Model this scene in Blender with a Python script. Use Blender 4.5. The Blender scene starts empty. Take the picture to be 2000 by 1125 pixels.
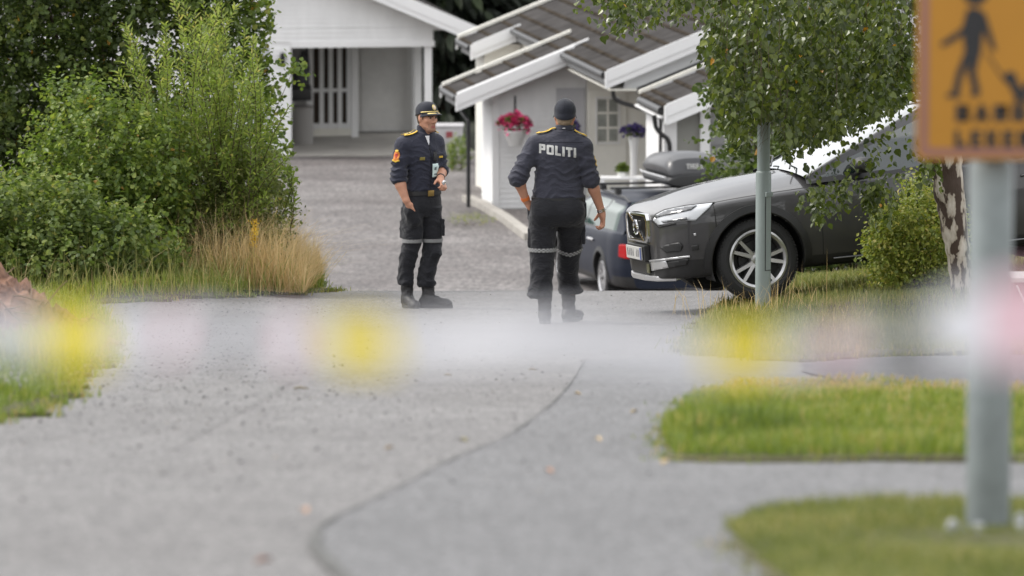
import bpy, bmesh, math, random
import numpy as np
from mathutils import Vector, Matrix
from mathutils.bvhtree import BVHTree
from mathutils.geometry import delaunay_2d_cdt
import openvdb

random.seed(7)
rng = np.random.default_rng(11)
R = math.radians
SC = bpy.context.scene
COL = SC.collection

# ------------------------------------------------------------------ camera
FPX = 11111.0                       # focal length in pixels of the 2000 px wide photograph (200 mm lens)
TILT = math.atan(1262.5 / FPX)
CAM = np.array([0.0, 0.0, 5.5])
cam_data = bpy.data.cameras.new('camera')
cam = bpy.data.objects.new('camera', cam_data)
COL.objects.link(cam)
cam.location = CAM
cam.rotation_euler = (math.pi / 2 - TILT, 0, 0)
cam_data.sensor_width = 36.0
cam_data.lens = 200.0
cam_data.clip_start = 0.5
cam_data.clip_end = 1500
cam_data.dof.use_dof = True
cam_data.dof.focus_distance = 47.5
cam_data.dof.aperture_fstop = 3.9
SC.camera = cam

# ------------------------------------------------------------------ world, sun, exposure
SUN_EL, SUN_AZ = R(50), R(-72)      # azimuth measured from +Y towards +X
world = bpy.data.worlds.new('World')
SC.world = world
world.use_nodes = True
wn = world.node_tree.nodes
wl = world.node_tree.links
wn.clear()
w_out = wn.new('ShaderNodeOutputWorld')
w_bg = wn.new('ShaderNodeBackground')
w_sky = wn.new('ShaderNodeTexSky')
w_sky.sky_type = 'NISHITA'
w_sky.sun_disc = False
w_sky.sun_elevation = SUN_EL
w_sky.sun_rotation = SUN_AZ
w_sky.air_density = 1.0
w_sky.dust_density = 4.0
w_hsv = wn.new('ShaderNodeHueSaturation')
w_hsv.inputs['Saturation'].default_value = 0.22
w_hsv.inputs['Value'].default_value = 1.0
# thin even cloud cover over the whole sky
w_mix = wn.new('ShaderNodeMix')
w_mix.data_type = 'RGBA'
w_mix.inputs['Factor'].default_value = 0.62
w_mix.inputs['B'].default_value = (10.2, 10.3, 10.6, 1)
w_bg.inputs['Strength'].default_value = 0.12
# soft uneven cloud
w_tc = wn.new('ShaderNodeTexCoord')
w_cl = wn.new('ShaderNodeTexNoise')
w_cl.inputs['Scale'].default_value = 2.6
w_cl.inputs['Detail'].default_value = 5
w_cl.inputs['Distortion'].default_value = 0.5
w_rp = wn.new('ShaderNodeValToRGB')
w_rp.color_ramp.elements[0].position = 0.36
w_rp.color_ramp.elements[0].color = (6.0, 6.2, 6.6, 1)
w_rp.color_ramp.elements[1].position = 0.64
w_rp.color_ramp.elements[1].color = (14.5, 14.4, 14.3, 1)
wl.new(w_tc.outputs['Generated'], w_cl.inputs['Vector'])
wl.new(w_cl.outputs['Fac'], w_rp.inputs['Fac'])
wl.new(w_rp.outputs[0], w_mix.inputs['B'])
wl.new(w_sky.outputs[0], w_hsv.inputs['Color'])
wl.new(w_hsv.outputs[0], w_mix.inputs['A'])
wl.new(w_mix.outputs['Result'], w_bg.inputs['Color'])
wl.new(w_bg.outputs[0], w_out.inputs['Surface'])

sun_data = bpy.data.lights.new('sun', 'SUN')
sun_data.energy = 1.5
sun_data.angle = R(14)
sun_data.color = (1.0, 0.95, 0.88)
sun = bpy.data.objects.new('sun', sun_data)
COL.objects.link(sun)
sd = Vector((math.sin(SUN_AZ) * math.cos(SUN_EL), math.cos(SUN_AZ) * math.cos(SUN_EL), math.sin(SUN_EL)))
sun.rotation_euler = (-sd).to_track_quat('-Z', 'Y').to_euler()
sun.location = (-20, 0, 40)

SC.view_settings.view_transform = 'Standard'
SC.view_settings.look = 'None'
SC.view_settings.exposure = 0.74
SC.view_settings.gamma = 1.0
SC.view_settings.use_curve_mapping = False
SC.render.engine = 'CYCLES'
SC.cycles.use_denoising = True
SC.cycles.max_bounces = 7
SC.cycles.diffuse_bounces = 4
SC.cycles.glossy_bounces = 4
SC.cycles.transmission_bounces = 6
SC.cycles.transparent_max_bounces = 8
SC.cycles.caustics_reflective = False
SC.cycles.caustics_refractive = False

# ------------------------------------------------------------------ geometry of the view
_F = np.array([0, math.cos(TILT), -math.sin(TILT)])
_U = np.array([0, math.sin(TILT), math.cos(TILT)])
_X = np.array([1.0, 0, 0])

def ray(px, py):
    return _F + _X * (px - 1000) / FPX + _U * (562.5 - py) / FPX

def P(px, py, Y):
    """World point seen at a photograph pixel, at ground distance Y."""
    d = ray(px, py)
    return CAM + d * (Y / d[1])

# ------------------------------------------------------------------ terrain
_ty = np.array([-30., 0, 16.2, 30, 46, 50, 54, 56, 58, 62, 80, 97, 115, 135, 170, 260])
_tz = np.array([5.2, 4.45, 2.94, 1.57, -0.02, -0.36, -0.70, -0.89, -1.12, -1.65, -3.72, -4.14, -4.84, -5.0, -5.0, -5.0])
_fy = np.arange(-30, 260.01, 0.25)
_fz = np.interp(_fy, _ty, _tz)
_k = np.hanning(9); _k /= _k.sum()
_fz = np.convolve(np.pad(_fz, 4, mode='edge'), _k, 'valid')

def sstep(a, b, x):
    t = np.clip((np.asarray(x, float) - a) / (b - a), 0, 1)
    return t * t * (3 - 2 * t)

def T(x, y):
    x = np.asarray(x, float); y = np.asarray(y, float)
    z = np.interp(y, _fy, _fz)
    # parking place on the right: flatter, rising to the right
    z = z + (0.095 * np.clip(x - 2.2, 0, 5) + 0.07 * sstep(1.7, 2.4, x)) * sstep(43, 46.5, y) * (1 - sstep(52, 57, y))
    # ground under the hedge on the left
    z = z + 0.10 * sstep(-1.9, -3.5, x) * sstep(50, 53, y) * (1 - sstep(58, 66, y))
    return z

def G(px, py):
    """Point of the terrain seen at a photograph pixel."""
    d = ray(px, py)
    ts = np.linspace(8, 200, 4000)
    pts = CAM[None] + ts[:, None] * d[None]
    below = pts[:, 2] < T(pts[:, 0], pts[:, 1])
    i = int(np.argmax(below))
    return pts[i]

# ------------------------------------------------------------------ object helpers
def link(o, parent=None):
    COL.objects.link(o)
    if parent is not None:
        o.parent = parent
    return o

def tag(o, label=None, cat=None, group=None, kind=None):
    if label: o['label'] = label
    if cat: o['category'] = cat
    if group: o['group'] = group
    if kind: o['kind'] = kind
    return o

def empty(name, loc=(0, 0, 0), label=None, cat=None, group=None, rotz=0.0):
    o = bpy.data.objects.new(name, None)
    o.empty_display_size = 0.2
    o.location = loc
    o.rotation_euler = (0, 0, rotz)
    link(o)
    return tag(o, label, cat, group)

def npmesh(name, V, Fs, mats, parent=None, smooth=True, sharp=None, attr=None, mi=None):
    """V (n,3); Fs (m,k) array or list of tuples."""
    me = bpy.data.meshes.new(name)
    V = np.asarray(V, np.float32)
    if isinstance(Fs, np.ndarray):
        k = Fs.shape[1]; m = Fs.shape[0]
        me.vertices.add(len(V)); me.vertices.foreach_set('co', V.ravel())
        me.loops.add(m * k); me.loops.foreach_set('vertex_index', Fs.astype(np.int32).ravel())
        me.polygons.add(m)
        me.polygons.foreach_set('loop_start', np.arange(0, m * k, k, dtype=np.int32))
    else:
        me.from_pydata([tuple(map(float, v)) for v in V], [], [tuple(map(int, f)) for f in Fs])
    if not isinstance(mats, (list, tuple)): mats = [mats]
    for m_ in mats: me.materials.append(m_)
    if mi is not None:
        me.polygons.foreach_set('material_index', np.asarray(mi, np.int32))
    if attr is not None:
        a = me.attributes.new('var', 'FLOAT', 'POINT')
        a.data.foreach_set('value', np.asarray(attr, np.float32))
    me.update(calc_edges=True)
    me.validate()
    me.polygons.foreach_set('use_smooth', np.full(len(me.polygons), bool(smooth)))
    if sharp is not None and smooth:
        me.set_sharp_from_angle(angle=R(sharp))
    o = bpy.data.objects.new(name, me)
    return link(o, parent)

class MB:
    """Collects simple shapes and links them as one mesh object."""
    def __init__(s): s.v = []; s.f = []; s.m = []
    def add(s, V, Fs, m=0):
        n = len(s.v)
        s.v += [tuple(map(float, p)) for p in V]
        s.f += [tuple(int(i) + n for i in f) for f in Fs]
        s.m += [m] * len(Fs)
        return s
    def hexa(s, c8, m=0):
        return s.add(c8, [(0, 3, 2, 1), (4, 5, 6, 7), (0, 1, 5, 4), (1, 2, 6, 5), (2, 3, 7, 6), (3, 0, 4, 7)], m)
    def box(s, lo, hi, m=0, M=None):
        (a, b, c), (d, e, f) = lo, hi
        V = [(a, b, c), (d, b, c), (d, e, c), (a, e, c), (a, b, f), (d, b, f), (d, e, f), (a, e, f)]
        if M is not None: V = [M @ Vector(p) for p in V]
        return s.hexa(V, m)
    def cbox(s, c, size, m=0, M=None):
        c = Vector(c); h = Vector(size) / 2
        lo, hi = -h, h
        M2 = Matrix.Translation(c) @ (M.to_4x4() if M is not None else Matrix.Identity(4))
        return s.box(lo, hi, m, M2)
    def tube(s, pts, r, n=10, m=0, cap=True):
        pts = [Vector(p) for p in pts]
        rs = r if isinstance(r, (list, tuple)) else [r] * len(pts)
        V = []; Fs = []
        prev = None
        for i, p in enumerate(pts):
            t = (pts[min(i + 1, len(pts) - 1)] - pts[max(i - 1, 0)])
            if t.length < 1e-9: t = Vector((0, 0, 1))
            t.normalize()
            if prev is None:
                a = t.orthogonal().normalized()
            else:
                a = (prev - t * prev.dot(t))
                a = a.normalized() if a.length > 1e-6 else t.orthogonal().normalized()
            prev = a
            b = t.cross(a)
            for k in range(n):
                w = 2 * math.pi * k / n
                V.append(p + (a * math.cos(w) + b * math.sin(w)) * rs[i])
        for i in range(len(pts) - 1):
            for k in range(n):
                k2 = (k + 1) % n
                Fs.append((i * n + k, i * n + k2, (i + 1) * n + k2, (i + 1) * n + k))
        if cap:
            Fs.append(tuple(range(n - 1, -1, -1)))
            Fs.append(tuple((len(pts) - 1) * n + k for k in range(n)))
        return s.add(V, Fs, m)
    def prism(s, poly, f, d0, d1, m=0):
        """poly: 2-d points; f(a, b, d) -> 3-d point."""
        n = len(poly)
        V = [f(a, b, d0) for a, b in poly] + [f(a, b, d1) for a, b in poly]
        Fs = [tuple(range(n - 1, -1, -1)), tuple(range(n, 2 * n))]
        Fs += [(i, (i + 1) % n, n + (i + 1) % n, n + i) for i in range(n)]
        return s.add(V, Fs, m)
    def lathe(s, prof, n=24, m=0, M=None, axis='z'):
        V = []; Fs = []
        for r, h in prof:
            for k in range(n):
                w = 2 * math.pi * k / n
                p = Vector((r * math.cos(w), r * math.sin(w), h)) if axis == 'z' else Vector((r * math.cos(w), h, r * math.sin(w)))
                V.append(M @ p if M is not None else p)
        for i in range(len(prof) - 1):
            for k in range(n):
                k2 = (k + 1) % n
                Fs.append((i * n + k, i * n + k2, (i + 1) * n + k2, (i + 1) * n + k))
        return s.add(V, Fs, m)
    def build(s, name, mats, parent=None, smooth=True, sharp=35, bevel=0.0, fixn=True):
        if not isinstance(mats, (list, tuple)): mats = [mats]
        me = bpy.data.meshes.new(name)
        me.from_pydata(s.v, [], s.f)
        for x in mats: me.materials.append(x)
        me.polygons.foreach_set('material_index', np.asarray(s.m, np.int32))
        if fixn or bevel:
            bm = bmesh.new(); bm.from_mesh(me)
            if fixn: bmesh.ops.recalc_face_normals(bm, faces=bm.faces)
            if bevel:
                es = [e for e in bm.edges if len(e.link_faces) == 2 and e.calc_face_angle(0) > R(40)]
                bmesh.ops.bevel(bm, geom=es, offset=bevel, segments=2, affect='EDGES', profile=0.6, clamp_overlap=True)
            bm.to_mesh(me); bm.free()
        me.update()
        me.polygons.foreach_set('use_smooth', np.full(len(me.polygons), bool(smooth)))
        if smooth: me.set_sharp_from_angle(angle=R(sharp))
        o = bpy.data.objects.new(name, me)
        return link(o, parent)

# ------------------------------------------------------------------ materials
def srgb(r, g, b):
    f = lambda c: ((c / 255 + 0.055) / 1.055) ** 2.4 if c > 10 else c / 255 / 12.92
    return (f(r), f(g), f(b))

def mat(name, col, rough=0.6, metal=0.0, var=0.0, vscale=3.0, bump=0.0, bscale=40.0, spec=0.5, coat=0.0, sheen=0.0, stretch=None, var2=None, emit=None):
    m = bpy.data.materials.new(name)
    m.use_nodes = True
    nt = m.node_tree; n = nt.nodes; l = nt.links
    b = n['Principled BSDF']
    b.inputs['Base Color'].default_value = (*col, 1)
    b.inputs['Roughness'].default_value = rough
    b.inputs['Metallic'].default_value = metal
    b.inputs['Specular IOR Level'].default_value = spec
    b.inputs['Coat Weight'].default_value = coat
    b.inputs['Coat Roughness'].default_value = 0.03
    if sheen:
        b.inputs['Sheen Weight'].default_value = sheen
        b.inputs['Sheen Roughness'].default_value = 0.5
    tc = n.new('ShaderNodeTexCoord')
    src = tc.outputs['Object']
    if stretch:
        mp = n.new('ShaderNodeMapping')
        mp.inputs['Scale'].default_value = stretch
        l.new(src, mp.inputs['Vector']); src = mp.outputs[0]
    if var:
        t = n.new('ShaderNodeTexNoise')
        t.inputs['Scale'].default_value = vscale
        t.inputs['Detail'].default_value = 6
        t.inputs['Roughness'].default_value = 0.62
        l.new(src, t.inputs['Vector'])
        r = n.new('ShaderNodeValToRGB')
        r.color_ramp.elements[0].position = 0.32
        r.color_ramp.elements[1].position = 0.68
        lo = tuple(c * (1 - var) for c in col); hi = tuple(min(1, c * (1 + var)) for c in col)
        if var2: hi = var2
        r.color_ramp.elements[0].color = (*lo, 1)
        r.color_ramp.elements[1].color = (*hi, 1)
        l.new(t.outputs['Fac'], r.inputs['Fac'])
        l.new(r.outputs[0], b.inputs['Base Color'])
    if bump:
        t = n.new('ShaderNodeTexNoise')
        t.inputs['Scale'].default_value = bscale
        t.inputs['Detail'].default_value = 5
        l.new(src, t.inputs['Vector'])
        bp = n.new('ShaderNodeBump')
        bp.inputs['Strength'].default_value = bump
        bp.inputs['Distance'].default_value = 0.02
        l.new(t.outputs['Fac'], bp.inputs['Height'])
        l.new(bp.outputs[0], b.inputs['Normal'])
    return m

def leaf_mat(name, stops, rough=0.5, trans=0.35):
    """Leaf colour runs through stops by the per-leaf value 'var'; some light passes through."""
    m = bpy.data.materials.new(name)
    m.use_nodes = True
    nt = m.node_tree; n = nt.nodes; l = nt.links
    b = n['Principled BSDF']
    b.inputs['Roughness'].default_value = rough
    b.inputs['Specular IOR Level'].default_value = 0.45
    at = n.new('ShaderNodeAttribute'); at.attribute_name = 'var'
    r = n.new('ShaderNodeValToRGB')
    cr = r.color_ramp
    while len(cr.elements) < len(stops): cr.elements.new(0.5)
    for e, (p_, c) in zip(cr.elements, stops):
        e.position = p_; e.color = (*c, 1)
    l.new(at.outputs['Fac'], r.inputs['Fac'])
    l.new(r.outputs[0], b.inputs['Base Color'])
    tr = n.new('ShaderNodeBsdfTranslucent')
    g = n.new('ShaderNodeHueSaturation')
    g.inputs['Value'].default_value = 1.3
    g.inputs['Saturation'].default_value = 1.1
    l.new(r.outputs[0], g.inputs['Color'])
    l.new(g.outputs[0], tr.inputs['Color'])
    mx = n.new('ShaderNodeMixShader')
    mx.inputs[0].default_value = trans
    l.new(b.outputs[0], mx.inputs[1]); l.new(tr.outputs[0], mx.inputs[2])
    l.new(mx.outputs[0], n['Material Output'].inputs['Surface'])
    return m

WHITE = mat('white_paint', (0.76, 0.76, 0.76), 0.5, var=0.07, vscale=2.5, stretch=(1, 1, .35))
WHITE2 = mat('white_trim', (0.80, 0.80, 0.80), 0.45, var=0.02)
CREAM = mat('cream_paint', (0.79, 0.77, 0.70), 0.5, var=0.04)
GREYP = mat('grey_paint', (0.20, 0.20, 0.20), 0.55, var=0.06)
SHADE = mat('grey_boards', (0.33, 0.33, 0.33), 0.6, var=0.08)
DARK = mat('dark_void', (0.012, 0.012, 0.012), 0.8)
BLACKP = mat('black_plastic', (0.018, 0.018, 0.019), 0.45, bump=0.05, bscale=200)
BLACKM = mat('black_metal', (0.015, 0.015, 0.016), 0.4)
ROOFM = mat('roof_sheet', (0.060, 0.057, 0.056), 0.95, var=0.28, vscale=2.0, bump=0.2, bscale=30, spec=0.0)
RUST = mat('roof_lap', (0.046, 0.039, 0.032), 0.95, var=0.5, vscale=4, spec=0.0)
CONC = mat('concrete', (0.34, 0.32, 0.29), 0.85, var=0.15, vscale=2, bump=0.2)
GALV = mat('galvanised_steel', (0.185, 0.21, 0.21), 0.5, metal=0.25, var=0.14, vscale=9)
CHROME = mat('chrome', (0.75, 0.75, 0.76), 0.12, metal=1.0)
GLASSD = mat('dark_glass', (0.012, 0.016, 0.016), 0.03, spec=1.0)
BARKW = None
# ================================================================== GROUND
def asphalt_mat(name, base, light, dark_amt=0.25, fine=90.0, stretch_y=0.16):
    m = bpy.data.materials.new(name); m.use_nodes = True
    nt = m.node_tree; n = nt.nodes; l = nt.links
    b = n['Principled BSDF']; b.inputs['Roughness'].default_value = 0.62
    b.inputs['Specular IOR Level'].default_value = 0.5
    tc = n.new('ShaderNodeTexCoord')
    def noise(s, det, rough=0.6, stretch=None):
        t = n.new('ShaderNodeTexNoise'); t.inputs['Scale'].default_value = s; t.inputs['Detail'].default_value = det
        t.inputs['Roughness'].default_value = rough
        if stretch:
            mp = n.new('ShaderNodeMapping'); mp.inputs['Scale'].default_value = stretch
            l.new(tc.outputs['Object'], mp.inputs['Vector']); l.new(mp.outputs[0], t.inputs['Vector'])
        else:
            l.new(tc.outputs['Object'], t.inputs['Vector'])
        return t
    big = noise(0.45, 5); mid = noise(2.2, 8, 0.75, (1, 2.2, 1)); fin = noise(fine * .62, 5, 0.8, (1, stretch_y, 1))
    r1 = n.new('ShaderNodeValToRGB')
    r1.color_ramp.elements[0].position = 0.35; r1.color_ramp.elements[1].position = 0.65
    r1.color_ramp.elements[0].color = (*base, 1); r1.color_ramp.elements[1].color = (*light, 1)
    l.new(big.outputs['Fac'], r1.inputs['Fac'])
    mx = n.new('ShaderNodeMix'); mx.data_type = 'RGBA'; mx.blend_type = 'MULTIPLY'; mx.inputs['Factor'].default_value = 1
    r2 = n.new('ShaderNodeValToRGB')
    r2.color_ramp.elements[0].position = 0.30; r2.color_ramp.elements[1].position = 0.62
    r2.color_ramp.elements[0].color = (1 - dark_amt,) * 3 + (1,); r2.color_ramp.elements[1].color = (1.06, 1.06, 1.06, 1)
    l.new(mid.outputs['Fac'], r2.inputs['Fac'])
    l.new(r1.outputs[0], mx.inputs['A']); l.new(r2.outputs[0], mx.inputs['B'])
    coarse = noise(15.0, 4, 0.7, (1, .10, 1))
    rc = n.new('ShaderNodeValToRGB')
    rc.color_ramp.elements[0].position = 0.36; rc.color_ramp.elements[1].position = 0.60
    rc.color_ramp.elements[0].color = (0.82, 0.82, 0.82, 1); rc.color_ramp.elements[1].color = (1.08, 1.08, 1.08, 1)
    l.new(coarse.outputs['Fac'], rc.inputs['Fac'])
    mx1 = n.new('ShaderNodeMix'); mx1.data_type = 'RGBA'; mx1.blend_type = 'MULTIPLY'; mx1.inputs['Factor'].default_value = 1
    l.new(mx.outputs['Result'], mx1.inputs['A']); l.new(rc.outputs[0], mx1.inputs['B'])
    mx = mx1
    mx2 = n.new('ShaderNodeMix'); mx2.data_type = 'RGBA'; mx2.blend_type = 'MULTIPLY'; mx2.inputs['Factor'].default_value = 1
    r3 = n.new('ShaderNodeValToRGB')
    r3.color_ramp.elements[0].position = 0.40; r3.color_ramp.elements[1].position = 0.58
    r3.color_ramp.elements[0].color = (0.42, 0.42, 0.42, 1); r3.color_ramp.elements[1].color = (1.30, 1.30, 1.30, 1)
    l.new(fin.outputs['Fac'], r3.inputs['Fac'])
    l.new(mx.outputs['Result'], mx2.inputs['A']); l.new(r3.outputs[0], mx2.inputs['B'])
    l.new(mx2.outputs['Result'], b.inputs['Base Color'])
    bp = n.new('ShaderNodeBump'); bp.inputs['Strength'].default_value = 0.5; bp.inputs['Distance'].default_value = 0.012
    l.new(fin.outputs['Fac'], bp.inputs['Height']); l.new(bp.outputs[0], b.inputs['Normal'])
    return m

ASPH = asphalt_mat('asphalt', (0.128, 0.121, 0.118), (0.168, 0.161, 0.158), 0.18)
ASPH2 = asphalt_mat('asphalt_patch', (0.108, 0.107, 0.109), (0.134, 0.133, 0.136), 0.15)
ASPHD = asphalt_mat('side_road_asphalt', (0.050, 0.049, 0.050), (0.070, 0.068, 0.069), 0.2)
GRAVEL = asphalt_mat('gravel', (0.105, 0.090, 0.086), (0.190, 0.174, 0.168), 0.42, 22.0, 0.3)
SOILG = mat('turf_soil', (0.060, 0.066, 0.026), 0.95, var=0.45, vscale=6, var2=(0.12, 0.11, 0.05), bump=0.8, bscale=25)
FOREST = mat('forest_floor', (0.022, 0.026, 0.014), 0.95, var=0.5, vscale=1.0, bump=0.5, bscale=8)
SEAM = mat('tar_seam', (0.055, 0.054, 0.048), 0.6, var=0.3, vscale=8)

def grid_sheet(name, x0, x1, y0, y1, sx, sy, zoff, m, label=None, kind='structure'):
    xs = np.arange(x0, x1 + 1e-6, sx); ys = np.arange(y0, y1 + 1e-6, sy)
    X, Y = np.meshgrid(xs, ys)
    V = np.stack([X, Y, T(X, Y) + zoff], -1).reshape(-1, 3)
    nx = len(xs); ny = len(ys)
    i = np.arange(ny - 1)[:, None] * nx + np.arange(nx - 1)[None]
    F = np.stack([i, i + 1, i + nx + 1, i + nx], -1).reshape(-1, 4)
    o = npmesh(name, V, F, m)
    return tag(o, label, None, None, kind)

def densify(pts, step, jit=0.0, closed=True):
    out = []
    n = len(pts)
    for i in range(n if closed else n - 1):
        a = np.array(pts[i], float); b = np.array(pts[(i + 1) % n], float)
        k = max(1, int(np.linalg.norm(b - a) / step))
        for j in range(k):
            out.append(a + (b - a) * j / k)
    if not closed: out.append(np.array(pts[-1], float))
    out = np.array(out)
    if jit: out = out + rng.normal(0, jit, out.shape)
    return out

def inside(poly, x, y):
    poly = np.asarray(poly); x = np.asarray(x); y = np.asarray(y)
    c = np.zeros(x.shape, bool)
    j = len(poly) - 1
    for i in range(len(poly)):
        xi, yi = poly[i]; xj, yj = poly[j]
        if yi != yj:
            c ^= ((yi > y) != (yj > y)) & (x < (xj - xi) * (y - yi) / (yj - yi) + xi)
        j = i
    return c

def poly_sheet(name, pts, step, zfun, m, jit=0.0, inner=0.5, kind='structure', label=None, skirt=0.0, wob=0.0):
    """A sheet over the terrain with the given outline (ground x, y)."""
    B = densify(pts, step, jit)
    if wob:
        ph = np.cumsum(np.r_[0, np.linalg.norm(np.diff(B, axis=0), axis=1)])
        B = B + wob * np.column_stack([np.sin(ph * 3.1 + 1) + .7 * np.sin(ph * 7.7), 2.2 * np.sin(ph * 2.3 + 2) + 1.3 * np.sin(ph * 6.1)])
    lo = B.min(0); hi = B.max(0)
    gx, gy = np.meshgrid(np.arange(lo[0], hi[0], inner), np.arange(lo[1], hi[1], inner))
    gx = gx.ravel() + rng.uniform(-.1, .1, gx.size) * inner; gy = gy.ravel() + rng.uniform(-.1, .1, gy.size) * inner
    k = inside(B, gx, gy)
    pts2 = [Vector(p) for p in B] + [Vector(p) for p in np.stack([gx[k], gy[k]], -1)]
    n = len(B)
    vo, eo, fo, *_ = delaunay_2d_cdt(pts2, [(i, (i + 1) % n) for i in range(n)], [], 1, 1e-5)
    V = np.array([(p.x, p.y) for p in vo])
    V = np.column_stack([V, zfun(V[:, 0], V[:, 1])])
    Fs = [tuple(f) for f in fo]
    V = V.tolist()
    if skirt:
        cnt = {}
        for f in Fs:
            for a, b in zip(f, f[1:] + f[:1]):
                cnt[(min(a, b), max(a, b))] = cnt.get((min(a, b), max(a, b)), 0) + 1
        low = {}
        for (a, b), c in cnt.items():
            if c == 1:
                for q in (a, b):
                    if q not in low:
                        low[q] = len(V); V.append([V[q][0], V[q][1], V[q][2] - skirt])
                Fs.append((a, b, low[b], low[a]))
    o = npmesh(name, np.array(V), Fs, m)
    bm = bmesh.new(); bm.from_mesh(o.data); bmesh.ops.recalc_face_normals(bm, faces=bm.faces)
    if sum(f.normal.z * f.calc_area() for f in bm.faces) < 0:
        bmesh.ops.reverse_faces(bm, faces=bm.faces)
    bm.to_mesh(o.data); bm.free()
    tag(o, label, None, None, kind)
    return o, B

def gpx(*pp):
    return [tuple(G(a, b)[:2]) for a, b in pp]

grid_sheet('ground', -90, 90, -28, 258, 1.5, 1.0, -0.10, FOREST)
grid_sheet('road', -12, 13, 1.0, 58.5, 0.5, 0.5, 0.0, ASPH)
grid_sheet('gravel_drive', -14, 12, 57.5, 114.6, 0.5, 0.5, -0.012, GRAVEL)

# newer asphalt on the right of the curved seam
seam_px = [(1142, 705), (1120, 745), (1080, 790), (1040, 822), (988, 858), (930, 880), (868, 908), (800, 945), (720, 985), (650, 1015), (612, 1045), (615, 1075), (650, 1112), (690, 1150)]
seam_xy = gpx(*seam_px)
_sa = np.array(seam_xy); _sp = np.r_[0, np.cumsum(np.linalg.norm(np.diff(_sa, axis=0), axis=1))]
_q = np.linspace(0, _sp[-1], 120)
_sm = np.column_stack([np.interp(_q, _sp, _sa[:, 0]), np.interp(_q, _sp, _sa[:, 1])])
for _ in range(6): _sm[1:-1] = (_sm[:-2] + 2 * _sm[1:-1] + _sm[2:]) / 4
seam_xy = [tuple(p) for p in _sm]
patch_poly = seam_xy + [(1.4, 13.2), (3.0, 15.0), (3.5, 36.0)]
poly_sheet('asphalt_patch', patch_poly, 0.25, lambda x, y: T(x, y) + 0.006, ASPH2, inner=0.6)
# the seam itself: an uneven ribbon of tar and grit
S = densify(seam_xy, 0.10, 0.0, closed=False)
S = S + rng.normal(0, 0.004, S.shape)
tn = np.gradient(S, axis=0); tn /= np.linalg.norm(tn, axis=1)[:, None]
nr = np.stack([-tn[:, 1], tn[:, 0]], -1)
wd = (0.0015 + 0.003 * np.abs(rng.normal(0, 1, len(S))) + 0.018 * sstep(17.6, 15.2, S[:, 1]))[:, None]
A, B_ = S + nr * wd, S - nr * wd
V = np.concatenate([np.column_stack([A, T(A[:, 0], A[:, 1]) + 0.011]), np.column_stack([B_, T(B_[:, 0], B_[:, 1]) + 0.011])])
i = np.arange(len(S) - 1)
o = npmesh('road_seam', V, np.stack([i, i + 1, i + 1 + len(S), i + len(S)], -1), SEAM)
tag(o, 'dark curving tar seam between old and new asphalt', None, None, 'structure')
# hairline crack running across the road, and a second joint further left
for nm, px in (('road_crack', [(300, 700), (700, 703), (1100, 702), (1500, 706), (1880, 712)]), ('road_crack', [(575, 745), (500, 790), (420, 835), (330, 885)])):
    S = densify(gpx(*px), 0.12, 0.012, closed=False)
    w = np.array([0, 1.0]) * 0.008
    if abs(S[0, 0] - S[-1, 0]) < 2.5: w = np.array([0.002, 0.0])
    V = np.concatenate([np.column_stack([S + w, T(S[:, 0] + w[0], S[:, 1] + w[1]) + 0.009]), np.column_stack([S - w, T(S[:, 0] - w[0], S[:, 1] - w[1]) + 0.009])])
    i = np.arange(len(S) - 1)
    tag(npmesh(nm, V, np.stack([i, i + 1, i + 1 + len(S), i + len(S)], -1), SEAM), None, None, None, 'structure')

# dark side road that leaves to the right
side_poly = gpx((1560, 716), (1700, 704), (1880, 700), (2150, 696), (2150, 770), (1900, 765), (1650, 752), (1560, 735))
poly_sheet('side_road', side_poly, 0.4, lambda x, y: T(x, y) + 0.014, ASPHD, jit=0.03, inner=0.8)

OUTL = {}
def turf(name, poly, lift, step=0.15, jit=0.03, m=SOILG, inner=0.35):
    zf = lambda x, y: T(x, y) + lift + 0.012 * np.sin(x * 5.1 + y * 3.3) * np.cos(y * 4.7 - x * 2.0)
    r_ = poly_sheet(name, poly, step, zf, m, jit=jit, inner=inner, skirt=0.03, wob=.022)
    OUTL[id(poly)] = r_[1]
    return r_

isl1 = gpx((1292, 868), (1300, 842), (1335, 815), (1350, 785), (1440, 757), (1700, 748), (1880, 760), (2150, 770), (2150, 905), (1880, 906), (1600, 908), (1400, 906), (1318, 905))
isl2 = gpx((1412, 1050), (1470, 1018), (1560, 1006), (1700, 1004), (2150, 1000)) + [(2.6, 13.0), (0.72, 13.0)]
isl2 = [tuple(p) for p in isl2]
verge_r = gpx((1345, 690), (1370, 650), (1400, 610), (1440, 592), (1480, 586), (1560, 575)) + [(2.6, 51.5), (2.9, 57.5), (12.5, 57.5), (12.5, 36.0)] + gpx((1900, 695), (1700, 700), (1560, 712))
left1 = gpx((-300, 870), (0, 822), (60, 806), (110, 792), (125, 760), (165, 735), (205, 690), (215, 650), (190, 628), (150, 604), (160, 597), (300, 590), (450, 582), (560, 576), (645, 569)) + [(-2.0, 58.4), (-11.8, 58.4), (-11.8, 22.0)]
turf('verge_island', isl1, 0.016, jit=.05)
turf('verge_island', isl2, 0.016, inner=0.25, jit=.03)
turf('grass_verge', verge_r, 0.018, inner=0.5, jit=.06)
turf('grass_verge', left1, 0.018, inner=0.5, jit=.06)
# strip of earth past the crest on which hedge and dry grass stand
left2 = [(-2.0, 57.0), (-2.05, 60.0), (-2.4, 66.0), (-3.6, 74.0), (-12.0, 74.0), (-12.0, 57.0)]
turf('hedge_bank', left2, 0.06, inner=0.8)
right2 = [(3.4, 57.0), (12.5, 57.0), (12.5, 76.0), (5.0, 76.0)]
turf('bank', right2, 0.06, inner=0.8)

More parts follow.
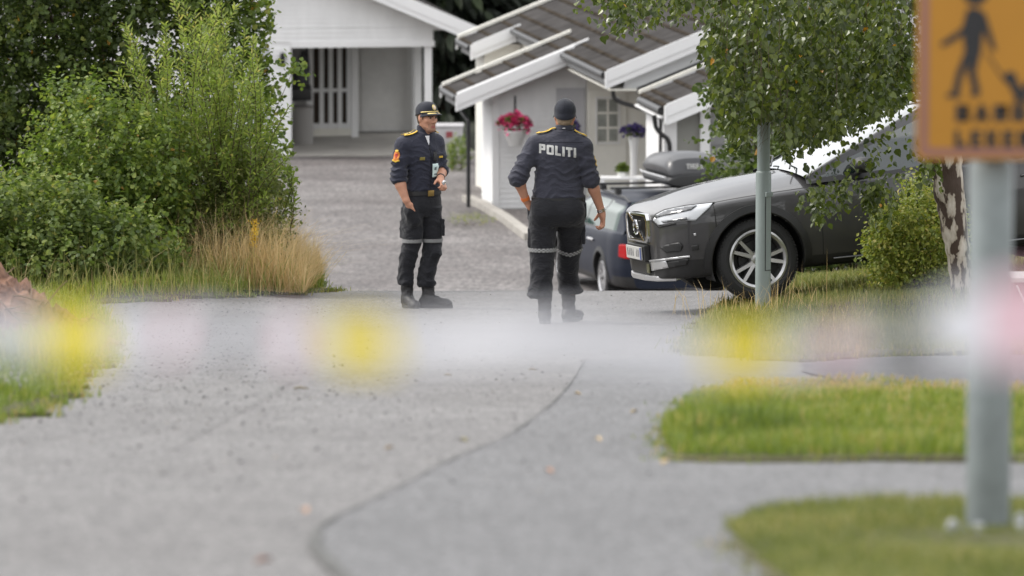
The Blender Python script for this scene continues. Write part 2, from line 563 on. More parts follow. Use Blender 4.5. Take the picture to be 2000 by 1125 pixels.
# ------------------------------------------------------------------ grass
GRASSG = leaf_mat('grass_green', [(0, (0.075, 0.115, 0.018)), (0.5, (0.175, 0.235, 0.036)), (0.8, (0.29, 0.30, 0.07)), (1, (0.42, 0.32, 0.14))], 0.55, 0.35)
GRASSY = leaf_mat('grass_olive', [(0, (0.075, 0.105, 0.022)), (0.5, (0.18, 0.205, 0.055)), (0.85, (0.30, 0.28, 0.10)), (1, (0.46, 0.37, 0.18))], 0.6, 0.35)
GRASSD = leaf_mat('grass_dry', [(0, (0.36, 0.26, 0.10)), (0.5, (0.58, 0.43, 0.22)), (1, (0.72, 0.58, 0.35))], 0.7, 0.35)

def blades(name, x, y, h, wdt, lean, m, var, zoff=0.02, parent=None, label=None, droop=0.35):
    n = len(x)
    base = np.column_stack([x, y, T(x, y) + zoff])
    az = rng.uniform(0, 2 * np.pi, n); fz = rng.uniform(0, 2 * np.pi, n)
    side = np.column_stack([np.cos(fz), np.sin(fz), np.zeros(n)])
    ld = np.column_stack([np.cos(az), np.sin(az), np.zeros(n)])
    ln = (np.abs(rng.normal(0, 1, n)) * lean * h)[:, None]
    up = np.array([0, 0, 1.0])[None]
    mid = base + up * (h * 0.55)[:, None] + ld * ln * 0.35
    tip = base + up * (h * (1 - droop * np.clip(ln[:, 0] / h, 0, 1)))[:, None] + ld * ln
    w = (wdt * np.ones(n))[:, None]
    V = np.stack([base - side * w / 2, base + side * w / 2, mid + side * w * 0.4, tip, mid - side * w * 0.4], 1).reshape(-1, 3)
    k = np.arange(n)[:, None] * 5
    F = np.concatenate([np.concatenate([k, k + 1, k + 2, k + 4], 1), np.concatenate([k + 4, k + 2, k + 3, k + 3], 1)])
    # second face is a triangle: keep it as its own polygon list
    Q = F[:n]; Tt = F[n:][:, :3]
    me_f = [tuple(q) for q in Q.tolist()] + [tuple(t) for t in Tt.tolist()]
    o = npmesh(name, V, me_f, m, parent, smooth=False, attr=np.repeat(var, 5))
    if parent is None: tag(o, label, 'grass', None, 'stuff')
    else: tag(o, label, None, None, 'stuff')
    return o

def scatter(poly, n, extra=None):
    poly = np.asarray(poly); lo = poly.min(0); hi = poly.max(0)
    xs = []; ys = []; c = 0
    while c < n:
        x = rng.uniform(lo[0], hi[0], n); y = rng.uniform(lo[1], hi[1], n)
        k = inside(poly, x, y)
        if extra is not None: k &= extra(x, y)
        xs.append(x[k]); ys.append(y[k]); c += int(k.sum())
        if c == 0: break
    return np.concatenate(xs)[:n], np.concatenate(ys)[:n]

def lump(x, y, s=1.0, seed=0.0):
    return 0.5 + 0.25 * np.sin(x * 2.3 * s + seed + 1.7 * np.sin(y * 1.1 * s)) + 0.25 * np.sin(y * 1.9 * s - seed + 1.3 * np.sin(x * 1.7 * s))

invw = lambda x, y: (np.abs(x) < y * 0.125 + 0.8)
x, y = scatter(isl1, 33000, invw)
far = sstep(26.0, 29.0, y)            # thin dry growth along the far edge of the island
L = lump(x, y, 2.2)
k = rng.random(len(x)) > .72 * far
x, y, far, L = x[k], y[k], far[k], L[k]
h = (0.02 + 0.045 * L + 0.045 * rng.random(len(x))**2) * (1 - 0.5 * far)
v = np.clip(0.25 + 0.35 * L + rng.normal(0, 0.2, len(x)) + 0.5 * far, 0, 1)
cl = np.exp(-((x - isl1[0][0] - .35) / .3)**2 - ((y - isl1[0][1] - .6) / 1.0)**2)
h = h * (1 + .9 * cl); v = np.clip(v - .35 * cl + .25 * (lump(x, y, 5.0, 6.0) > .72), 0, 1)
blades('verge_grass', x, y, h, 0.006, 0.5, GRASSG, v, 0.03, None, 'lush green grass on the island before the dark side road')
x, y = scatter(isl2, 32000, invw)
L = lump(x, y, 2.6, 2.0)
nearp = np.exp(-((x - 1.37) / .6)**2 - ((y - 15.6) / .9)**2)
blades('verge_grass', x, y, (0.010 + 0.028 * L + 0.03 * rng.random(len(x))**2) * (1 - .88 * nearp), 0.005, 0.6, GRASSY, np.clip(0.3 + 0.3 * L + rng.normal(0, 0.2, len(x)), 0, 1), 0.03, None, 'olive green grass around the foot of the sign pole')
x, y = scatter(verge_r, 56000, lambda x, y: invw(x, y) & (y < 56.5))
L = lump(x, y, 1.5, 4.0)
bare = sstep(39.5, 36.5, y)
blades('verge_grass', x, y, (0.06 + 0.11 * L * rng.random(len(x))) * (1 - .5 * bare), 0.007, 0.6, GRASSY, np.clip(0.34 + 0.3 * L + rng.normal(0, 0.2, len(x)) + 0.1 * bare, 0, 1), 0.045, None, 'pale green grass under the birch and the grey car')
x, y = scatter(left1, 40000, lambda x, y: invw(x, y))
L = lump(x, y, 1.7, 1.0)
near = sstep(34, 29, y)
blades('verge_grass', x, y, 0.06 + 0.16 * L * (1 - near) + 0.04 * rng.random(len(x)), 0.008, 0.6, GRASSG, np.clip(0.35 + 0.35 * L * (1 - near) + rng.normal(0, 0.2, len(x)), 0, 1), 0.045, None, 'yellowish green grass along the left road edge')
# tall wild grass before the hedge
x = rng.uniform(-5.2, -2.0, 4600); y = rng.uniform(51.2, 54.8, 4600)
k = rng.random(4600) < sstep(-2.0, -3.3, x)
x, y = x[k], y[k]
k = (x * 221 / 1.0 > -1e9) & (y > 50.6 + 0.55 * (-1.8 - x) * 0)
x, y = x[k], y[k]
blades('wild_grass', x, y, np.clip(rng.normal(0.26, 0.15, len(x)), 0.06, 0.75), 0.007, 0.55, GRASSY, np.clip(rng.normal(0.55, 0.28, len(x)), 0, 1), 0.05, None, 'tall mixed grass at the foot of the hedge')
# dry straw coloured grass at the right end of the hedge
n = 9500
x = np.clip(rng.normal(-2.42, 0.34, n), -3.4, -1.95); y = rng.uniform(52.8, 57.6, n)
h = np.clip(rng.normal(0.55, 0.20, n), 0.10, 0.98) * (0.55 + 0.45 * sstep(-1.85, -2.3, x))
blades('dry_grass', x, y, h, 0.0045, 0.62, GRASSD, np.clip(rng.normal(0.5, 0.25, n), 0, 1), 0.05, None, 'tall dry straw coloured grass at the end of the hedge')
k = rng.random(len(x)) < .30
blades('wild_grass', x[k], y[k], h[k] * rng.uniform(.25, .75, k.sum()), 0.0075, .6, GRASSG, np.clip(rng.normal(.5, .25, k.sum()), 0, 1), 0.05, None, 'green grass growing up between the dry straw at the hedge end')
# stalks around the lamp post
x = rng.normal(2.05, 0.30, 110); y = rng.uniform(45.2, 46.9, 110)
blades('dry_grass', x, y, np.clip(rng.normal(0.24, 0.11, 110), 0.08, 0.55), 0.005, 0.55, GRASSD, np.clip(rng.normal(0.5, 0.2, 110), 0, 1), 0.05, None, 'thin yellow grass stalks around the lamp post foot')

# ragged fringe of grass along the turf edges
for pl_, hh, m_, lb in ((isl1, .04, GRASSG, 'ragged grass fringe round the island before the side road'), (verge_r, .07, GRASSY, 'ragged grass fringe along the birch verge'), (left1, .07, GRASSG, 'ragged grass fringe along the left road edge'), (isl2, .03, GRASSY, 'ragged grass fringe round the sign pole lawn')):
    E_ = densify(OUTL[id(pl_)], .05)
    E_ = E_[(np.abs(E_[:, 0]) < E_[:, 1] * .1) & (E_[:, 1] < 57)]
    E_ = np.repeat(E_, 9, axis=0); E_ = E_ + rng.normal(0, .045, E_.shape)
    kk = lump(E_[:, 0], E_[:, 1], 4.0, 3.0) > rng.random(len(E_)) * .8
    E_ = E_[kk]
    blades('verge_grass', E_[:, 0], E_[:, 1], hh * rng.uniform(.25, 1.2, len(E_)), .007, .7, m_, np.clip(rng.normal(.55, .28, len(E_)), 0, 1), .0, None, lb)

# loose grit on the asphalt
n = 5200
gy = 18 + 38 * rng.random(n)**.8; gx = rng.uniform(-1, 1, n) * gy * .092
near_edge = rng.random(n) < .5
gx = np.where(near_edge & (gy > 24), np.clip(rng.normal(-.055 * gy, .45, n), -.095 * gy, 4), gx)
r_ = np.clip(rng.lognormal(-5.45, .42, n), .002, .0105)
b0 = np.column_stack([gx, gy, T(gx, gy) + .004])
tet = np.array([(-1, -.6, 0), (1, -.7, 0), (.1, 1, 0), (0, 0, 1.0), (.5, .3, .8)])
az = rng.uniform(0, 6.3, n)
ca, sa = np.cos(az), np.sin(az)
Vg = np.stack([np.stack([(t[0] * ca - t[1] * sa) * r_, (t[0] * sa + t[1] * ca) * r_, t[2] * r_ + 0 * ca], -1) for t in tet], 1) + b0[:, None]
Fg = np.array([(0, 1, 4), (1, 2, 4), (0, 4, 3), (3, 4, 2), (0, 3, 2)])
Fg = (np.arange(n)[:, None, None] * 5 + Fg[None]).reshape(-1, 3)
GRIT = leaf_mat('grit', [(0, (.05, .05, .052)), (.6, (.12, .115, .11)), (1, (.32, .30, .27))], .9, .0)
tag(npmesh('road_grit', Vg.reshape(-1, 3), Fg, GRIT, None, smooth=False, attr=np.repeat(rng.random(n), 5)), 'loose grit scattered over the old asphalt', 'grit', None, 'stuff')
# ================================================================== GARAGE with carport
def boards(mb, a0, a1, z0, z1, pitch, put, m=0, slope=None):
    """Overlapping horizontal boards; put(a, out, z) -> point. slope(z) -> (a0, a1) for gables."""
    z = z0
    while z < z1 - 1e-4:
        zt = min(z + pitch, z1)
        if slope:
            l0, r0 = slope(z); l1, r1 = slope(zt)
        else:
            l0, r0, l1, r1 = a0, a1, a0, a1
        if r0 - l0 > 0.02 and r1 - l1 > 0.0:
            o0, o1 = 0.022, 0.006
            mb.hexa([put(l0, -0.002, z), put(r0, -0.002, z), put(r0, o0, z), put(l0, o0, z),
                     put(l1, -0.002, zt), put(r1, -0.002, zt), put(r1, o1, zt), put(l1, o1, zt)], m)
        z += pitch
    return mb

GY = 115.0
GO = P(570, 302, GY)
GANG = R(8)
GU = np.array([math.cos(GANG), math.sin(GANG), 0]); GV = np.array([-math.sin(GANG), math.cos(GANG), 0])
garage = empty('garage', tuple(GO), 'white wooden garage with an open carport and a wide gable roof', 'garage', rotz=GANG)
def gp(px, py, dy=0.0):
    d = ray(px, py); t = (dy - np.dot(CAM - GO, GV)) / np.dot(d, GV); p = CAM + d * t - GO
    return np.array([np.dot(p, GU), dy, p[2]])
def gX(px, dy=0.0): return gp(px, 300, dy)[0]
def gZ(py, dy=0.0): return gp(720, py, dy)[2]
zl = gZ(90); zf = 0.0
XL, XR = gX(120), gX(846)
xo0, xo1 = 0.0, gX(846)
ridge_x = gX(500)
eave_z = gZ(62); eave_x = gX(924); sl = 0.43
rz = eave_z + sl * (eave_x - ridge_x)
wall_rise = lambda z: (ridge_x - (rz - 0.12 - z) / sl, ridge_x + (rz - 0.12 - z) / sl)
put = lambda a, o, z: (a, -o, z)
mb = MB()
mb.box((XL, 0.0, zl), (XR, 0.16, gZ(60)))                       # lintel and lower gable backing
mb.prism([(wall_rise(gZ(60))[0] + .02, gZ(60) + 0.001), (wall_rise(gZ(60))[1] - .02, gZ(60) + 0.001), (ridge_x, rz - 0.13)], lambda a, b, d: (a, d, b), 0.0, 0.16)
mb.box((gX(530), 0.0, zf), (xo0, 0.16, zl - 0.001))             # pillar
mb.box((XL, 0.0, zf), (gX(430), 0.16, zl - 0.001))
mb.build('wall', WHITE, garage, smooth=False)
cb = MB()
boards(cb, XL, XR, zl + 0.10, gZ(52), 0.088, put)
boards(cb, 0, 0, gZ(52) + 0.001, rz - 0.2, 0.088, put, slope=lambda z: (max(XL, wall_rise(z)[0]), min(XR, wall_rise(z)[1])))
boards(cb, gX(532), xo0 - 0.03, zf, zl, 0.088, put)
tag(cb.build('cladding', WHITE, garage, smooth=False), kind='stuff')
tb = MB()
tb.box((xo0 - 0.02, -0.03, zl - 0.02), (XR + 0.03, -0.001, zl + 0.10))
tb.box((gX(526), -0.035, zf), (gX(532), -0.001, zl + .02))
tb.build('trim_board', WHITE2, garage, smooth=False)
# roof slabs and bargeboards
for s in (-1, 1):
    rb = MB()
    ex = ridge_x + s * (eave_x - ridge_x)
    rb.hexa([(ridge_x, -0.55, rz + .02), (ex, -0.55, eave_z + .02), (ex, 8.0, eave_z + .02), (ridge_x, 8.0, rz + .02),
             (ridge_x, -0.55, rz + .12), (ex, -0.55, eave_z + .12), (ex, 8.0, eave_z + .12), (ridge_x, 8.0, rz + .12)])
    rb.build('roof', ROOFM, garage, smooth=False)
    sb = MB()
    sb.hexa([(ridge_x, -0.52, rz - .03), (ex, -0.52, eave_z - .03), (ex, -0.03, eave_z - .03), (ridge_x, -0.03, rz - .03),
             (ridge_x, -0.52, rz + .015), (ex, -0.52, eave_z + .015), (ex, -0.03, eave_z + .015), (ridge_x, -0.03, rz + .015)])
    sb.build('soffit', CREAM, garage, smooth=False)
    bb = MB()
    for d0, d1, h0, h1 in ((-0.59, -0.555, -0.10, 0.13), (-0.575, -0.535, -0.22, -0.08)):
        bb.hexa([(ridge_x, d0, rz + h0), (ex, d0, eave_z + h0), (ex, d1, eave_z + h0), (ridge_x, d1, rz + h0),
                 (ridge_x, d0, rz + h1), (ex, d0, eave_z + h1), (ex, d1, eave_z + h1), (ridge_x, d1, rz + h1)])
    bb.build('bargeboard', WHITE2, garage, smooth=False)
mb = MB(); mb.box((eave_x - .03, -0.5, eave_z - .16), (eave_x + .02, 8.0, eave_z + .015)); mb.build('fascia', WHITE2, garage, smooth=False)
# closed left garage door
gd = MB(); z = zf
while z < gZ(86):
    gd.box((gX(432), 0.05, z + 0.008), (gX(526), 0.10, min(z + 0.48, gZ(85)))); z += 0.49
DOORB = mat('pale_blue_door', (0.55, 0.57, 0.60), 0.4)
gd.build('garage_door', DOORB, garage, smooth=False, bevel=0.01)
# carport floor, back wall, posts, ceiling, side wall
mb = MB(); mb.box((XL, -0.25, -0.16), (XR + .9, 5.6, -0.002)); mb.build('floor_slab', CONC, garage, smooth=False)
bw = MB(); bw.box((0.0, 5.2, zf), (gX(806, 5.2) , 5.36, zl + .5)); SHADED = mat('shaded_white', (.56, .55, .53), .6, var=.08)  # white paint darkened in its colour for the shade inside the carport
bw.build('back_wall', SHADED, garage, smooth=False)
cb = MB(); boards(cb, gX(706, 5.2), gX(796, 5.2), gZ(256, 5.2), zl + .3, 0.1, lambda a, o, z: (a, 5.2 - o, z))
tag(cb.build('cladding', SHADED, garage, smooth=False), kind='stuff')
mb = MB(); mb.box((gX(700, 5.0), 4.9, 0), (gX(820, 5.0), 5.17, gZ(256, 5.2) - .003)); mb.build('plinth', mat('plinth_grey', (0.13, 0.13, 0.125), 0.8, var=.1), garage, smooth=False)
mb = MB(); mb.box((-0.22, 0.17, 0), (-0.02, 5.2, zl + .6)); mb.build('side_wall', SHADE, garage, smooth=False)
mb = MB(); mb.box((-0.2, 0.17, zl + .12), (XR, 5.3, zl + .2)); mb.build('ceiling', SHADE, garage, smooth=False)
for px, dy in ((812, 5.0), (836, 0.12), (816, 2.7)):
    mb = MB(); c = gX(px, dy); mb.box((c - .075, dy - .07, 0), (c + .075, dy + .07, zl + .1)); mb.build('post', WHITE2, garage, smooth=False, bevel=.006)
mb = MB(); c = gX(693, 3.9); mb.box((c - .07, 3.85, 0), (c + .07, 3.98, zl + .1)); mb.build('post', WHITE, garage, smooth=False)
# slatted screen with two rows of dark gaps
sd = 4.3
fr = MB()
x0, x1 = gX(602, sd), gX(690, sd)
zb_, zt_ = gZ(270, sd), zl + .1
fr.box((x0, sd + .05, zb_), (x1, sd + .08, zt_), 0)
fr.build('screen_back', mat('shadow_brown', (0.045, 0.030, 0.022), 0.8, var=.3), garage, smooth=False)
for z0, z1 in ((gZ(179, sd), gZ(172, sd)), (gZ(250, sd), gZ(240, sd)), (gZ(92, sd), gZ(88, sd) + .1)):
    mb = MB(); mb.box((x0, sd, z0), (x1, sd + .045, z1)); mb.build('rail', WHITE2, garage, smooth=False)
for px in (606, 628.5, 646.5, 664, 684):
    mb = MB(); c = gX(px, sd); w = 0.048 if 606 < px < 684 else 0.07; mb.box((c - w, sd - .012, zb_), (c + w, sd + .03, zt_)); mb.build('slat', WHITE2, garage, smooth=False)
mb = MB(); mb.box((x0 + .05, sd - .03, gZ(272, sd)), (x1 + .02, sd - .014, gZ(250, sd))); mb.build('kick_board', CREAM, garage, smooth=False)
# wall lantern
lm = MB(); c = gX(552); zc = gZ(115)
lm.lathe([(0.0, .16), (.07, .13), (.02, .10), (.055, .08), (.045, -.06), (.02, -.09), (0, -.1)], 12, 0, Matrix.Translation((c, -.11, zc)))
lm.box((c - .03, -.05, zc - .12), (c + .03, -.023, zc + .1))
lan = lm.build('wall_lantern', BLACKM, None); lan.location = GO; lan.rotation_euler = (0, 0, GANG)
tag(lan, 'black wall lantern on the white garage pillar', 'lantern')
# things kept in the dark corner of the carport
def at_g(o): o.location = GO; o.rotation_euler = (0, 0, GANG); return o
mb = MB(); c = gX(588, 2.5)
mb.lathe([(0, .0), (.25, 0), (.27, .35), (.25, .75), (.28, .78), (.1, .82), (0, .82)], 14, 0, Matrix.Translation((c, 2.5, 0)))
tag(at_g(mb.build('waste_bin', mat('bin_grey', (.22, .21, .20), .6), None)), 'pale grey bin in the dark corner of the carport', 'bin')
mb = MB(); mb.cbox((gX(588, 2.9), 2.9, 1.35), (.34, .3, .3)); mb.cbox((gX(588, 2.9), 2.9, 1.0), (.42, .34, .26)); mb.cbox((gX(586, 2.9), 2.93, 1.17), (.46, .4, .03))
tag(at_g(mb.build('stacked_boxes', BLACKP, None, bevel=.02)), 'dark boxes stacked on a shelf inside the carport', 'boxes')
mb = MB()
mb.tube([(gX(592, 1.5), 1.5, 2.0), (gX(590, 1.5), 1.5, 1.6), (gX(586, 1.5), 1.5, 1.25)], [.03, .16, .1], 10)
mb.tube([(gX(600, 1.5), 1.5, 2.05), (gX(598, 1.5), 1.55, 1.6), (gX(596, 1.5), 1.5, 1.35)], [.03, .1, .07], 10)
tag(at_g(mb.build('hanging_coat', mat('dark_coat', (.03, .03, .034), .8), None)), 'dark coat hanging on the carport side wall', 'coat')
# pale trailer-like crate beyond the carport
cq = P(878, 280, 112)
mb = MB(); mb.box((-.26, -.3, .0), (.26, .3, .34)); mb.box((-.28, -.32, .34), (.28, .32, .38))
cr = mb.build('garden_box', mat('pale_grey_box', (.46, .45, .46), .6, var=.1), None, bevel=.015); cr.location = cq
mb = MB(); mb.cbox((0.0, -.305, .2), (.13, .01, .12)); mb.build('red_mark', mat('dull_red', (.28, .06, .07), .6), cr, smooth=False)
tag(cr, 'pale grey garden box with a dull red mark', 'box')

# ================================================================== HOUSE with stepped roof
ANG = R(8)
HU = np.array([math.cos(ANG), math.sin(ANG), 0]); HV = np.array([-math.sin(ANG), math.cos(ANG), 0])
HO = P(965, 405, 97)
def HP(px, py, v):
    d = ray(px, py); t = (v - np.dot(CAM - HO, HV)) / np.dot(d, HV); p = CAM + d * t - HO
    return float(np.dot(p, HU)), float(p[2])
RS = 0.403
rzf = lambda u: 1.95 + RS * (u + 0.7)
house = empty('house', tuple(HO), 'white house with a long brown roof stepping down to the left', 'house', rotz=ANG)
MC = [ROOFM, RUST]
def slab_courses(parent, v0, v1, u0, u1, course=0.36, phase=0.0, under=True, thick=0.05):
    # roof sheets: each course lies over the next lower one, brown lap along its lower edge
    edges = [u0]
    e = math.ceil((u0 - phase) / course + 0.25) * course + phase
    while e < u1 - 0.05:
        edges.append(e); e += course
    edges.append(u1)
    for a, b in zip(edges[:-1], edges[1:]):
        mb = MB()
        z0, z1 = rzf(a), rzf(b)
        l = 0.016
        mb.hexa([(a, v0, z0 - thick), (b, v0, z1 - thick), (b, v1, z1 - thick), (a, v1, z0 - thick),
                 (a, v0, z0 + l), (b, v0, z1), (b, v1, z1), (a, v1, z0 + l)], 0)
        mb.hexa([(a - .012, v0 + .003, z0 - .004), (a + .045, v0 + .003, z0 + .016), (a + .045, v1 - .003, z0 + .016), (a - .012, v1 - .003, z0 - .004),
                 (a - .012, v0 + .003, z0 + .020), (a + .045, v0 + .003, z0 + .040), (a + .045, v1 - .003, z0 + .040), (a - .012, v1 - .003, z0 + .020)], 1)
        mb.build('roof_sheet', MC, parent, smooth=False)
UR = 6.4
slab_courses(house, -5.15, 7.3, 1.13, UR)
slab_courses(house, 5.6, 7.3, 0.36, 1.128)
slab_courses(house, -0.45, 1.5, -0.68, 1.128)
def barge(parent, v, ua, ub, out, h_up=0.17, h_low=0.095, white=WHITE2, name='bargeboard', top=0.045):
    mb = MB()
    s = -1 if out < 0 else 1
    for d0, d1, t0, t1 in ((0.0, 0.035, -h_up + top, top), (0.02, 0.055, -h_up - h_low + top, -h_up + top + .02)):
        ys = sorted((v + s * (0.055 - d0) * 1.0, v + s * (0.055 - d1)))
        za, zb = rzf(ua), rzf(ub)
        mb.hexa([(ua, ys[0], za + t0), (ub, ys[0], zb + t0), (ub, ys[1], zb + t0), (ua, ys[1], za + t0),
                 (ua, ys[0], za + t1), (ub, ys[0], zb + t1), (ub, ys[1], zb + t1), (ua, ys[1], za + t1)])
    mb.box((ua - .03, min(v, v + s * .06), rzf(ua) - h_up - .06), (ua - .002, max(v, v + s * .06), rzf(ua) + .02))
    return mb.build(name, white, parent, smooth=False)
def cap(parent, v, ua, ub, w=0.09, h=0.07, m=CREAM):
    mb = MB(); za, zb = rzf(ua), rzf(ub)
    mb.hexa([(ua, v - w / 2, za + .03), (ub, v - w / 2, zb + .03), (ub, v + w / 2, zb + .03), (ua, v + w / 2, za + .03),
             (ua, v - w / 2, za + .03 + h), (ub, v - w / 2, zb + .03 + h), (ub, v + w / 2, zb + .03 + h), (ua, v + w / 2, za + .03 + h)])
    mb.build('verge_cap', m, parent, smooth=False)
barge(house, -5.2, 1.13, UR, -1, 0.19, 0.11)
barge(house, -0.5, -0.7, 1.31, -1, 0.19, 0.10)
cap(house, -0.47, -0.7, 1.56, .08, .03, WHITE2)
barge(house, 1.54, -0.7, -0.55, 1, .12, .06)
cap(house, 1.5, -0.7, 1.55, .10, .05, CREAM)
barge(house, 5.55, 0.36, 1.24, -1, 0.19, 0.10)
cap(house, 7.3, 0.33, UR, .12, .06, CREAM)
barge(house, 7.35, 0.34, 0.5, 1, .12, .06)
# far side of the roof so that the house is closed
mb = MB(); zr = rzf(UR)
mb.hexa([(UR, -5.15, zr - .05), (UR + 5, -5.15, zr - 2.05), (UR + 5, 7.3, zr - 2.05), (UR, 7.3, zr - .05), (UR, -5.15, zr), (UR + 5, -5.15, zr - 2), (UR + 5, 7.3, zr - 2), (UR, 7.3, zr)])
mb.build('roof', ROOFM, house, smooth=False)
# gutters and fascia on the left eaves
for v0, v1, ua in ((-5.1, -0.6, 1.13), (1.6, 5.5, 1.13), (5.65, 7.25, .36), (-.4, 1.45, -.68)):
    mb = MB(); z = rzf(ua)
    mb.box((ua + .03, v0, z - .22), (ua + .06, v1, z - .055)); mb.build('fascia', GREYP, house, smooth=False)
    mb = MB(); mb.tube([(ua - .03, v0, z - .05), (ua - .03, v1, z - .05)], .055, 10); mb.build('gutter', BLACKM, house)
# walls
uw = HP(1145, 300, 0)[0]
mb = MB()
mb.prism([(0.03, -.3), (uw, -.3), (uw, rzf(uw) - .08), (0.03, rzf(0.03) - .08)], lambda a, b, d: (a, d, b), 0.0, 0.14)
mb.prism([(0.0, -.3), (1.45, -.3), (1.45, rzf(0) - .1), (0.0, rzf(0) - .1)], lambda a, b, d: (d, a, b), 0.0, 0.1)
mb.box((0.0, 1.3, -.3), (1.5, 1.45, rzf(0) - .1))
mb.build('annex_wall', WHITE, house, smooth=False)
n = 0
z = -0.02
ud0 = HP(1079, 300, 0)[0]
while z < rzf(uw) - .2:
    zt = z + 0.088
    ul = max(0.0, -0.7 + (zt + .12 - 1.95) / RS + .03)
    for a, b in ((ul, ud0 - .02),):
        if b - a > .05:
            mb = MB()
            mb.hexa([(a, -.022, z), (b, -.022, z), (b, -.002, z), (a, -.002, z), (a, -.007, zt), (b, -.007, zt), (b, -.002, zt), (a, -.002, zt)])
            mb.build('plank', WHITE, house, smooth=False)
    if zt < rzf(0) - .15:
        mb = MB()
        mb.hexa([(-.022, .05, z), (-.002, .05, z), (-.002, 1.45, z), (-.022, 1.45, z), (-.007, .05, zt), (-.002, .05, zt), (-.002, 1.45, zt), (-.007, 1.45, zt)])
        mb.build('plank', WHITE, house, smooth=False)
    z = zt
mb = MB(); mb.box((-.035, -.04, -.05), (.075, .05, rzf(0) - .12)); mb.build('corner_board', WHITE2, house, smooth=False)
mb = MB(); mb.box((ud0 - .02, -.035, -.05), (ud0 + .06, -.002, rzf(ud0) - .12)); mb.build('corner_board', WHITE, house, smooth=False)
# recessed grey-white door in the annex
mb = MB(); ua = HP(1086, 300, 0)[0]
mb.box((ua, -.025, 0), (uw - .03, -.003, HP(1086, 172, 0)[1])); mb.build('door', mat('door_grey', (.50, .50, .52), .5), house, smooth=False)
mb = MB(); mb.box((ua, -.05, .95), (ua + .1, -.026, .98)); mb.build('handle', BLACKM, house, smooth=False)
mb = MB(); mb.box((0.05, .1, -.35), (uw, .16, -.02)); mb.build('plinth', CONC, house, smooth=False)
# cream wall with the glazed door
uc1 = 3.6
mb = MB(); mb.box((uw + .002, -.16, -.4), (uc1, -.02, rzf(uw) - .08)); mb.build('porch_wall', CREAM, house, smooth=False)
dv = -.165
a0, za = HP(1150, 175, dv); a1, zb = HP(1222, 405, dv)
mb = MB(); mb.box((a0, -.20, 0.0), (a1, -.163, za)); dr = mb.build('entrance_door', CREAM, house, smooth=False, bevel=.008)
w0, wt = HP(1166, 192, dv - .04); w1, wb = HP(1208, 278, dv - .04)
mb = MB(); t = .022
mb.box((w0 - t, -.225, wb - t), (w1 + t, -.202, wb)); mb.box((w0 - t, -.225, wt), (w1 + t, -.202, wt + t))
mb.box((w0 - t, -.225, wb + .0005), (w0, -.202, wt - .0005)); mb.box((w1, -.225, wb + .0005), (w1 + t, -.202, wt - .0005))
mb.build('window_frame', WHITE2, dr, smooth=False)
PANE = mat('old_pane', (.30, .31, .28), .12, var=.25, vscale=6)
for i in range(2):
    for j in range(3):
        mb = MB(); dx = (w1 - w0) / 2; dz = (wt - wb) / 3
        mb.box((w0 + i * dx + .02, -.212, wb + j * dz + .02), (w0 + (i + 1) * dx - .02, -.2035, wb + (j + 1) * dz - .02)); mb.build('pane', PANE, dr, smooth=False)
mb = MB()
mb.box(((w0 + w1) / 2 - .019, -.222, wb), ((w0 + w1) / 2 + .019, -.204, wt))
for j in (1, 2):
    zc = wb + (wt - wb) * j / 3
    mb.box((w0, -.221, zc - .019), (w1, -.2045, zc + .019))
mb.build('glazing_bar', CREAM, dr, smooth=False)
# main body walls behind (left side under the far eave) and gable panel under the front bargeboard
mb = MB(); mb.box((1.3, 1.5, -.5), (UR + 4.5, 7.1, rzf(1.3) - .1)); mb.box((.62, 5.8, -.5), (1.29, 7.0, rzf(.62) - .1)); mb.build('rear_wall', CREAM, house, smooth=False)
mb = MB(); zg = HP(1222, 172, -4.95)[1]
mb.prism([(1.45, zg), (UR + 3, zg), (UR, rzf(UR) - .12), (1.5, rzf(1.5) - .12)], lambda a, b, d: (a, d, b), -4.95, -4.85)
mb.build('gable_panel', mat('pale_grey_panel', (.58, .59, .60), .5, var=.04), house, smooth=False)
mb = MB(); mb.box((1.2, -5.12, zg - .03), (UR + 3, -.2, zg - .002)); mb.build('soffit', CREAM, house, smooth=False)
mb = MB(); mb.box((4.4, -4.8, -.6), (4.55, -4.65, zg - .05)); mb.build('porch_post', WHITE2, house, smooth=False)
# downpipes
def pipe(pxs, v, r, parent=house, name='downpipe', n=10):
    pts = [(HP(a, b, v)[0], v, HP(a, b, v)[1]) for a, b in pxs]
    # round the corners
    out = [Vector(pts[0])]
    for i in range(1, len(pts) - 1):
        p0, p1, p2 = map(Vector, pts[i - 1:i + 2])
        for t in (0.25, 0.5, 0.75):
            a = p1 + (p0 - p1) * .35; b = p1 + (p2 - p1) * .35
            out.append(a * (1 - t) ** 2 + p1 * 2 * t * (1 - t) + b * t * t)
    out.append(Vector(pts[-1]))
    mb = MB(); mb.tube(out, r, n); return mb.build(name, BLACKM, parent)
pipe([(1196, 172), (1199, 193), (1215, 201), (1250, 211), (1262, 214)], -5.0, .035)
pl = P(915, 405, 96.2)
ul = float(np.dot(pl - HO, HU)); vl = float(np.dot(pl - HO, HV)); zl_ = float(pl[2] - HO[2])
mb = MB(); mb.tube([(-.62, -.2, 1.78), (-.6, -.25, 1.68), (ul, vl, 1.55), (ul, vl, zl_)], .035, 10); mb.build('downpipe', BLACKM, house)

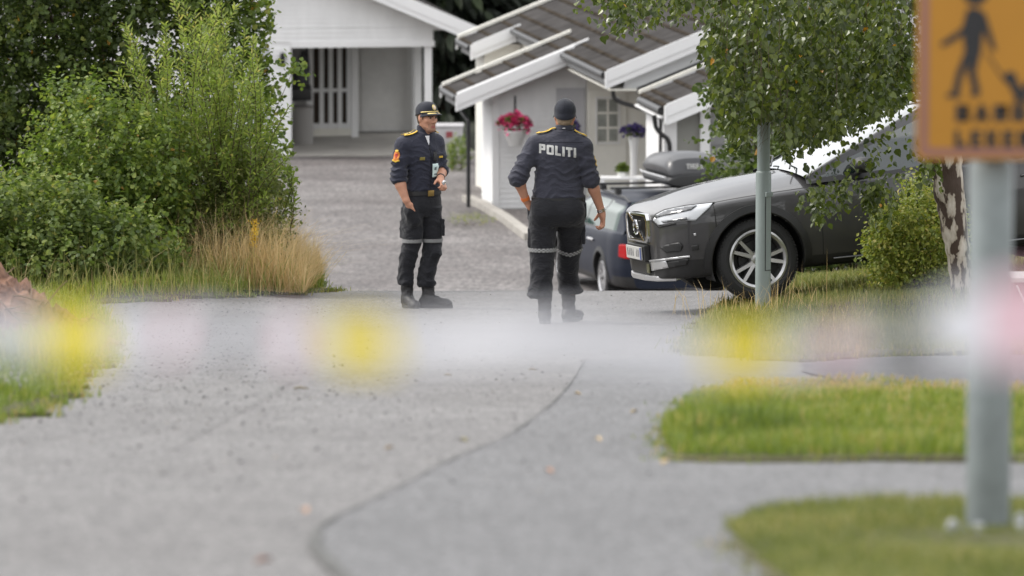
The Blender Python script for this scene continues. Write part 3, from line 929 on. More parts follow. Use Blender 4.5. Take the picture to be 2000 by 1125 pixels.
# ------------------------------------------------------------------ small grey porch building in front, same roof pitch
porch = empty('porch_building', tuple(HO + HU * 1.0 + HV * -11 + np.array([0, 0, .1])), 'grey boarded porch building with a brown roof behind the roof box', 'porch', rotz=ANG)
po = Vector((1.0, -11, .1))
class Shift:
    pass
def rebase(o):
    for v in o.data.vertices: v.co -= po
n0 = len(porch.children)
slab_courses(porch, -11.55, -9.25, 1.02, 4.6, phase=.1)
barge(porch, -11.6, 1.03, 4.6, -1, .19, .13)
cap(porch, -9.22, 1.0, 4.6, .10, .05, CREAM)
cap(porch, -9.16, .98, 4.6, .03, .10, BLACKP)
mb = MB(); z = rzf(1.0); mb.box((1.04, -11.5, z - .24), (1.07, -9.3, z - .06)); mb.build('fascia', GREYP, porch, smooth=False)
mb = MB(); mb.tube([(.99, -11.4, z - .06), (.99, -9.4, z - .06)], .06, 10); mb.build('gutter', BLACKM, porch)
mb = MB(); mb.box((.93, -11.55, z - .16), (.99, -9.25, z - .13)); mb.build('trim_board', WHITE2, porch, smooth=False)
vw = -11.2
c0, _ = HP(1297, 260, vw); c1, _ = HP(1322, 260, vw)
mb = MB(); mb.prism([(c0, -.6), (c1, -.6), (c1, rzf(c1) - .22), (c0, rzf(c0) - .2)], lambda a, b, d: (a, d, b), vw, vw + .12); mb.build('corner_post', WHITE2, porch, smooth=False)
d0, _ = HP(1368, 260, vw); d1, _ = HP(1387, 260, vw)
mb = MB(); mb.prism([(d0, -.6), (d1, -.6), (d1, rzf(d1) - .22), (d0, rzf(d0) - .2)], lambda a, b, d: (a, d, b), vw, vw + .12); mb.build('corner_post', WHITE, porch, smooth=False)
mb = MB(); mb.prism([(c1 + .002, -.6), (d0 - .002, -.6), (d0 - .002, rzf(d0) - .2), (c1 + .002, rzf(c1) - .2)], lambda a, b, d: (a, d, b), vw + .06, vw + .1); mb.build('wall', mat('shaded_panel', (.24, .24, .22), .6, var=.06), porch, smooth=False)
z = -.6
e1 = HP(1452, 260, vw)[0]
while z < 2.4:
    zt = z + .175
    mb = MB()
    mb.hexa([(d1 + .002, vw - .004, z + .004), (e1, vw - .004, z + .004), (e1, vw + .05, z + .004), (d1 + .002, vw + .05, z + .004),
             (d1 + .002, vw + .018, zt), (e1, vw + .018, zt), (e1, vw + .05, zt), (d1 + .002, vw + .05, zt)])
    mb.build('plank', GREYP, porch, smooth=False); z = zt
mb = MB(); mb.prism([(c0 + .02, -.6), (4.4, -.6), (4.4, 2.4), (c0 + .02, 2.2)], lambda a, b, d: (a, d, b), vw + .13, vw + .3); mb.build('wall', GREYP, porch, smooth=False)
mb = MB(); mb.box((c0 + .02, vw + .31, -.6), (c0 + .12, -9.4, rzf(c0) - .1)); mb.build('wall', WHITE, porch, smooth=False)
pipe([(1277, 225), (1281, 250), (1291, 262), (1303, 270), (1308, 280), (1309, 330)], -11.3, .036, porch)
pipe([(1290, 232), (1289, 330)], -11.05, .024, porch)
for ch in porch.children: rebase(ch)
# white hood with a dark pipe on the right end of the grey wall
mb = MB(); q = P(1440, 282, 85.0)
mb.box((-.17, -.15, -.16), (.12, .15, .12)); mb.hexa([(-.2, -.2, .12), (.2, -.2, .2), (.2, .2, .2), (-.2, .2, .12), (-.2, -.2, .16), (.2, -.2, .26), (.2, .2, .26), (-.2, .2, .16)])
hd = mb.build('letter_box', WHITE2, None, smooth=False); hd.location = q
mb = MB(); mb.tube([(.05, -.17, .0), (.26, -.2, -.09)], .025, 8); mb.box((.1, -.1, -.6), (.18, .0, -.02)); mb.build('bracket', BLACKM, hd)
tag(hd, 'white box with a sloping lid at the end of the grey wall', 'letter box')

# concrete edging in front of the annex
E0 = [G(912, 392), G(940, 404), G(985, 430), G(1035, 468)]
mb = MB()
for a, b in zip(E0[:-1], E0[1:]):
    a = Vector(a); b = Vector(b); d = (b - a).normalized(); s = Vector((-d.y, d.x, 0)) * .09
    mb.hexa([a - s - Vector((0, 0, .1)), b - s - Vector((0, 0, .1)), b + s - Vector((0, 0, .1)), a + s - Vector((0, 0, .1)),
             a - s + Vector((0, 0, .1)), b - s + Vector((0, 0, .1)), b + s + Vector((0, 0, .1)), a + s + Vector((0, 0, .1))])
tag(mb.build('kerb', CONC, None, smooth=False), 'pale concrete kerb running from the annex towards the road', None, None, 'structure')
# ================================================================== PLANTS
def unit(a): return a / np.maximum(np.linalg.norm(a, axis=-1, keepdims=True), 1e-9)

LEAFSHAPE = {
    'ovate': [(0, 0), (.30, .30), (.62, .34), (1.0, 0)],
    'round': [(0, 0), (.22, .40), (.68, .42), (1.0, 0)],
    'lance': [(0, 0), (.28, .115), (.65, .12), (1.0, 0)],
    'birch': [(0, 0), (.20, .36), (.50, .34), (1.0, 0)],
    'needle': [(0, 0), (.3, .16), (.7, .12), (1.0, 0)],
}
def leaf_frames(d, droop=0.0):
    n = len(d)
    d = unit(d + np.array([0, 0, -droop]))
    up = unit(np.array([0, 0, 1.0]) + rng.normal(0, .55, (n, 3)))
    r = unit(np.cross(d, up)); nn = np.cross(r, d)
    return d, r, nn

def leaf_cloud(name, pos, d, size, shape, m, parent, var, droop=0.25, fold=.18, n_single=0, single_name='leaf'):
    """Leaves as two folded halves each. The n_single that show largest become objects of their own."""
    d, r, nn = leaf_frames(d, droop)
    s = LEAFSHAPE[shape]
    if n_single:
        vis = np.einsum('ij,ij->i', nn, unit(CAM - pos))
        score = size * np.abs(vis) - 0.012 * (pos[:, 1] - pos[:, 1].min())
        rel = pos - CAM
        dep = rel @ _F
        px = 1000 + FPX * (rel @ _X) / dep; py = 562.5 - FPX * (rel @ _U) / dep
        score = np.where((px > 0) & (px < 2000) & (py > 0) & (py < 560), score, -9)
        idx = np.argsort(-score)[:n_single]
        keep = np.ones(len(pos), bool); keep[idx] = False
        metas = {}
        for i in idx:
            q = int(np.clip(var[i] * 6, 0, 5))
            if q not in metas:
                V = [(0, 0, 0), (s[1][0], s[1][1], fold * s[1][1]), (s[2][0], s[2][1], fold * s[2][1]), (1, 0, -.06), (s[2][0], -s[2][1], fold * s[2][1]), (s[1][0], -s[1][1], fold * s[1][1]), (.5, 0, 0)]
                Fq = [(0, 6, 2, 1), (6, 3, 2), (0, 5, 4, 6), (6, 4, 3)]
                me = bpy.data.meshes.new(single_name)
                me.from_pydata(V, [], Fq); me.materials.append(m)
                a = me.attributes.new('var', 'FLOAT', 'POINT'); a.data.foreach_set('value', np.full(len(V), (q + .5) / 6, np.float32))
                metas[q] = me
            o = bpy.data.objects.new(single_name, metas[q])
            M = Matrix(((d[i, 0], r[i, 0], nn[i, 0], pos[i, 0]), (d[i, 1], r[i, 1], nn[i, 1], pos[i, 1]), (d[i, 2], r[i, 2], nn[i, 2], pos[i, 2]), (0, 0, 0, 1)))
            o.matrix_local = M @ Matrix.Scale(float(size[i]), 4)
            link(o, parent)
            if parent is not None:
                o.matrix_parent_inverse = parent.matrix_world.inverted() if False else Matrix.Translation(-Vector(parent.location))
        pos, d, r, nn, size, var = pos[keep], d[keep], r[keep], nn[keep], size[keep], var[keep]
    n = len(pos)
    S = size[:, None]
    def pt(a, b): return pos + d * S * a + r * S * b + nn * S * abs(b) * fold
    V = np.stack([pos, pt(*s[1]), pt(*s[2]), pos + d * S - nn * S * .06, pt(s[2][0], -s[2][1]), pt(s[1][0], -s[1][1])], 1).reshape(-1, 3)
    if parent is not None: V = V - np.array(parent.location)[None]
    k = np.arange(n)[:, None] * 6
    F = np.concatenate([np.concatenate([k, k + 3, k + 2, k + 1], 1), np.concatenate([k, k + 5, k + 4, k + 3], 1)])
    o = npmesh(name, V, F, m, parent, smooth=False, attr=np.repeat(var, 6))
    return tag(o, kind='stuff')

def in_blobs(blobs, n, shell=0.55):
    """Random points in ellipsoids, denser towards the outside; returns points and outward directions."""
    vol = np.array([b[3] * b[4] * b[5] for b in blobs]) ** (2 / 3)
    ch = rng.choice(len(blobs), n, p=vol / vol.sum())
    B = np.array(blobs, float)[ch]
    u = unit(rng.normal(0, 1, (n, 3)))
    rad = (shell ** 3 + (1 - shell ** 3) * rng.random(n)) ** (1 / 3)
    rad = rad * (1 + 0.16 * np.sin(u[:, 0] * 7 + ch * 2) * np.cos(u[:, 2] * 6 + ch)) + np.abs(rng.normal(0, .05, n))
    return B[:, :3] + u * rad[:, None] * B[:, 3:6], u, ch

def twigs_to_leaves(base, dirs, length, n_leaf, spread=0.75, jitter=.01):
    """Leaves in alternation along short twigs."""
    n = len(base)
    t = (np.arange(n_leaf) + .6) / n_leaf
    dirs = unit(dirs)
    side = unit(np.cross(dirs, unit(rng.normal(0, 1, (n, 3)))))
    pos = base[:, None] + dirs[:, None] * (length[:, None] * t[None])[..., None]
    sg = np.where(np.arange(n_leaf) % 2 == 0, 1, -1)[None, :, None]
    ld = dirs[:, None] * (1 - spread) + side[:, None] * sg * spread + rng.normal(0, .25, (n, n_leaf, 3))
    pos = pos + rng.normal(0, jitter, pos.shape)
    return pos.reshape(-1, 3), unit(ld.reshape(-1, 3))

BARK = mat('bark_brown', (0.075, 0.058, 0.042), 0.9, var=0.4, vscale=14, bump=0.6, bscale=40, stretch=(1, 1, .25))
TWIG = mat('twig_brown', (0.085, 0.060, 0.040), 0.8, var=.3, vscale=20)
L_DARK = leaf_mat('leaf_dark', [(0, (.040, .062, .016)), (.45, (.085, .125, .030)), (.80, (.155, .20, .048)), (.97, (.24, .26, .06)), (1, (.42, .22, .03))], .5, .36)
L_WILL = leaf_mat('leaf_willow', [(0, (.095, .145, .028)), (.5, (.205, .275, .056)), (.9, (.38, .42, .11)), (1, (.48, .42, .13))], .45, .45)
L_SAP = leaf_mat('leaf_sapling', [(0, (.075, .125, .026)), (.5, (.165, .230, .046)), (.88, (.31, .36, .08)), (.97, (.26, .24, .05)), (1, (.36, .22, .05))], .45, .44)
L_BERRY = leaf_mat('leaf_bramble', [(0, (.062, .098, .026)), (.5, (.145, .200, .046)), (.9, (.28, .325, .08)), (1, (.26, .23, .06))], .5, .42)
L_OLIVE = leaf_mat('leaf_olive', [(0, (.080, .105, .028)), (.5, (.165, .195, .052)), (.9, (.28, .29, .09)), (1, (.42, .32, .11))], .55, .42)
L_BIRCH = leaf_mat('leaf_birch', [(0, (.030, .046, .011)), (.45, (.074, .102, .021)), (.85, (.155, .185, .036)), (.985, (.22, .25, .05)), (1, (.50, .24, .02))], .27, .36)
L_BUSH = leaf_mat('leaf_bush', [(0, (.10, .14, .026)), (.5, (.23, .28, .05)), (.85, (.40, .39, .09)), (1, (.48, .40, .12))], .45, .35)
L_SPRUCE = leaf_mat('spruce_needles', [(0, (.007, .011, .006)), (.6, (.014, .022, .010)), (1, (.034, .052, .014))], .7, .12)

def stems(name, parent, root, tips, r0=.02, m=TWIG, bend=.25, n=5):
    mb = MB(); o = Vector(parent.location)
    for tp in tips:
        a = Vector(root) + Vector((random.uniform(-.12, .12), random.uniform(-.12, .12), 0)); b = Vector(tp)
        c = a.lerp(b, .5) + Vector((random.uniform(-bend, bend), random.uniform(-bend, bend), .1)) * (b - a).length * .35
        pts = []
        for i in range(6):
            t = i / 5
            pts.append(a * (1 - t) ** 2 + c * 2 * t * (1 - t) + b * t * t - o)
        rr = r0 * random.uniform(.7, 1.1)
        mb.tube(pts, [rr * (1 - .8 * i / 5) for i in range(6)], n)
    return mb.build(name, m, parent, fixn=False)

def shrub(name, label, root, blobs, n_twigs, tl, n_leaf, size, shape, m, up=.5, single=0, shell=.5, stem_n=10, r0=.02, group=None, cat='shrub', vshift=0.0, drp=.25):
    root = tuple(root)
    t = empty(name, root, label, cat, group)
    base, u, ch = in_blobs(blobs, n_twigs, shell)
    gz = T(base[:, 0], base[:, 1]) + .03
    k = base[:, 2] > gz
    base, u = base[k], u[k]
    dirs = unit(u * .8 + np.array([0, 0, up]) + rng.normal(0, .4, u.shape))
    ln = rng.uniform(.6, 1.3, len(base)) * tl
    pos, ld = twigs_to_leaves(base, dirs, ln, n_leaf)
    sz = rng.uniform(.65, 1.25, len(pos)) * size
    var = np.clip(rng.normal(.42, .2, len(pos)) + np.repeat(rng.normal(0, .12, len(base)), n_leaf) + vshift, 0, .96)
    var[rng.random(len(pos)) < .004] = 1.0
    tips = [tuple(base[i] ) for i in rng.choice(len(base), min(stem_n, len(base)), replace=False)]
    stems('stem', t, root, tips, r0)
    leaf_cloud('foliage', pos, ld, sz, shape, m, t, var, drp, n_single=single)
    return t

def PZ(px, py, Y): return tuple(P(px, py, Y))
def blob(px, py, Y, rx, ry, rz_):
    p = P(px, py, Y); return (p[0], p[1], p[2], rx, ry, rz_)

# ---- left hedge: several different shrubs grown together
shrub('tall_shrub', 'tall dark green shrub with small round leaves at the back of the hedge', (-3.9, 56.6, float(T(-3.9, 56.6))),
      [blob(60, 150, 56.6, 1.3, .9, 1.5), blob(-120, 300, 56.4, 1.2, .8, 1.6), blob(270, 90, 56.8, 1.0, .8, 1.2), blob(180, 330, 56.4, 1.0, .7, 1.2), blob(90, -150, 56.6, 1.5, .9, 1.2), blob(380, -60, 57.4, .5, .5, .7)],
      5400, .28, 10, .055, 'round', L_DARK, .15, single=150, shell=.15, stem_n=24, r0=.035)
# the branch that reaches out over the garage
shrub('hawthorn', 'round-leaved shrub whose branches reach out in front of the garage', (-2.75, 57.2, float(T(-2.75, 57.2))),
      [blob(440, 20, 57.0, .38, .3, .42), blob(380, -20, 56.6, .3, .3, .4), blob(505, 25, 57.2, .13, .15, .10), blob(470, 170, 57.0, .28, .3, .5), blob(545, 140, 57.0, .17, .15, .07), blob(515, 190, 57.0, .14, .15, .14), blob(500, 330, 56.6, .28, .3, .5), blob(440, 430, 56.4, .35, .3, .4), blob(545, 345, 56.4, .08, .1, .10)],
      800, .17, 8, .052, 'round', L_SAP, .25, single=110, shell=.3, stem_n=22, r0=.014)
# willow: long shoots set with narrow leaves
wroot = (-2.95, 54.6, float(T(-2.95, 54.6)))
wil = empty('willow_shrub', wroot, 'bright green willow shrub with long upright shoots and narrow leaves', 'shrub')
tips = [(430, 20), (470, 60), (500, 110), (455, 140), (520, 160), (540, 210), (415, -10), (485, 30), (350, -20), (310, 40), (386, -10), (398, 30), (372, 40), (229, 44), (265, 66), (314, 99), (352, 75), (440, 120), (474, 165), (500, 190), (452, 90), (418, 60), (340, 130), (290, 150), (245, 130), (410, 150), (525, 235), (530, 290), (555, 262), (565, 315), (505, 270), (470, 230), (430, 210), (380, 200), (330, 220), (285, 230), (360, 160), (395, 110), (460, 300), (500, 350), (540, 330), (400, 290), (340, 300), (300, 320), (440, 350), (380, 370), (520, 400), (470, 410), (420, 430), (570, 370), (260, 330), (355, 260), (415, 250), (485, 160)]
bp_, bd_ = [], []
mbw = MB()
for rep in range(3):
    for (px, py) in (tips if rep < 2 else tips[::2]):
        Yk = rng.uniform(53.2, 55.2)
        e = P(px + rng.normal(0, 16), py + rng.normal(0, 14) + rep * 30, Yk)
        a = np.array(wroot) + np.array([rng.normal(0, .25), rng.normal(0, .25), .1])
        a[0] += (e[0] - a[0]) * .45
        c = (a + e) / 2 + np.array([rng.normal(0, .2) - (e[0] - a[0]) * .25, rng.normal(0, .15), rng.uniform(.1, .5)])
        t = np.linspace(0, 1, 36)[:, None]
        cur = a * (1 - t) ** 2 + c * 2 * t * (1 - t) + e * t * t
        tg = unit(np.gradient(cur, axis=0))
        L = np.linalg.norm(np.diff(cur, axis=0), axis=1).sum()
        nl = int(L / .021)
        tt = np.linspace(.30, 1, nl)
        pp = np.stack([np.interp(tt, t[:, 0], cur[:, q]) for q in range(3)], -1)
        gg = unit(np.stack([np.interp(tt, t[:, 0], tg[:, q]) for q in range(3)], -1))
        ph = np.arange(nl) * 2.4 + rng.uniform(0, 6)
        s1 = unit(np.cross(gg, np.array([0, 1.0, .1]))); s2 = np.cross(gg, s1)
        dd = unit(gg * .75 + (s1 * np.cos(ph)[:, None] + s2 * np.sin(ph)[:, None]) * .75)
        bp_.append(pp); bd_.append(dd)
        mbw.tube([Vector(q - np.array(wroot)) for q in cur[::7]] + [Vector(cur[-1] - np.array(wroot))], [.009, .008, .007, .005, .004, .003, .002][:len(cur[::7]) + 1], 4, cap=False)
mbw.build('stem', TWIG, wil, fixn=False)
wp = np.concatenate(bp_); wd_ = np.concatenate(bd_)
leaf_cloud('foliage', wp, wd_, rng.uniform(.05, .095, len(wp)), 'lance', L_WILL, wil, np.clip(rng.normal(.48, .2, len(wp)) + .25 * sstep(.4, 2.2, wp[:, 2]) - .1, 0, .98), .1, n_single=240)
# filling of the middle, olive, mixed
shrub('mixed_shrub', 'olive green shrub with fine foliage in the middle of the hedge', (-2.7, 54.0, float(T(-2.7, 54.0))),
      [blob(390, 400, 54.2, .62, .5, .62), blob(500, 400, 54.4, .28, .4, .45), blob(300, 450, 54.0, .5, .5, .5), blob(450, 480, 54, .45, .4, .35)],
      2300, .24, 9, .036, 'ovate', L_OLIVE, .5, single=90, shell=.4, stem_n=30, r0=.010)
shrub('sapling', 'young birch sapling with yellow-green leaves in front of the dark shrub', (-3.75, 53.6, float(T(-3.75, 53.6))),
      [blob(190, 330, 53.5, .62, .4, .55), blob(110, 400, 53.4, .62, .4, .5), blob(250, 420, 53.4, .5, .4, .5), blob(150, 240, 53.8, .35, .3, .35), blob(300, 330, 53.6, .35, .3, .5)],
      1250, .26, 9, .052, 'birch', L_SAP, .35, single=200, shell=.35, stem_n=26, r0=.012)
shrub('bramble', 'low bramble with toothed leaves at the left edge of the hedge', (-4.3, 52.3, float(T(-4.3, 52.3))),
      [blob(60, 450, 52.4, .62, .4, .45), blob(170, 480, 52.3, .5, .4, .40), blob(-60, 480, 52.2, .5, .4, .5), blob(90, 530, 52.0, .5, .3, .25), blob(260, 500, 52.4, .4, .3, .3)],
      1500, .22, 9, .048, 'round', L_BERRY, .4, single=160, shell=.35, stem_n=24, r0=.009)
# yellow flower spike near the dry grass
q = P(497, 520, 53.0)
fl = empty('goldenrod', (q[0], q[1], float(T(q[0], q[1]))), 'yellow goldenrod spike rising from the tall grass', 'flower')
mb = MB(); zz = [0, float(P(497, 470, 53)[2] - fl.location.z), float(P(500, 428, 53)[2] - fl.location.z)]
mb.tube([(0, 0, 0), (0, 0, zz[1]), (.015, 0, zz[2])], [.006, .005, .003], 5); mb.build('stem', TWIG, fl)
n = 220; tt = rng.random(n); pos = np.column_stack([rng.normal(0, .018, n), rng.normal(0, .018, n), zz[1] - .06 + tt * (zz[2] - zz[1] + .06)]) + np.array(fl.location)
leaf_cloud('blossom', pos, unit(rng.normal(0, 1, (n, 3))), np.full(n, .016), 'round', mat('yellow_blossom', (.62, .40, .02), .6), fl, np.zeros(n))

# ---- birch on the right
broot = P(1884, 612, 46.0); broot[2] = float(T(broot[0], broot[1])) - .02
birch = empty('birch_tree', tuple(broot), 'birch with flaking white bark and hanging leafy branches before the car', 'tree')
def birch_bark():
    m = bpy.data.materials.new('birch_bark'); m.use_nodes = True
    nt = m.node_tree; n = nt.nodes; l = nt.links; b = n['Principled BSDF']; b.inputs['Roughness'].default_value = .75
    tc = n.new('ShaderNodeTexCoord'); mp = n.new('ShaderNodeMapping'); mp.inputs['Scale'].default_value = (13, 13, 4.6)
    l.new(tc.outputs['Object'], mp.inputs['Vector'])
    t = n.new('ShaderNodeTexNoise'); t.inputs['Scale'].default_value = 1.0; t.inputs['Detail'].default_value = 4; t.inputs['Roughness'].default_value = .55
    l.new(mp.outputs[0], t.inputs['Vector'])
    r = n.new('ShaderNodeValToRGB'); e = r.color_ramp.elements
    e[0].position = .47; e[0].color = (.050, .030, .020, 1); e[1].position = .50; e[1].color = (.36, .31, .25, 1)
    e2 = e.new(.64); e2.color = (.56, .51, .45, 1)
    l.new(t.outputs['Fac'], r.inputs['Fac']); l.new(r.outputs[0], b.inputs['Base Color'])
    bp = n.new('ShaderNodeBump'); bp.inputs['Strength'].default_value = .8; bp.inputs['Distance'].default_value = .03
    l.new(t.outputs['Fac'], bp.inputs['Height']); l.new(bp.outputs[0], b.inputs['Normal'])
    return m
BIRCHB = birch_bark()
mb = MB()
pts = []; rr = []
for px, py, w in ((1884, 616, 40), (1880, 560, 44), (1872, 500, 46), (1862, 430, 54), (1853, 370, 60), (1848, 300, 60), (1845, 180, 56), (1846, 0, 52), (1850, -250, 42), (1846, -600, 26), (1840, -900, 10)):
    pts.append(Vector(P(px, py, 46.0) - broot)); rr.append(w / 2 / 240)
# finer rings with slight irregularity
P2 = []; R2 = []
for i in range(len(pts) - 1):
    for j in range(5):
        t = j / 5
        P2.append(pts[i].lerp(pts[i + 1], t) + Vector((random.uniform(-.006, .006), random.uniform(-.006, .006), 0))); R2.append((rr[i] * (1 - t) + rr[i + 1] * t) * random.uniform(.94, 1.06))
P2.append(pts[-1]); R2.append(rr[-1])
mb.tube(P2, R2, 16); mb.build('trunk', BIRCHB, birch, fixn=False)
# limbs arching out above the frame and hanging twigs
dens = [  # pixel cells with hanging foliage: (x0, x1, y0, y1, weight)
    (1390, 1800, -60, 120, 2.6), (1400, 1790, 100, 250, 3.0), (1420, 1720, 230, 300, .8), (1380, 1470, 70, 240, 1.1), (1150, 1400, -60, 20, .55), (1200, 1330, 0, 60, .18),
    (1300, 1420, 10, 110, .22), (1470, 1560, 280, 360, .16), (1560, 1760, 270, 350, .50), (1520, 1640, 330, 430, .26), (1660, 1780, 300, 420, .45), (1780, 1850, 290, 370, .35), (1385, 1450, 150, 300, .25), (1600, 1690, 380, 430, .05), (1800, 2000, -200, 0, .6)]
wts = np.array([d[4] * math.sqrt((d[1] - d[0]) * (d[3] - d[2])) for d in dens])
NT = 1400
ci = rng.choice(len(dens), NT, p=wts / wts.sum())
D4 = np.array(dens)[ci]
tx = D4[:, 0] + rng.random(NT) * (D4[:, 1] - D4[:, 0]); ty = D4[:, 2] + rng.random(NT) * (D4[:, 3] - D4[:, 2]) - 30
cq_ = rng.integers(0, 210, NT)                       # twigs hang in sprays
c1_, c2_ = tx[:210].copy(), ty[:210].copy(); sel_ = rng.random(NT) < .72
tx = np.where(sel_, c1_[cq_] + rng.normal(0, 13, NT), tx); ty = np.where(sel_, c2_[cq_] + rng.normal(0, 26, NT), ty)
tY = rng.uniform(43.8, 47.3, NT); tY = np.where(sel_, rng.uniform(43.8, 47.3, 210)[cq_] + rng.normal(0, .1, NT), tY)
base = np.array([P(a, b, c) for a, b, c in zip(tx, ty, tY)])
dirs = unit(np.column_stack([rng.normal(-.12, .28, NT), rng.normal(0, .28, NT), -np.ones(NT)]))
ln = rng.uniform(.16, .40, NT)
nl = 12
t = (np.arange(nl) + .4) / nl
curve = base[:, None] + dirs[:, None] * (ln[:, None] * t[None])[..., None]
lat = unit(np.column_stack([rng.normal(0, 1, NT), rng.normal(0, 1, NT), np.zeros(NT)]))
curve = curve + lat[:, None] * (np.sin(t * 2.2)[None, :, None] * .05)
sg = np.where(np.arange(nl) % 2 == 0, 1, -1)[None, :, None]
ld = unit(dirs[:, None] * .45 + lat[:, None] * sg * .8 + rng.normal(0, .3, (NT, nl, 3)))
pos = (curve + ld * .018).reshape(-1, 3); ld = ld.reshape(-1, 3)
rel = pos - CAM; dep = rel @ _F
ppx = 1000 + FPX * (rel @ _X) / dep; ppy = 562.5 - FPX * (rel @ _U) / dep
# outline of the crown: lower edge and left edge as in the photograph
lower = np.interp(ppx, [1140, 1200, 1260, 1330, 1380, 1405, 1435, 1460, 1480, 1512, 1535, 1560, 1600, 1640, 1680, 1720, 1780, 1850], [35, 80, 60, 95, 120, 235, 300, 280, 225, 225, 320, 410, 440, 425, 400, 455, 400, 370]) + rng.normal(0, 8, len(ppx))
hood = (ppx > 1525) & (ppx < 1790) & (ppy > 316 - (ppx - 1530) * .46) & (ppy < 345 + .25 * np.abs(ppx - 1660))      # the windscreen shows through here
keep = (ppy < lower) & ~(hood & (rng.random(len(ppx)) < .86)) & ((ppx < 1795) | (ppy > 270) | (ppy < -10))
pos, ld = pos[keep], ld[keep]
var = np.clip(rng.normal(.42, .22, len(pos)), 0, .97); var[rng.random(len(pos)) < .003] = 1
leaf_cloud('crown', pos, ld, rng.choice([.036, .05, .062, .078], len(pos), p=[.25, .35, .28, .12]) * rng.uniform(.9, 1.1, len(pos)), 'birch', L_BIRCH, birch, var, .55, n_single=300)
mb = MB()
bo = Vector(broot)
for i in rng.choice(NT, 420, replace=False):
    if not (-500 < ty[i] < 330): continue
    a = Vector(base[i]) - bo; b_ = Vector(curve[i, -1]) - bo; mid = Vector(curve[i, nl // 2]) - bo
    py_end = ty[i] + ln[i] * 240
    if 1525 < tx[i] < 1790 and py_end > 300 - (tx[i] - 1530) * .46: continue
    if py_end > np.interp(tx[i], [1140, 1380, 1450, 1560, 1780], [40, 110, 320, 400, 400]): continue
    mb.tube([a + Vector((0, 0, .25)), a, mid, b_], [.0022, .002, .0016, .001], 4, cap=False)
for px, py, Yk in ((1150, -120, 45), (1300, -160, 44.5), (1420, -140, 46.5), (1500, -200, 45), (1600, -220, 44.3), (1700, -150, 47), (1480, -60, 44.6), (1620, -60, 46.8)):
    a = Vector(P(1847, -150 - random.uniform(0, 250), 46.0)) - bo; b_ = Vector(P(px, py, Yk)) - bo
    c = a.lerp(b_, .5) + Vector((0, 0, .45))
    mb.tube([a * (1 - s_) ** 2 + c * 2 * s_ * (1 - s_) + b_ * s_ * s_ for s_ in np.linspace(0, 1, 9)], [.03 * (1 - s_ * .8) for s_ in np.linspace(0, 1, 9)], 6)
tag(mb.build('branch', TWIG, birch, fixn=False), kind='stuff')

# second birch trunk at the right edge
b2 = P(1990, 560, 52.0); b2[2] = float(T(b2[0], b2[1]))
bt2 = empty('birch_tree', tuple(b2), 'thin white birch stem behind the utility cabinet', 'tree')
mb = MB(); mb.tube([Vector(P(px, py, 52.0) - b2) for px, py in ((1990, 620), (1992, 540), (1996, 460), (2004, 380), (2012, 200), (2016, -200))], [.07, .07, .06, .055, .05, .03], 12); mb.build('trunk', BIRCHB, bt2, fixn=False)
nn_ = 700
pos = np.column_stack([rng.normal(b2[0] + .35, .5, nn_), rng.normal(52.2, .5, nn_), rng.uniform(2.6, 4.6, nn_)])
leaf_cloud('crown', pos, unit(rng.normal(0, 1, (nn_, 3))), rng.uniform(.045, .075, nn_), 'birch', L_BIRCH, bt2, np.clip(rng.normal(.4, .2, nn_), 0, .97), .5)

# bush by the birch trunk
shrub('bush', 'yellow-green bush growing beside the birch trunk', (3.42, 47.4, float(T(3.42, 47.4))),
      [blob(1775, 490, 47.4, .30, .35, .32), blob(1810, 430, 47.2, .22, .3, .22), blob(1735, 500, 47.3, .13, .25, .20), blob(1830, 480, 47.6, .24, .3, .40), blob(1800, 395, 47.6, .12, .2, .15), blob(1708, 505, 47.2, .06, .1, .10), blob(1726, 395, 47.3, .05, .08, .05), blob(1790, 372, 47.4, .05, .08, .06), blob(1715, 445, 47.3, .07, .1, .04), blob(1760, 455, 47.2, .14, .2, .14)],
      1700, .15, 8, .034, 'ovate', L_BUSH, .4, single=110, shell=.25, stem_n=16, r0=.007, vshift=.08)
# dark bushes behind the grey car and at the right edge
dk = [(1560, 150, 62.5, 1.0, .9, 1.9), (1700, 130, 62.0, 1.0, .9, 1.7), (1460, 240, 66.0, .30, .5, 1.0), (1840, 200, 61.5, .9, .9, 1.9), (1990, 330, 57.5, .55, .6, 1.5), (2080, 200, 58.0, .8, .8, 1.9), (1650, 320, 60.0, .8, .5, 1.0)]
labs = ['dark green bush behind the windscreen of the grey car', 'dark bush behind the roof of the grey car', 'narrow dark bush between the grey wall and the lamp post', 'dark bush hidden behind the yellow sign', 'green hedge bush at the right edge behind the pole', 'tall green bush beyond the right edge of the lawn', 'low dark bush behind the bonnet of the grey car']
for (px, py, Y, rx, ry, rzz), lb in zip(dk, labs):
    p = P(px, py, Y); gz = float(T(p[0], Y))
    zc = p[2]; h = max(.5, zc + rzz - gz)
    br = Y < 59
    shrub('bush', lb, (p[0], Y, gz), [(p[0], Y, gz + h * .55, rx, ry, h * .52), (p[0] + .2, Y - .2, gz + h * .3, rx * .9, ry * .8, h * .32)],
          int(950 * max(.25, rx)), .30, 9, .070, 'round', L_SAP if br else L_DARK, .2, shell=.5, stem_n=8, r0=.02, group=None, vshift=-.12 if br else -.05)

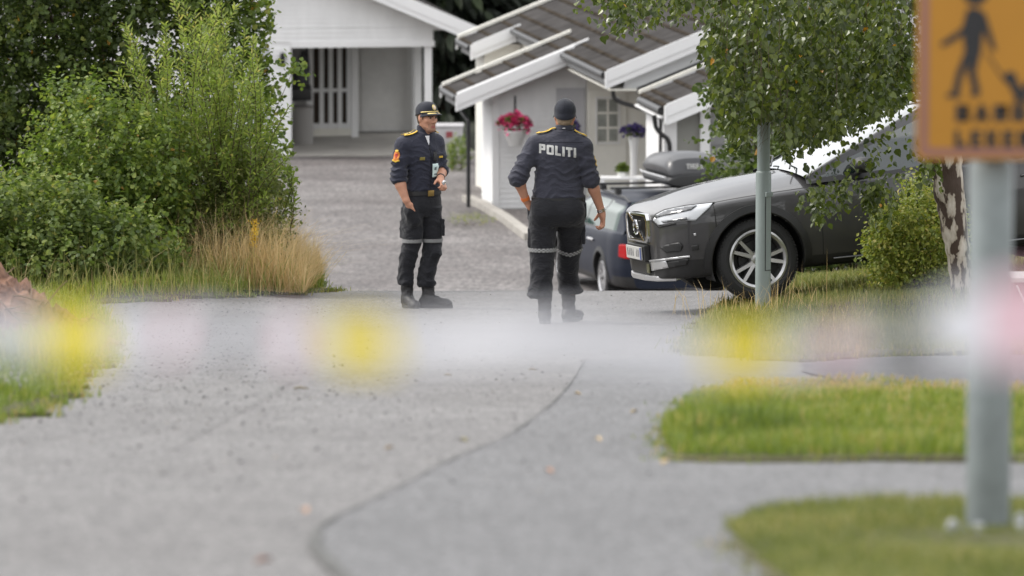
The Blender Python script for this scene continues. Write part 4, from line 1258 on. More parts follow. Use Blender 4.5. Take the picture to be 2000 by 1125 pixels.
# ---- spruces behind the houses
def spruce(root, h, rad, label):
    t = empty('spruce_tree', root, label, 'tree', 'dark spruces behind the houses')
    mb = MB(); mb.tube([(0, 0, -.2), (.02, 0, h * .5), (0, 0, h)], [rad * .085, rad * .055, .02], 8); mb.build('trunk', BARK, t, fixn=False)
    n = int(1500 * rad)
    zz = h * (1 - np.sqrt(rng.random(n)) ** 1.15) * .97 + .3
    rmax = rad * (1 - zz / h) ** .8
    az = rng.uniform(0, 2 * np.pi, n)
    rr_ = rmax * np.sqrt(rng.random(n)) * (.8 + .3 * np.sin(az * 9 + np.floor(zz / .55) * 2.1))
    pos = np.column_stack([np.cos(az) * rr_, np.sin(az) * rr_, zz - .35 * rr_]) + np.array(root)
    d = unit(np.column_stack([np.cos(az), np.sin(az), rng.normal(-.35, .25, n)]))
    leaf_cloud('crown', pos, d, rng.uniform(.35, .75, n), 'needle', L_SPRUCE, t, np.clip(rng.normal(.35, .25, n), 0, 1), .3)
for px, Y, h, rad, lb in [(760, 140, 16, 3.3, 'dark spruce rising behind the right half of the garage roof'), (862, 127, 13, 2.6, 'dark spruce filling the gap between garage and annex'), (925, 133, 15, 3.0, 'dark spruce behind the left end of the brown roof'), (1005, 129, 14, 2.8, 'greenish dark spruce above the verge of the brown roof'), (1090, 137, 16, 3.2, 'dark spruce behind the upper edge of the brown roof'), (640, 134, 14, 3.0, 'dark spruce behind the middle of the garage roof'), (1600, 136, 15, 3.2, 'dark spruce far behind the birch crown')]:
    x_ = (px - 1000) / FPX * Y
    spruce((x_, Y, float(T(x_, Y)) - .1), h, rad, lb)
# small flowering plant beside the drive
q = G(893, 332)
shrub('flower_plant', 'green plant with dull red flowers beside the black downpipe', tuple(q), [(q[0], q[1], q[2] + .3, .16, .2, .3)], 120, .14, 7, .05, 'ovate', L_SAP, .4, shell=.2, stem_n=8, r0=.006, cat='plant')
q = G(920, 440)
shrub('weed', 'yellowish weeds growing in the gravel beside the drive', tuple(q), [(q[0], q[1], q[2] + .05, .38, .5, .09)], 160, .12, 6, .035, 'lance', L_BUSH, .7, shell=.1, stem_n=10, r0=.003, cat='weeds')
# ================================================================== CARS
# car axes: x from the nose to the rear, -y the driver's (left) side, z up; lengths in metres
TYRE = mat('tyre_rubber', (.022, .022, .023), .75, bump=.15, bscale=60)
RIM = mat('alloy', (.50, .50, .51), .28, metal=.85)
RIMD = mat('brake_dark', (.03, .03, .03), .6)
REDL = mat('red_lens', (.45, .008, .012), .12, coat=.5)
LENS = mat('clear_lens', (.50, .52, .55), .08, coat=1.0, spec=.8)
LENSD = mat('lens_dark', (.055, .058, .065), .1, coat=1.0)
SILV = mat('silver_trim', (.55, .55, .56), .3, metal=.6)
PLATEW = mat('plate_white', (.48, .48, .46), .4)
WINDM = mat('window_glass', (.020, .030, .028), .02, spec=1.0, coat=1.0)

def hermite(xs, ys, x):
    xs = np.asarray(xs, float); ys = np.asarray(ys, float)
    m = np.gradient(ys, xs, axis=0) if len(xs) > 2 else np.zeros_like(ys)
    i = np.clip(np.searchsorted(xs, x) - 1, 0, len(xs) - 2)
    h = (xs[i + 1] - xs[i]); t = (x - xs[i]) / h
    t = t.reshape(t.shape + (1,) * (ys.ndim - 1)); h = h.reshape(h.shape + (1,) * (ys.ndim - 1))
    return ys[i] * (2 * t**3 - 3 * t**2 + 1) + ys[i + 1] * (-2 * t**3 + 3 * t**2) + m[i] * h * (t**3 - 2 * t**2 + t) + m[i + 1] * h * (t**3 - t**2)

class Car:
    def __init__(s, L=4.94, W=.945, wb=(.88, 3.82), wr=.355, zroof=1.50, hood=(0., 1.), paint=None, kind='a'):
        s.L, s.W, s.wb, s.wr = L, W, wb, wr
        s.zroof = zroof; s.paint = paint
        #        x     w    z4    y5    z5    y6   z6    z7
        rows = [(0.00, .47, .715, .42, .768, .24, .790, .800),
                (.025, .60, .728, .52, .784, .30, .805, .815),
                (0.08, .71, .748, .62, .808, .37, .834, .848),
                (0.17, .81, .768, .70, .832, .42, .863, .884),
                (0.33, .885, .792, .765, .858, .45, .902, .930),
                (0.56, .93, .818, .805, .886, .46, .946, .975),
                (0.87, .945, .836, .826, .910, .47, .982, 1.012),
                (1.31, .945, .856, .836, .932, .48, 1.012, 1.042),
                (2.20, .945, .905, .85, .975, .54, 1.00, 1.01),
                (3.20, .945, .930, .85, 1.00, .54, 1.01, 1.01),
                (L - .70, .935, .945, .845, 1.015, .54, 1.02, 1.02),
                (L - .25, .89, .950, .80, 1.02, .50, 1.03, 1.03),
                (L - .08, .80, .950, .73, 1.00, .45, 1.02, 1.02),
                (L, .70, .930, .64, .98, .40, .995, 1.0)]
        s.sx = np.array([r[0] for r in rows])
        k = W / .945
        C = []
        for (x, w, z4, y5, z5, y6, z6, z7) in rows:
            C.append([(w - .17, .235), (w - .07, .265), (w - .018, .42), (w, .60), (w - .018, z4), (y5, z5), (y6, z6), (0, z7)])
        s.C = np.array(C); s.C[:, :, 0] *= k
        s.NT = 64
    def section(s, x):
        P_ = hermite(s.sx, s.C, np.atleast_1d(np.asarray(x, float)))      # (n, 8, 2)
        tt = np.linspace(0, 7, s.NT)
        idx = np.arange(8.0)
        Q = hermite(idx, np.moveaxis(P_, 1, 0), tt)                        # (NT, n, 2)
        return np.moveaxis(Q, 0, 1), tt
    def build_body(s, root, panels, gap=.0045):
        lines = sorted(set(sum(([p - gap, p + gap] for p in panels), [])))
        base = np.concatenate([np.linspace(0, .12, 16), np.arange(.14, s.L - .1, .03), np.linspace(s.L - .1, s.L, 12)])
        xs = np.array(sorted([b for b in base if all(abs(b - p) > .013 for p in panels)] + lines))
        S, tt = s.section(xs)
        nx, nt = len(xs), s.NT
        V = np.zeros((nx, nt, 3)); V[..., 0] = xs[:, None]; V[..., 1] = -S[..., 0]; V[..., 2] = S[..., 1]
        xc = (xs[1:] + xs[:-1]) / 2; dxs = np.diff(xs)
        cen = (V[1:, 1:] + V[:-1, 1:] + V[1:, :-1] + V[:-1, :-1]) / 4
        tc = (tt[1:] + tt[:-1]) / 2
        Tm = np.broadcast_to(tc[None], cen.shape[:2]); Xm = cen[..., 0]; Zm = cen[..., 2]; Ym = -cen[..., 1]
        cls = np.full(Xm.shape, 'body', dtype=object)
        cls[(Tm > 4.85) & (Xm < 1.46)] = 'bonnet'
        cls[(Tm <= 4.85) & (Xm < panels[0])] = 'front_bumper'
        cls[(Tm <= 4.85) & (Xm > s.L - .42)] = 'rear_bumper'
        cls[(Tm <= 4.85) & (Xm >= panels[0]) & (Xm < panels[1])] = 'fender'
        cls[(Tm <= 4.85) & (Xm >= panels[1]) & (Xm < panels[2])] = 'front_door'
        cls[(Tm <= 4.85) & (Xm >= panels[2]) & (Xm < panels[3])] = 'rear_door'
        low = (Zm < .345) | ((Zm < .40) & ((Xm < .45) | (Xm > s.L - .4)))
        cls[low] = 'sill'; cls[low & (Xm < s.wb[0])] = 'front_skirt'; cls[low & (Xm > s.wb[1])] = 'rear_skirt'
        thin = np.broadcast_to((dxs < gap * 2.2)[:, None], Xm.shape) & np.broadcast_to(np.isin(np.round(xc, 4), np.round(panels, 4))[:, None], Xm.shape)
        cls[thin & (Zm > .345) & (Tm < 4.9)] = 'gap'
        hg = (np.abs(Tm - 4.85) < (7 / 63) * .55) & (Xm < 1.46) & (Xm > .03)
        cls[hg] = 'gap'
        for xw in s.wb:
            cls[((Xm - xw)**2 + (Zm - s.wr)**2 < (s.wr + .055)**2) & (Ym > .5)] = 'cut'
        matmap = {'sill': BLACKP, 'front_skirt': BLACKP, 'rear_skirt': BLACKP, 'gap': DARK}
        i = np.arange(nx - 1)[:, None] * nt + np.arange(nt - 1)[None]
        quads = np.stack([i, i + 1, i + nt + 1, i + nt], -1)
        Vf = V.reshape(-1, 3)
        Vm = Vf * np.array([1, -1, 1])
        hood_o = None
        for c in ('body', 'bonnet', 'front_bumper', 'rear_bumper', 'fender', 'front_door', 'rear_door', 'sill', 'front_skirt', 'rear_skirt', 'gap'):
            F = quads[cls == c]
            if not len(F): continue
            def emit(sides, nm):
                VV = []; FF = []
                for sd_ in sides:
                    n0 = sum(len(a) for a in VV)
                    VV.append(Vf if sd_ < 0 else Vm)
                    FF.append((F if sd_ < 0 else F[:, ::-1]) + n0)
                VV = np.concatenate(VV); FF = np.concatenate(FF)
                if c in ('front_bumper', 'rear_bumper') and len(sides) == 2:      # its middle piece
                    row = V[0] if c == 'front_bumper' else V[-1]
                    q0, q1 = 0, nt - 1
                    a_ = np.array([len(VV) + i_ for i_ in range(nt)])
                    VV = np.concatenate([VV, row, row * np.array([1, -1, 1])])
                    mid_ = np.stack([a_[:-1], a_[1:], a_[1:] + nt, a_[:-1] + nt], -1)
                    FF = np.concatenate([FF, mid_ if c == 'rear_bumper' else mid_[:, ::-1]])
                used, inv = np.unique(FF.ravel(), return_inverse=True)
                o = npmesh(nm, VV[used], inv.reshape(-1, 4), matmap.get(c, s.paint), root, smooth=True)
                bm = bmesh.new(); bm.from_mesh(o.data)
                bmesh.ops.remove_doubles(bm, verts=bm.verts, dist=1e-4)
                bm.to_mesh(o.data); bm.free()
                return o
            if c in ('front_door', 'rear_door', 'fender', 'sill', 'front_skirt', 'rear_skirt', 'body'):
                emit((-1,), c); emit((1,), c)
            elif c == 'gap':
                tag(emit((-1, 1), 'panel_gap'), kind='stuff')
            else:
                emit((-1, 1), c)
        # whole-side hull used to lay lamps and trim onto the body
        allq = quads.reshape(-1, 4)
        hv = np.concatenate([Vf, Vm]); hf = [tuple(q) for q in allq.tolist()] + [tuple((q + len(Vf)).tolist()) for q in allq[:, ::-1]]
        capv = np.concatenate([V[0], (V[0] * np.array([1, -1, 1]))[:-1][::-1]])
        hf.append(tuple(range(len(hv), len(hv) + len(capv)))); hv = np.concatenate([hv, capv])
        s.bvh = BVHTree.FromPolygons([Vector(v) for v in hv], hf)
        # inner dark shell (wheel houses, floor)
        mb = MB()
        mb.box((.35, -.62, .25), (s.L - .3, .62, .80))
        for xw in s.wb:
            for sg in (-1, 1):
                prof = [(s.wr + .06, 0), (s.wr + .06, .32)]
                n = 28
                Vv = []; Ff = []
                for (r, h) in prof:
                    for k in range(n + 1):
                        w = math.pi * (k / n * 1.24 - .12)
                        Vv.append((xw + r * math.cos(w), sg * (s.W - .05 - h), s.wr + r * math.sin(w)))
                for k in range(n): Ff.append((k, k + 1, n + 1 + k + 1, n + 1 + k))
                mb.add(Vv, Ff)
        mb.build('underbody', DARK, root, smooth=False)
        # black arch trims
        for xw in s.wb:
            for sg in (-1, 1):
                n = 40; Vv = []; Ff = []
                for k in range(n + 1):
                    w = math.pi * (k / n * 1.16 - .08)
                    for (r, off) in ((s.wr + .045, -.05), (s.wr + .045, .014), (s.wr + .055, .020), (s.wr + .112, .012), (s.wr + .118, -.02)):
                        x = xw + r * math.cos(w); z = s.wr + r * math.sin(w)
                        y = s.side_y(min(max(x, .02), s.L - .02), max(z, .24))
                        Vv.append((x, sg * (y + off), z))
                m_ = 5
                for k in range(n):
                    for q in range(m_ - 1):
                        Ff.append((k * m_ + q, k * m_ + q + 1, (k + 1) * m_ + q + 1, (k + 1) * m_ + q))
                mb = MB(); mb.add(Vv, Ff); mb.build('arch_trim', BLACKP, root)
    def side_y(s, x, z):
        S, _ = s.section([x]); S = S[0][:44]
        return float(np.interp(z, S[:, 1], S[:, 0]))
    def greenhouse(s, root, x0=1.30, x1=2.32, x2=None, x3=None, glass=None, pill=None, pillars=()):
        L = s.L; x2 = x2 or L - .62; x3 = x3 or L - .12
        xs = np.unique(np.concatenate([np.linspace(x0, x1, 26), np.linspace(x1, x2, 60), np.linspace(x2, x3, 20)] + [np.array([p - .035, p + .035]) for p in pillars]))
        k = s.W / .945
        NS, NTp = 22, 18
        rows = []
        for x in xs:
            zb = .965 + .012 * x
            zr = s.zroof - .012 * ((x - 2.9) ** 2)
            if x < x1:
                t = (x - x0) / (x1 - x0); zc = 1.005 + (s.zroof - .012 * ((x1 - 2.9) ** 2) - 1.005) * (t * (1.12 - .12 * t))
            elif x > x2:
                t = (x - x2) / (x3 - x2); zc = (s.zroof - .012 * ((x2 - 2.9) ** 2)) - (s.zroof - 1.06) * (t ** 1.25)
            else: zc = zr
            zt = min(zr, zc)
            yy = np.array([.875, .85, .775, .69, .645]) * k
            if x > x2: yy = yy - .06 * (x - x2) / (x3 - x2)
            zz = np.array([zb - .03, zb + .015, zb + .26, s.zroof - .10, s.zroof - .02])
            z_ = np.linspace(zb - .03, max(zt, zb - .029), NS)
            y_ = np.interp(z_, zz, yy)
            yc = y_[-1]
            yt = yc * (1 - np.linspace(0, 1, NTp + 1)[1:])
            bul = .022 + (.020 if x < x1 else 0)
            ztp = zt + bul * (1 - (yt / yc) ** 2)
            rows.append(np.column_stack([np.full(NS + NTp, x), -np.concatenate([y_, yt]), np.concatenate([z_, ztp])]))
        V = np.array(rows); nx, nt = V.shape[:2]
        cen = (V[1:, 1:] + V[:-1, 1:] + V[1:, :-1] + V[:-1, :-1]) / 4
        X, Y, Z = cen[..., 0], -cen[..., 1], cen[..., 2]
        zb = .965 + .012 * X
        top = np.broadcast_to((np.arange(nt - 1) >= NS - 1)[None], X.shape)
        ztop = V[:-1, NS - 1, 2][:, None] * np.ones_like(X)
        yctop = -V[:-1, NS - 1, 1][:, None] * np.ones_like(X)
        cls = np.full(X.shape, 'roof', dtype=object)
        cls[~top] = 'side_window'
        cls[~top & (Z < zb + .012)] = 'window_trim'
        cls[~top & (ztop - Z < .055)] = 'pillar'
        cls[~top & (X > x2 + .10)] = 'pillar'
        cls[top & (X < x1)] = 'windscreen'
        cls[top & (X < x1) & (Y > yctop - .055)] = 'pillar'
        cls[top & (X > x2 + .05) & (Y < yctop - .06)] = 'rear_window'
        for p in pillars: cls[~top & (np.abs(X - p) < .036) & (Z > zb + .012)] = 'door_pillar'
        mm = {'roof': s.paint, 'side_window': glass or WINDM, 'pillar': pill or s.paint, 'windscreen': glass or WINDM, 'rear_window': glass or WINDM, 'door_pillar': BLACKP, 'window_trim': BLACKP}
        i = np.arange(nx - 1)[:, None] * nt + np.arange(nt - 1)[None]
        quads = np.stack([i, i + 1, i + nt + 1, i + nt], -1)
        Vf = V.reshape(-1, 3); Vm = Vf * np.array([1, -1, 1])
        for c in mm:
            F = quads[cls == c]
            if not len(F): continue
            sides = ((-1,), (1,)) if c in ('side_window', 'pillar', 'door_pillar', 'window_trim') else ((-1, 1),)
            for sd_ in sides:
                VV = np.concatenate([Vf if q < 0 else Vm for q in sd_])
                FF = np.concatenate([(F if q < 0 else F[:, ::-1]) + j * len(Vf) for j, q in enumerate(sd_)])
                used, inv = np.unique(FF.ravel(), return_inverse=True)
                o = npmesh(c, VV[used], inv.reshape(-1, 4), mm[c], root, smooth=True)
                bm = bmesh.new(); bm.from_mesh(o.data); bmesh.ops.remove_doubles(bm, verts=bm.verts, dist=1e-4); bm.to_mesh(o.data); bm.free()
    def wheel(s, root, xw, sg, phase=2.0, spokes=5, width=.235):
        r = s.wr
        yo = sg * (s.W - .035)
        E_ = bpy.data.objects.new('wheel', None)
        # wheel as one part: tyre mesh carries the rim as sub-part
        M = Matrix.Translation((xw, yo, r)) @ (Matrix.Identity(4) if sg < 0 else Matrix.Scale(-1, 4, (0, 1, 0)))
        mb = MB()
        rr_ = r * .735
        prof = [(rr_ - .02, .02), (rr_, .005), (rr_ + .025, -.004), (r - .045, .002), (r - .016, .016), (r - .003, .036), (r, .07), (r, width - .07), (r - .01, width - .03), (r - .05, width), (rr_, width)]
        mb.lathe(prof, 56, 0, M, axis='y')
        # tread blocks on the shoulder
        for k in range(72):
            w = 2 * math.pi * k / 72
            c = Vector((math.cos(w) * (r - .0135), .026, math.sin(w) * (r - .0135)))
            Rm = Matrix.Rotation(-w, 3, 'Y')
            mb.cbox(M @ c, (.013, .040, .016), 0, Rm)
        ty = mb.build('wheel', TYRE, root, sharp=30)
        mb = MB()
        mb.lathe([(rr_ - .012, .012), (rr_ - .004, .002), (rr_ - .020, -.002), (rr_ - .040, .012), (rr_ - .046, .06), (rr_ - .04, width - .03)], 56, 0, M, axis='y')
        for k in range(spokes):
            for hs in (-13.5, 13.5):
                a0 = R(phase + 360 / spokes * k + hs * .55); a1 = R(phase + 360 / spokes * k + hs)
                p0 = Vector((math.cos(a0) * .052, 0, math.sin(a0) * .052)); p1 = Vector((math.cos(a1) * (rr_ - .022), 0, math.sin(a1) * (rr_ - .022)))
                d = (p1 - p0).normalized(); n_ = Vector((-d.z, 0, d.x))
                w0, w1 = .024, .0195
                V8 = [p0 - n_ * w0 + Vector((0, .060, 0)), p1 - n_ * w1 + Vector((0, .050, 0)), p1 + n_ * w1 + Vector((0, .050, 0)), p0 + n_ * w0 + Vector((0, .060, 0)),
                      p0 - n_ * w0 * .7 + Vector((0, .022, 0)), p1 - n_ * w1 * .7 + Vector((0, .010, 0)), p1 + n_ * w1 * .7 + Vector((0, .010, 0)), p0 + n_ * w0 * .7 + Vector((0, .022, 0))]
                mb.hexa([M @ v for v in V8])
        mb.lathe([(.0, .018), (.035, .018), (.062, .026), (.075, .05), (.07, .08)], 24, 0, M, axis='y')
        mb.build('rim', RIM, ty, sharp=30)
        mb = MB()
        mb.lathe([(.0, .10), (.155, .10), (.155, .13), (.0, .13)], 32, 0, M, axis='y')
        mb.lathe([(.0, .145), (rr_ - .03, .145)], 32, 0, M, axis='y')
        mb.build('brake_disc', RIMD, ty)
        mb = MB(); mb.lathe([(0, .0135), (.030, .0135), (.033, .0175)], 20, 0, M, axis='y'); mb.build('hub_cap', BLACKP, ty)
        return ty

def place_car(root, axis_xy, pitch, local, world_pt, roll=0.0):
    """axis_xy: ground direction from nose to tail."""
    ax = Vector((axis_xy[0], axis_xy[1], 0)).normalized()
    X = (ax * math.cos(pitch) + Vector((0, 0, 1)) * math.sin(pitch)).normalized()
    Y = Vector((0, 0, 1)).cross(ax).normalized()
    Z = X.cross(Y)
    Y, Z = Y * math.cos(roll) - Z * math.sin(roll), Z * math.cos(roll) + Y * math.sin(roll)
    M3 = Matrix((X, Y, Z)).transposed()
    loc = Vector(world_pt) - M3 @ Vector(local)
    root.matrix_world = Matrix.Translation(loc) @ M3.to_4x4()
    return Matrix.Translation(loc) @ M3.to_4x4()

def px_patch(name, car, M, pxpoly, m, root, off=.004, step=5.0, thick=0.0, follow=True):
    """Lay a panel with this outline on the visible side of the car body."""
    Mi = M.inverted(); o = Mi @ Vector(CAM)
    B = densify(pxpoly, step)
    lo, hi = B.min(0), B.max(0)
    gx, gy = np.meshgrid(np.arange(lo[0], hi[0], step), np.arange(lo[1], hi[1], step)); gx = gx.ravel(); gy = gy.ravel()
    k = inside(B, gx, gy)
    n = len(B)
    pts = [Vector(p) for p in B] + [Vector((a, b)) for a, b in zip(gx[k], gy[k])]
    vo, eo, fo, *_ = delaunay_2d_cdt(pts, [(i, (i + 1) % n) for i in range(n)], [], 1, 1e-4)
    V = []; last = None
    for p in vo:
        d = (Mi.to_3x3() @ Vector(ray(p.x, p.y))).normalized()
        h = car.bvh.ray_cast(o, d)
        if h[0] is None:
            q = None
        else:
            nn = h[1] if h[1].dot(d) < 0 else -h[1]
            q = h[0] + nn * off
        V.append(q)
    good = [q for q in V if q is not None]
    if not good: return None
    for i, q in enumerate(V):
        if q is None:
            p = vo[i]; j = min((jj for jj in range(len(V)) if V[jj] is not None), key=lambda jj: (vo[jj] - p).length); V[i] = V[j].copy()
    ob = npmesh(name, np.array([tuple(v) for v in V]), [tuple(f) for f in fo], m, root, smooth=True)
    sm = ob.modifiers.new('thickness', 'SOLIDIFY'); sm.thickness = .006; sm.offset = -1
    return ob

# ---------------------------------------------------------------- grey estate car on the right
PAINT1 = mat('grey_car_paint', (.050, .049, .051), .42, metal=.1, coat=.75, spec=.25)
yaw = R(13)
car1 = empty('parked_car', (0, 0, 0), 'dark grey estate car with black arch trims parked under the birch', 'car')
C1 = Car(L=4.85, wb=(.79, 3.73), paint=PAINT1)
W1 = P(1482, 586, 48.1)
M1 = place_car(car1, (math.cos(yaw), math.sin(yaw)), R(4.2), (.79, -.80, 0.0), W1, R(3.0))
bpy.context.view_layer.update()
C1.build_body(car1, [.44, 1.36, 2.46, 3.41])
C1.greenhouse(car1, x0=1.27, x1=2.42, pillars=(2.44, 3.39))
for xw in C1.wb:
    for sg in (-1, 1): C1.wheel(car1, xw, sg)
# grille with bright frame, slats and round emblem with its diagonal bar
def fz(z): return .002 + .05 * (z - .83) * -.25
gw, gz0, gz1 = .36, .540, .790
outer = [(-gw + .05, gz0), (gw - .05, gz0), (gw, gz0 + .06), (gw + .015, gz1 - .05), (gw - .03, gz1), (-gw + .03, gz1), (-gw - .015, gz1 - .05), (-gw, gz0 + .06)]
inner = [(a * .90, gz0 + .022 + (b - gz0) * (gz1 - gz0 - .045) / (gz1 - gz0)) for a, b in outer]
mb = MB(); n = len(outer)
V = [(-.030, a, b) for a, b in outer] + [(-.034, a, b) for a, b in inner] + [(.01, a, b) for a, b in outer] + [(.01, a, b) for a, b in inner]
Fs = []
for i in range(n):
    j = (i + 1) % n
    Fs += [(i, j, n + j, n + i), (2 * n + i, 2 * n + j, j, i), (n + i, n + j, 3 * n + j, 3 * n + i)]
mb.add(V, Fs); mb.build('grille_frame', CHROME, car1, sharp=30, bevel=.004)
mb = MB(); mb.prism([(a * .99, b) for a, b in inner], lambda a, b, d: (d, a, b), -.012, .012); gr_ = mb.build('grille', mat('grille_black', (.01, .01, .011), .35), car1, smooth=False)
for a in np.linspace(-.30, .30, 15):
    mb = MB(); mb.box((-.024, a - .006, gz0 + .03), (-.0125, a + .006, gz1 - .03)); mb.build('slat', BLACKM, gr_, smooth=False)
mb = MB(); mb.lathe([(.050, -.040), (.066, -.046), (.068, -.030), (.050, -.030), (.050, -.040)], 32, 0, Matrix.Translation((0, 0, .668)) @ Matrix.Rotation(R(90), 4, 'Z') @ Matrix.Scale(-1, 4, (0, 1, 0)), axis='y')
mb.hexa([Vector((x, a, b)) for x in (-.036, -.026) for a, b in ((-.26, .560), (-.235, .550), (.25, .775), (.225, .785))])
mb.build('emblem', CHROME, gr_, sharp=30)
mb = MB(); mb.box((-.075, -.26, .395), (-.06, .26, .505)); pl1 = mb.build('number_plate', PLATEW, car1, smooth=False, bevel=.004)
mb = MB(); mb.box((-.0765, -.26, .398), (-.0752, -.225, .502), 0); mb.build('country_band', mat('plate_blue', (.03, .06, .25), .5), pl1, smooth=False)
mb = MB()
for i in range(7):
    y0 = -.19 + i * .062
    if i == 2: continue
    mb.box((-.0765, y0, .42), (-.0752, y0 + .014, .484)); mb.box((-.0765, y0 + .026, .42), (-.0752, y0 + .034, .484 - .02 * (i % 2)))
tag(mb.build('lettering', mat('plate_ink', (.16, .16, .17), .5), pl1, smooth=False), kind='stuff')
mb = MB(); mb.box((-.055, -.30, .38), (.0, .30, .52)); mb.build('plate_holder', BLACKP, car1, smooth=False, bevel=.01)
pp = lambda nm, poly, m, off=.004, st=4.0: px_patch(nm, C1, M1, poly, m, car1, off, st)
hl = pp('headlight', [(1277, 430), (1284, 420), (1300, 412), (1340, 404), (1392, 398), (1386, 406), (1366, 424), (1358, 431), (1345, 431), (1318, 434), (1288, 440)], LENS, .004, 3.0)
pp('headlight_mask', [(1283, 422), (1300, 413.5), (1326, 408), (1352, 404), (1362, 404), (1350, 412), (1322, 418), (1296, 423), (1283, 426)], LENSD, .012, 3.0)
pp('headlight_mask', [(1294, 432), (1318, 429), (1342, 425), (1344, 430), (1318, 433), (1298, 436)], LENSD, .012, 3.0)
pp('lamp_gap', [(1273, 431), (1281, 419), (1299, 410), (1340, 402), (1396, 396), (1394, 398), (1340, 405), (1301, 413), (1285, 421), (1278, 431), (1289, 442), (1320, 436), (1320, 438), (1288, 445)], DARK, .003, 3.0)
pp('fog_lamp_recess', [(1290, 484), (1302, 478), (1328, 473), (1334, 480), (1330, 490), (1304, 494)], BLACKP, .006)
pp('air_intake', [(1304, 512), (1346, 504), (1342, 516), (1306, 524)], BLACKP, .008)
pp('skid_plate', [(1272, 512), (1302, 508), (1308, 522), (1276, 529)], SILV, .010)
pp('bumper_trim', [(1270, 508), (1348, 498), (1349, 502), (1271, 512)], SILV, .014, 3.0)
pp('tow_cover', [(1351, 480), (1363, 478), (1365, 487), (1352, 489)], BLACKP, .006, 3.0)
pp('parking_sensor', [(1355, 456), (1359, 455), (1360, 460), (1356, 461)], SILV, .006, 2.0)
mb = MB()
for a0, a1, z0, z1, x0_, x1_ in ((-.52, .52, .205, .255, -.045, .06),):
    mb.prism([(-.62, .13), (-.45, .0), (-.2, -.05), (.2, -.05), (.45, .0), (.62, .13), (.5, .2), (-.5, .2)], lambda a, b, d: (b, a, d), .215, .262)
mb.build('front_lip', SILV, car1, smooth=False, bevel=.01)
mb = MB(); mb.prism([(-.42, .02), (-.30, -.025), (.30, -.025), (.42, .02), (.42, .08), (-.42, .08)], lambda a, b, d: (b, a, d), .27, .385); mb.build('lower_intake', BLACKP, car1, smooth=False, bevel=.006)
mb = MB(); mb.box((-.034, -.34, .285), (-.024, -.26, .365)); mb.build('sensor_panel', mat('sensor_olive', (.10, .10, .055), .2), car1, smooth=False)
# sill strip, handles, mirrors, wipers
for sg in (-1, 1):
    mb = MB(); mb.tube([(1.45, sg * .905, .300), (3.40, sg * .905, .300)], .007, 8); mb.build('sill_strip', mat('sill_grey', (.22, .22, .23), .35, metal=.5), car1)
    for xh in (2.32, 3.27):
        mb = MB(); mb.tube([(xh - .11, sg * .945, .845), (xh - .09, sg * .972, .852), (xh + .09, sg * .972, .855), (xh + .11, sg * .945, .850)], .012, 8); mb.build('door_handle', PAINT1, car1)
    mb = MB()
    M_ = Matrix.Translation((1.74, sg * 1.0, 1.075))
    mb.lathe([(0, -.13), (.05, -.125), (.085, -.09), (.095, 0), (.085, .09), (.05, .125), (0, .13)], 16, 0, M_ @ Matrix.Rotation(R(90), 4, 'X') @ Matrix.Scale(.75, 4, (0, 1, 0)))
    mi_ = mb.build('mirror', BLACKP, car1)
    mb = MB(); mb.tube([(1.72, sg * .85, .985), (1.73, sg * .93, 1.02)], .025, 8); mb.build('arm', BLACKP, mi_)
for y0 in (-.55, .05):
    mb = MB(); mb.tube([(1.22, y0, 1.075), (1.34, y0 + .35, 1.135), (1.36, y0 + .62, 1.14)], .008, 6); mb.build('wiper', BLACKP, car1)
mb = MB()
mb.tube([(1.95, -.60, 1.44 + .06), (2.4, -.615, C1.zroof + .045), (3.4, -.615, C1.zroof + .05), (4.2, -.60, C1.zroof + .02)], .015, 8); mb.build('roof_rail', SILV, car1)
mb = MB()
mb.tube([(1.95, .60, 1.44 + .06), (2.4, .615, C1.zroof + .045), (3.4, .615, C1.zroof + .05), (4.2, .60, C1.zroof + .02)], .015, 8); mb.build('roof_rail', SILV, car1)

# ---------------------------------------------------------------- dark blue estate behind, with roof box
PAINT2 = mat('dark_blue_car_paint', (.007, .011, .024), .42, metal=.0, coat=.0, spec=.3)
GLASS2 = mat('green_tint_glass', (.030, .060, .048), .05, spec=.35)
car2 = empty('parked_car', (0, 0, 0), 'dark blue estate car with roof bars seen from behind', 'car')
C2 = Car(L=4.62, W=.90, wb=(.86, 3.60), wr=.325, zroof=1.44, paint=PAINT2)
a2 = R(12)
W2 = P(1203, 480, 79.0); W2[2] = float(T(2.2, 80.5)) + .01
M2 = place_car(car2, (math.sin(a2), -math.cos(a2)), R(1.5), (4.45, -.86, 0.0), W2)
bpy.context.view_layer.update()
C2.build_body(car2, [.50, 1.40, 2.40, 3.30])
C2.greenhouse(car2, x0=1.2, x1=2.1, x2=4.1, x3=4.52, glass=GLASS2, pillars=(2.38, 3.28))
for xw in C2.wb:
    for sg in (-1, 1): C2.wheel(car2, xw, sg, 20.0, 5, .2)
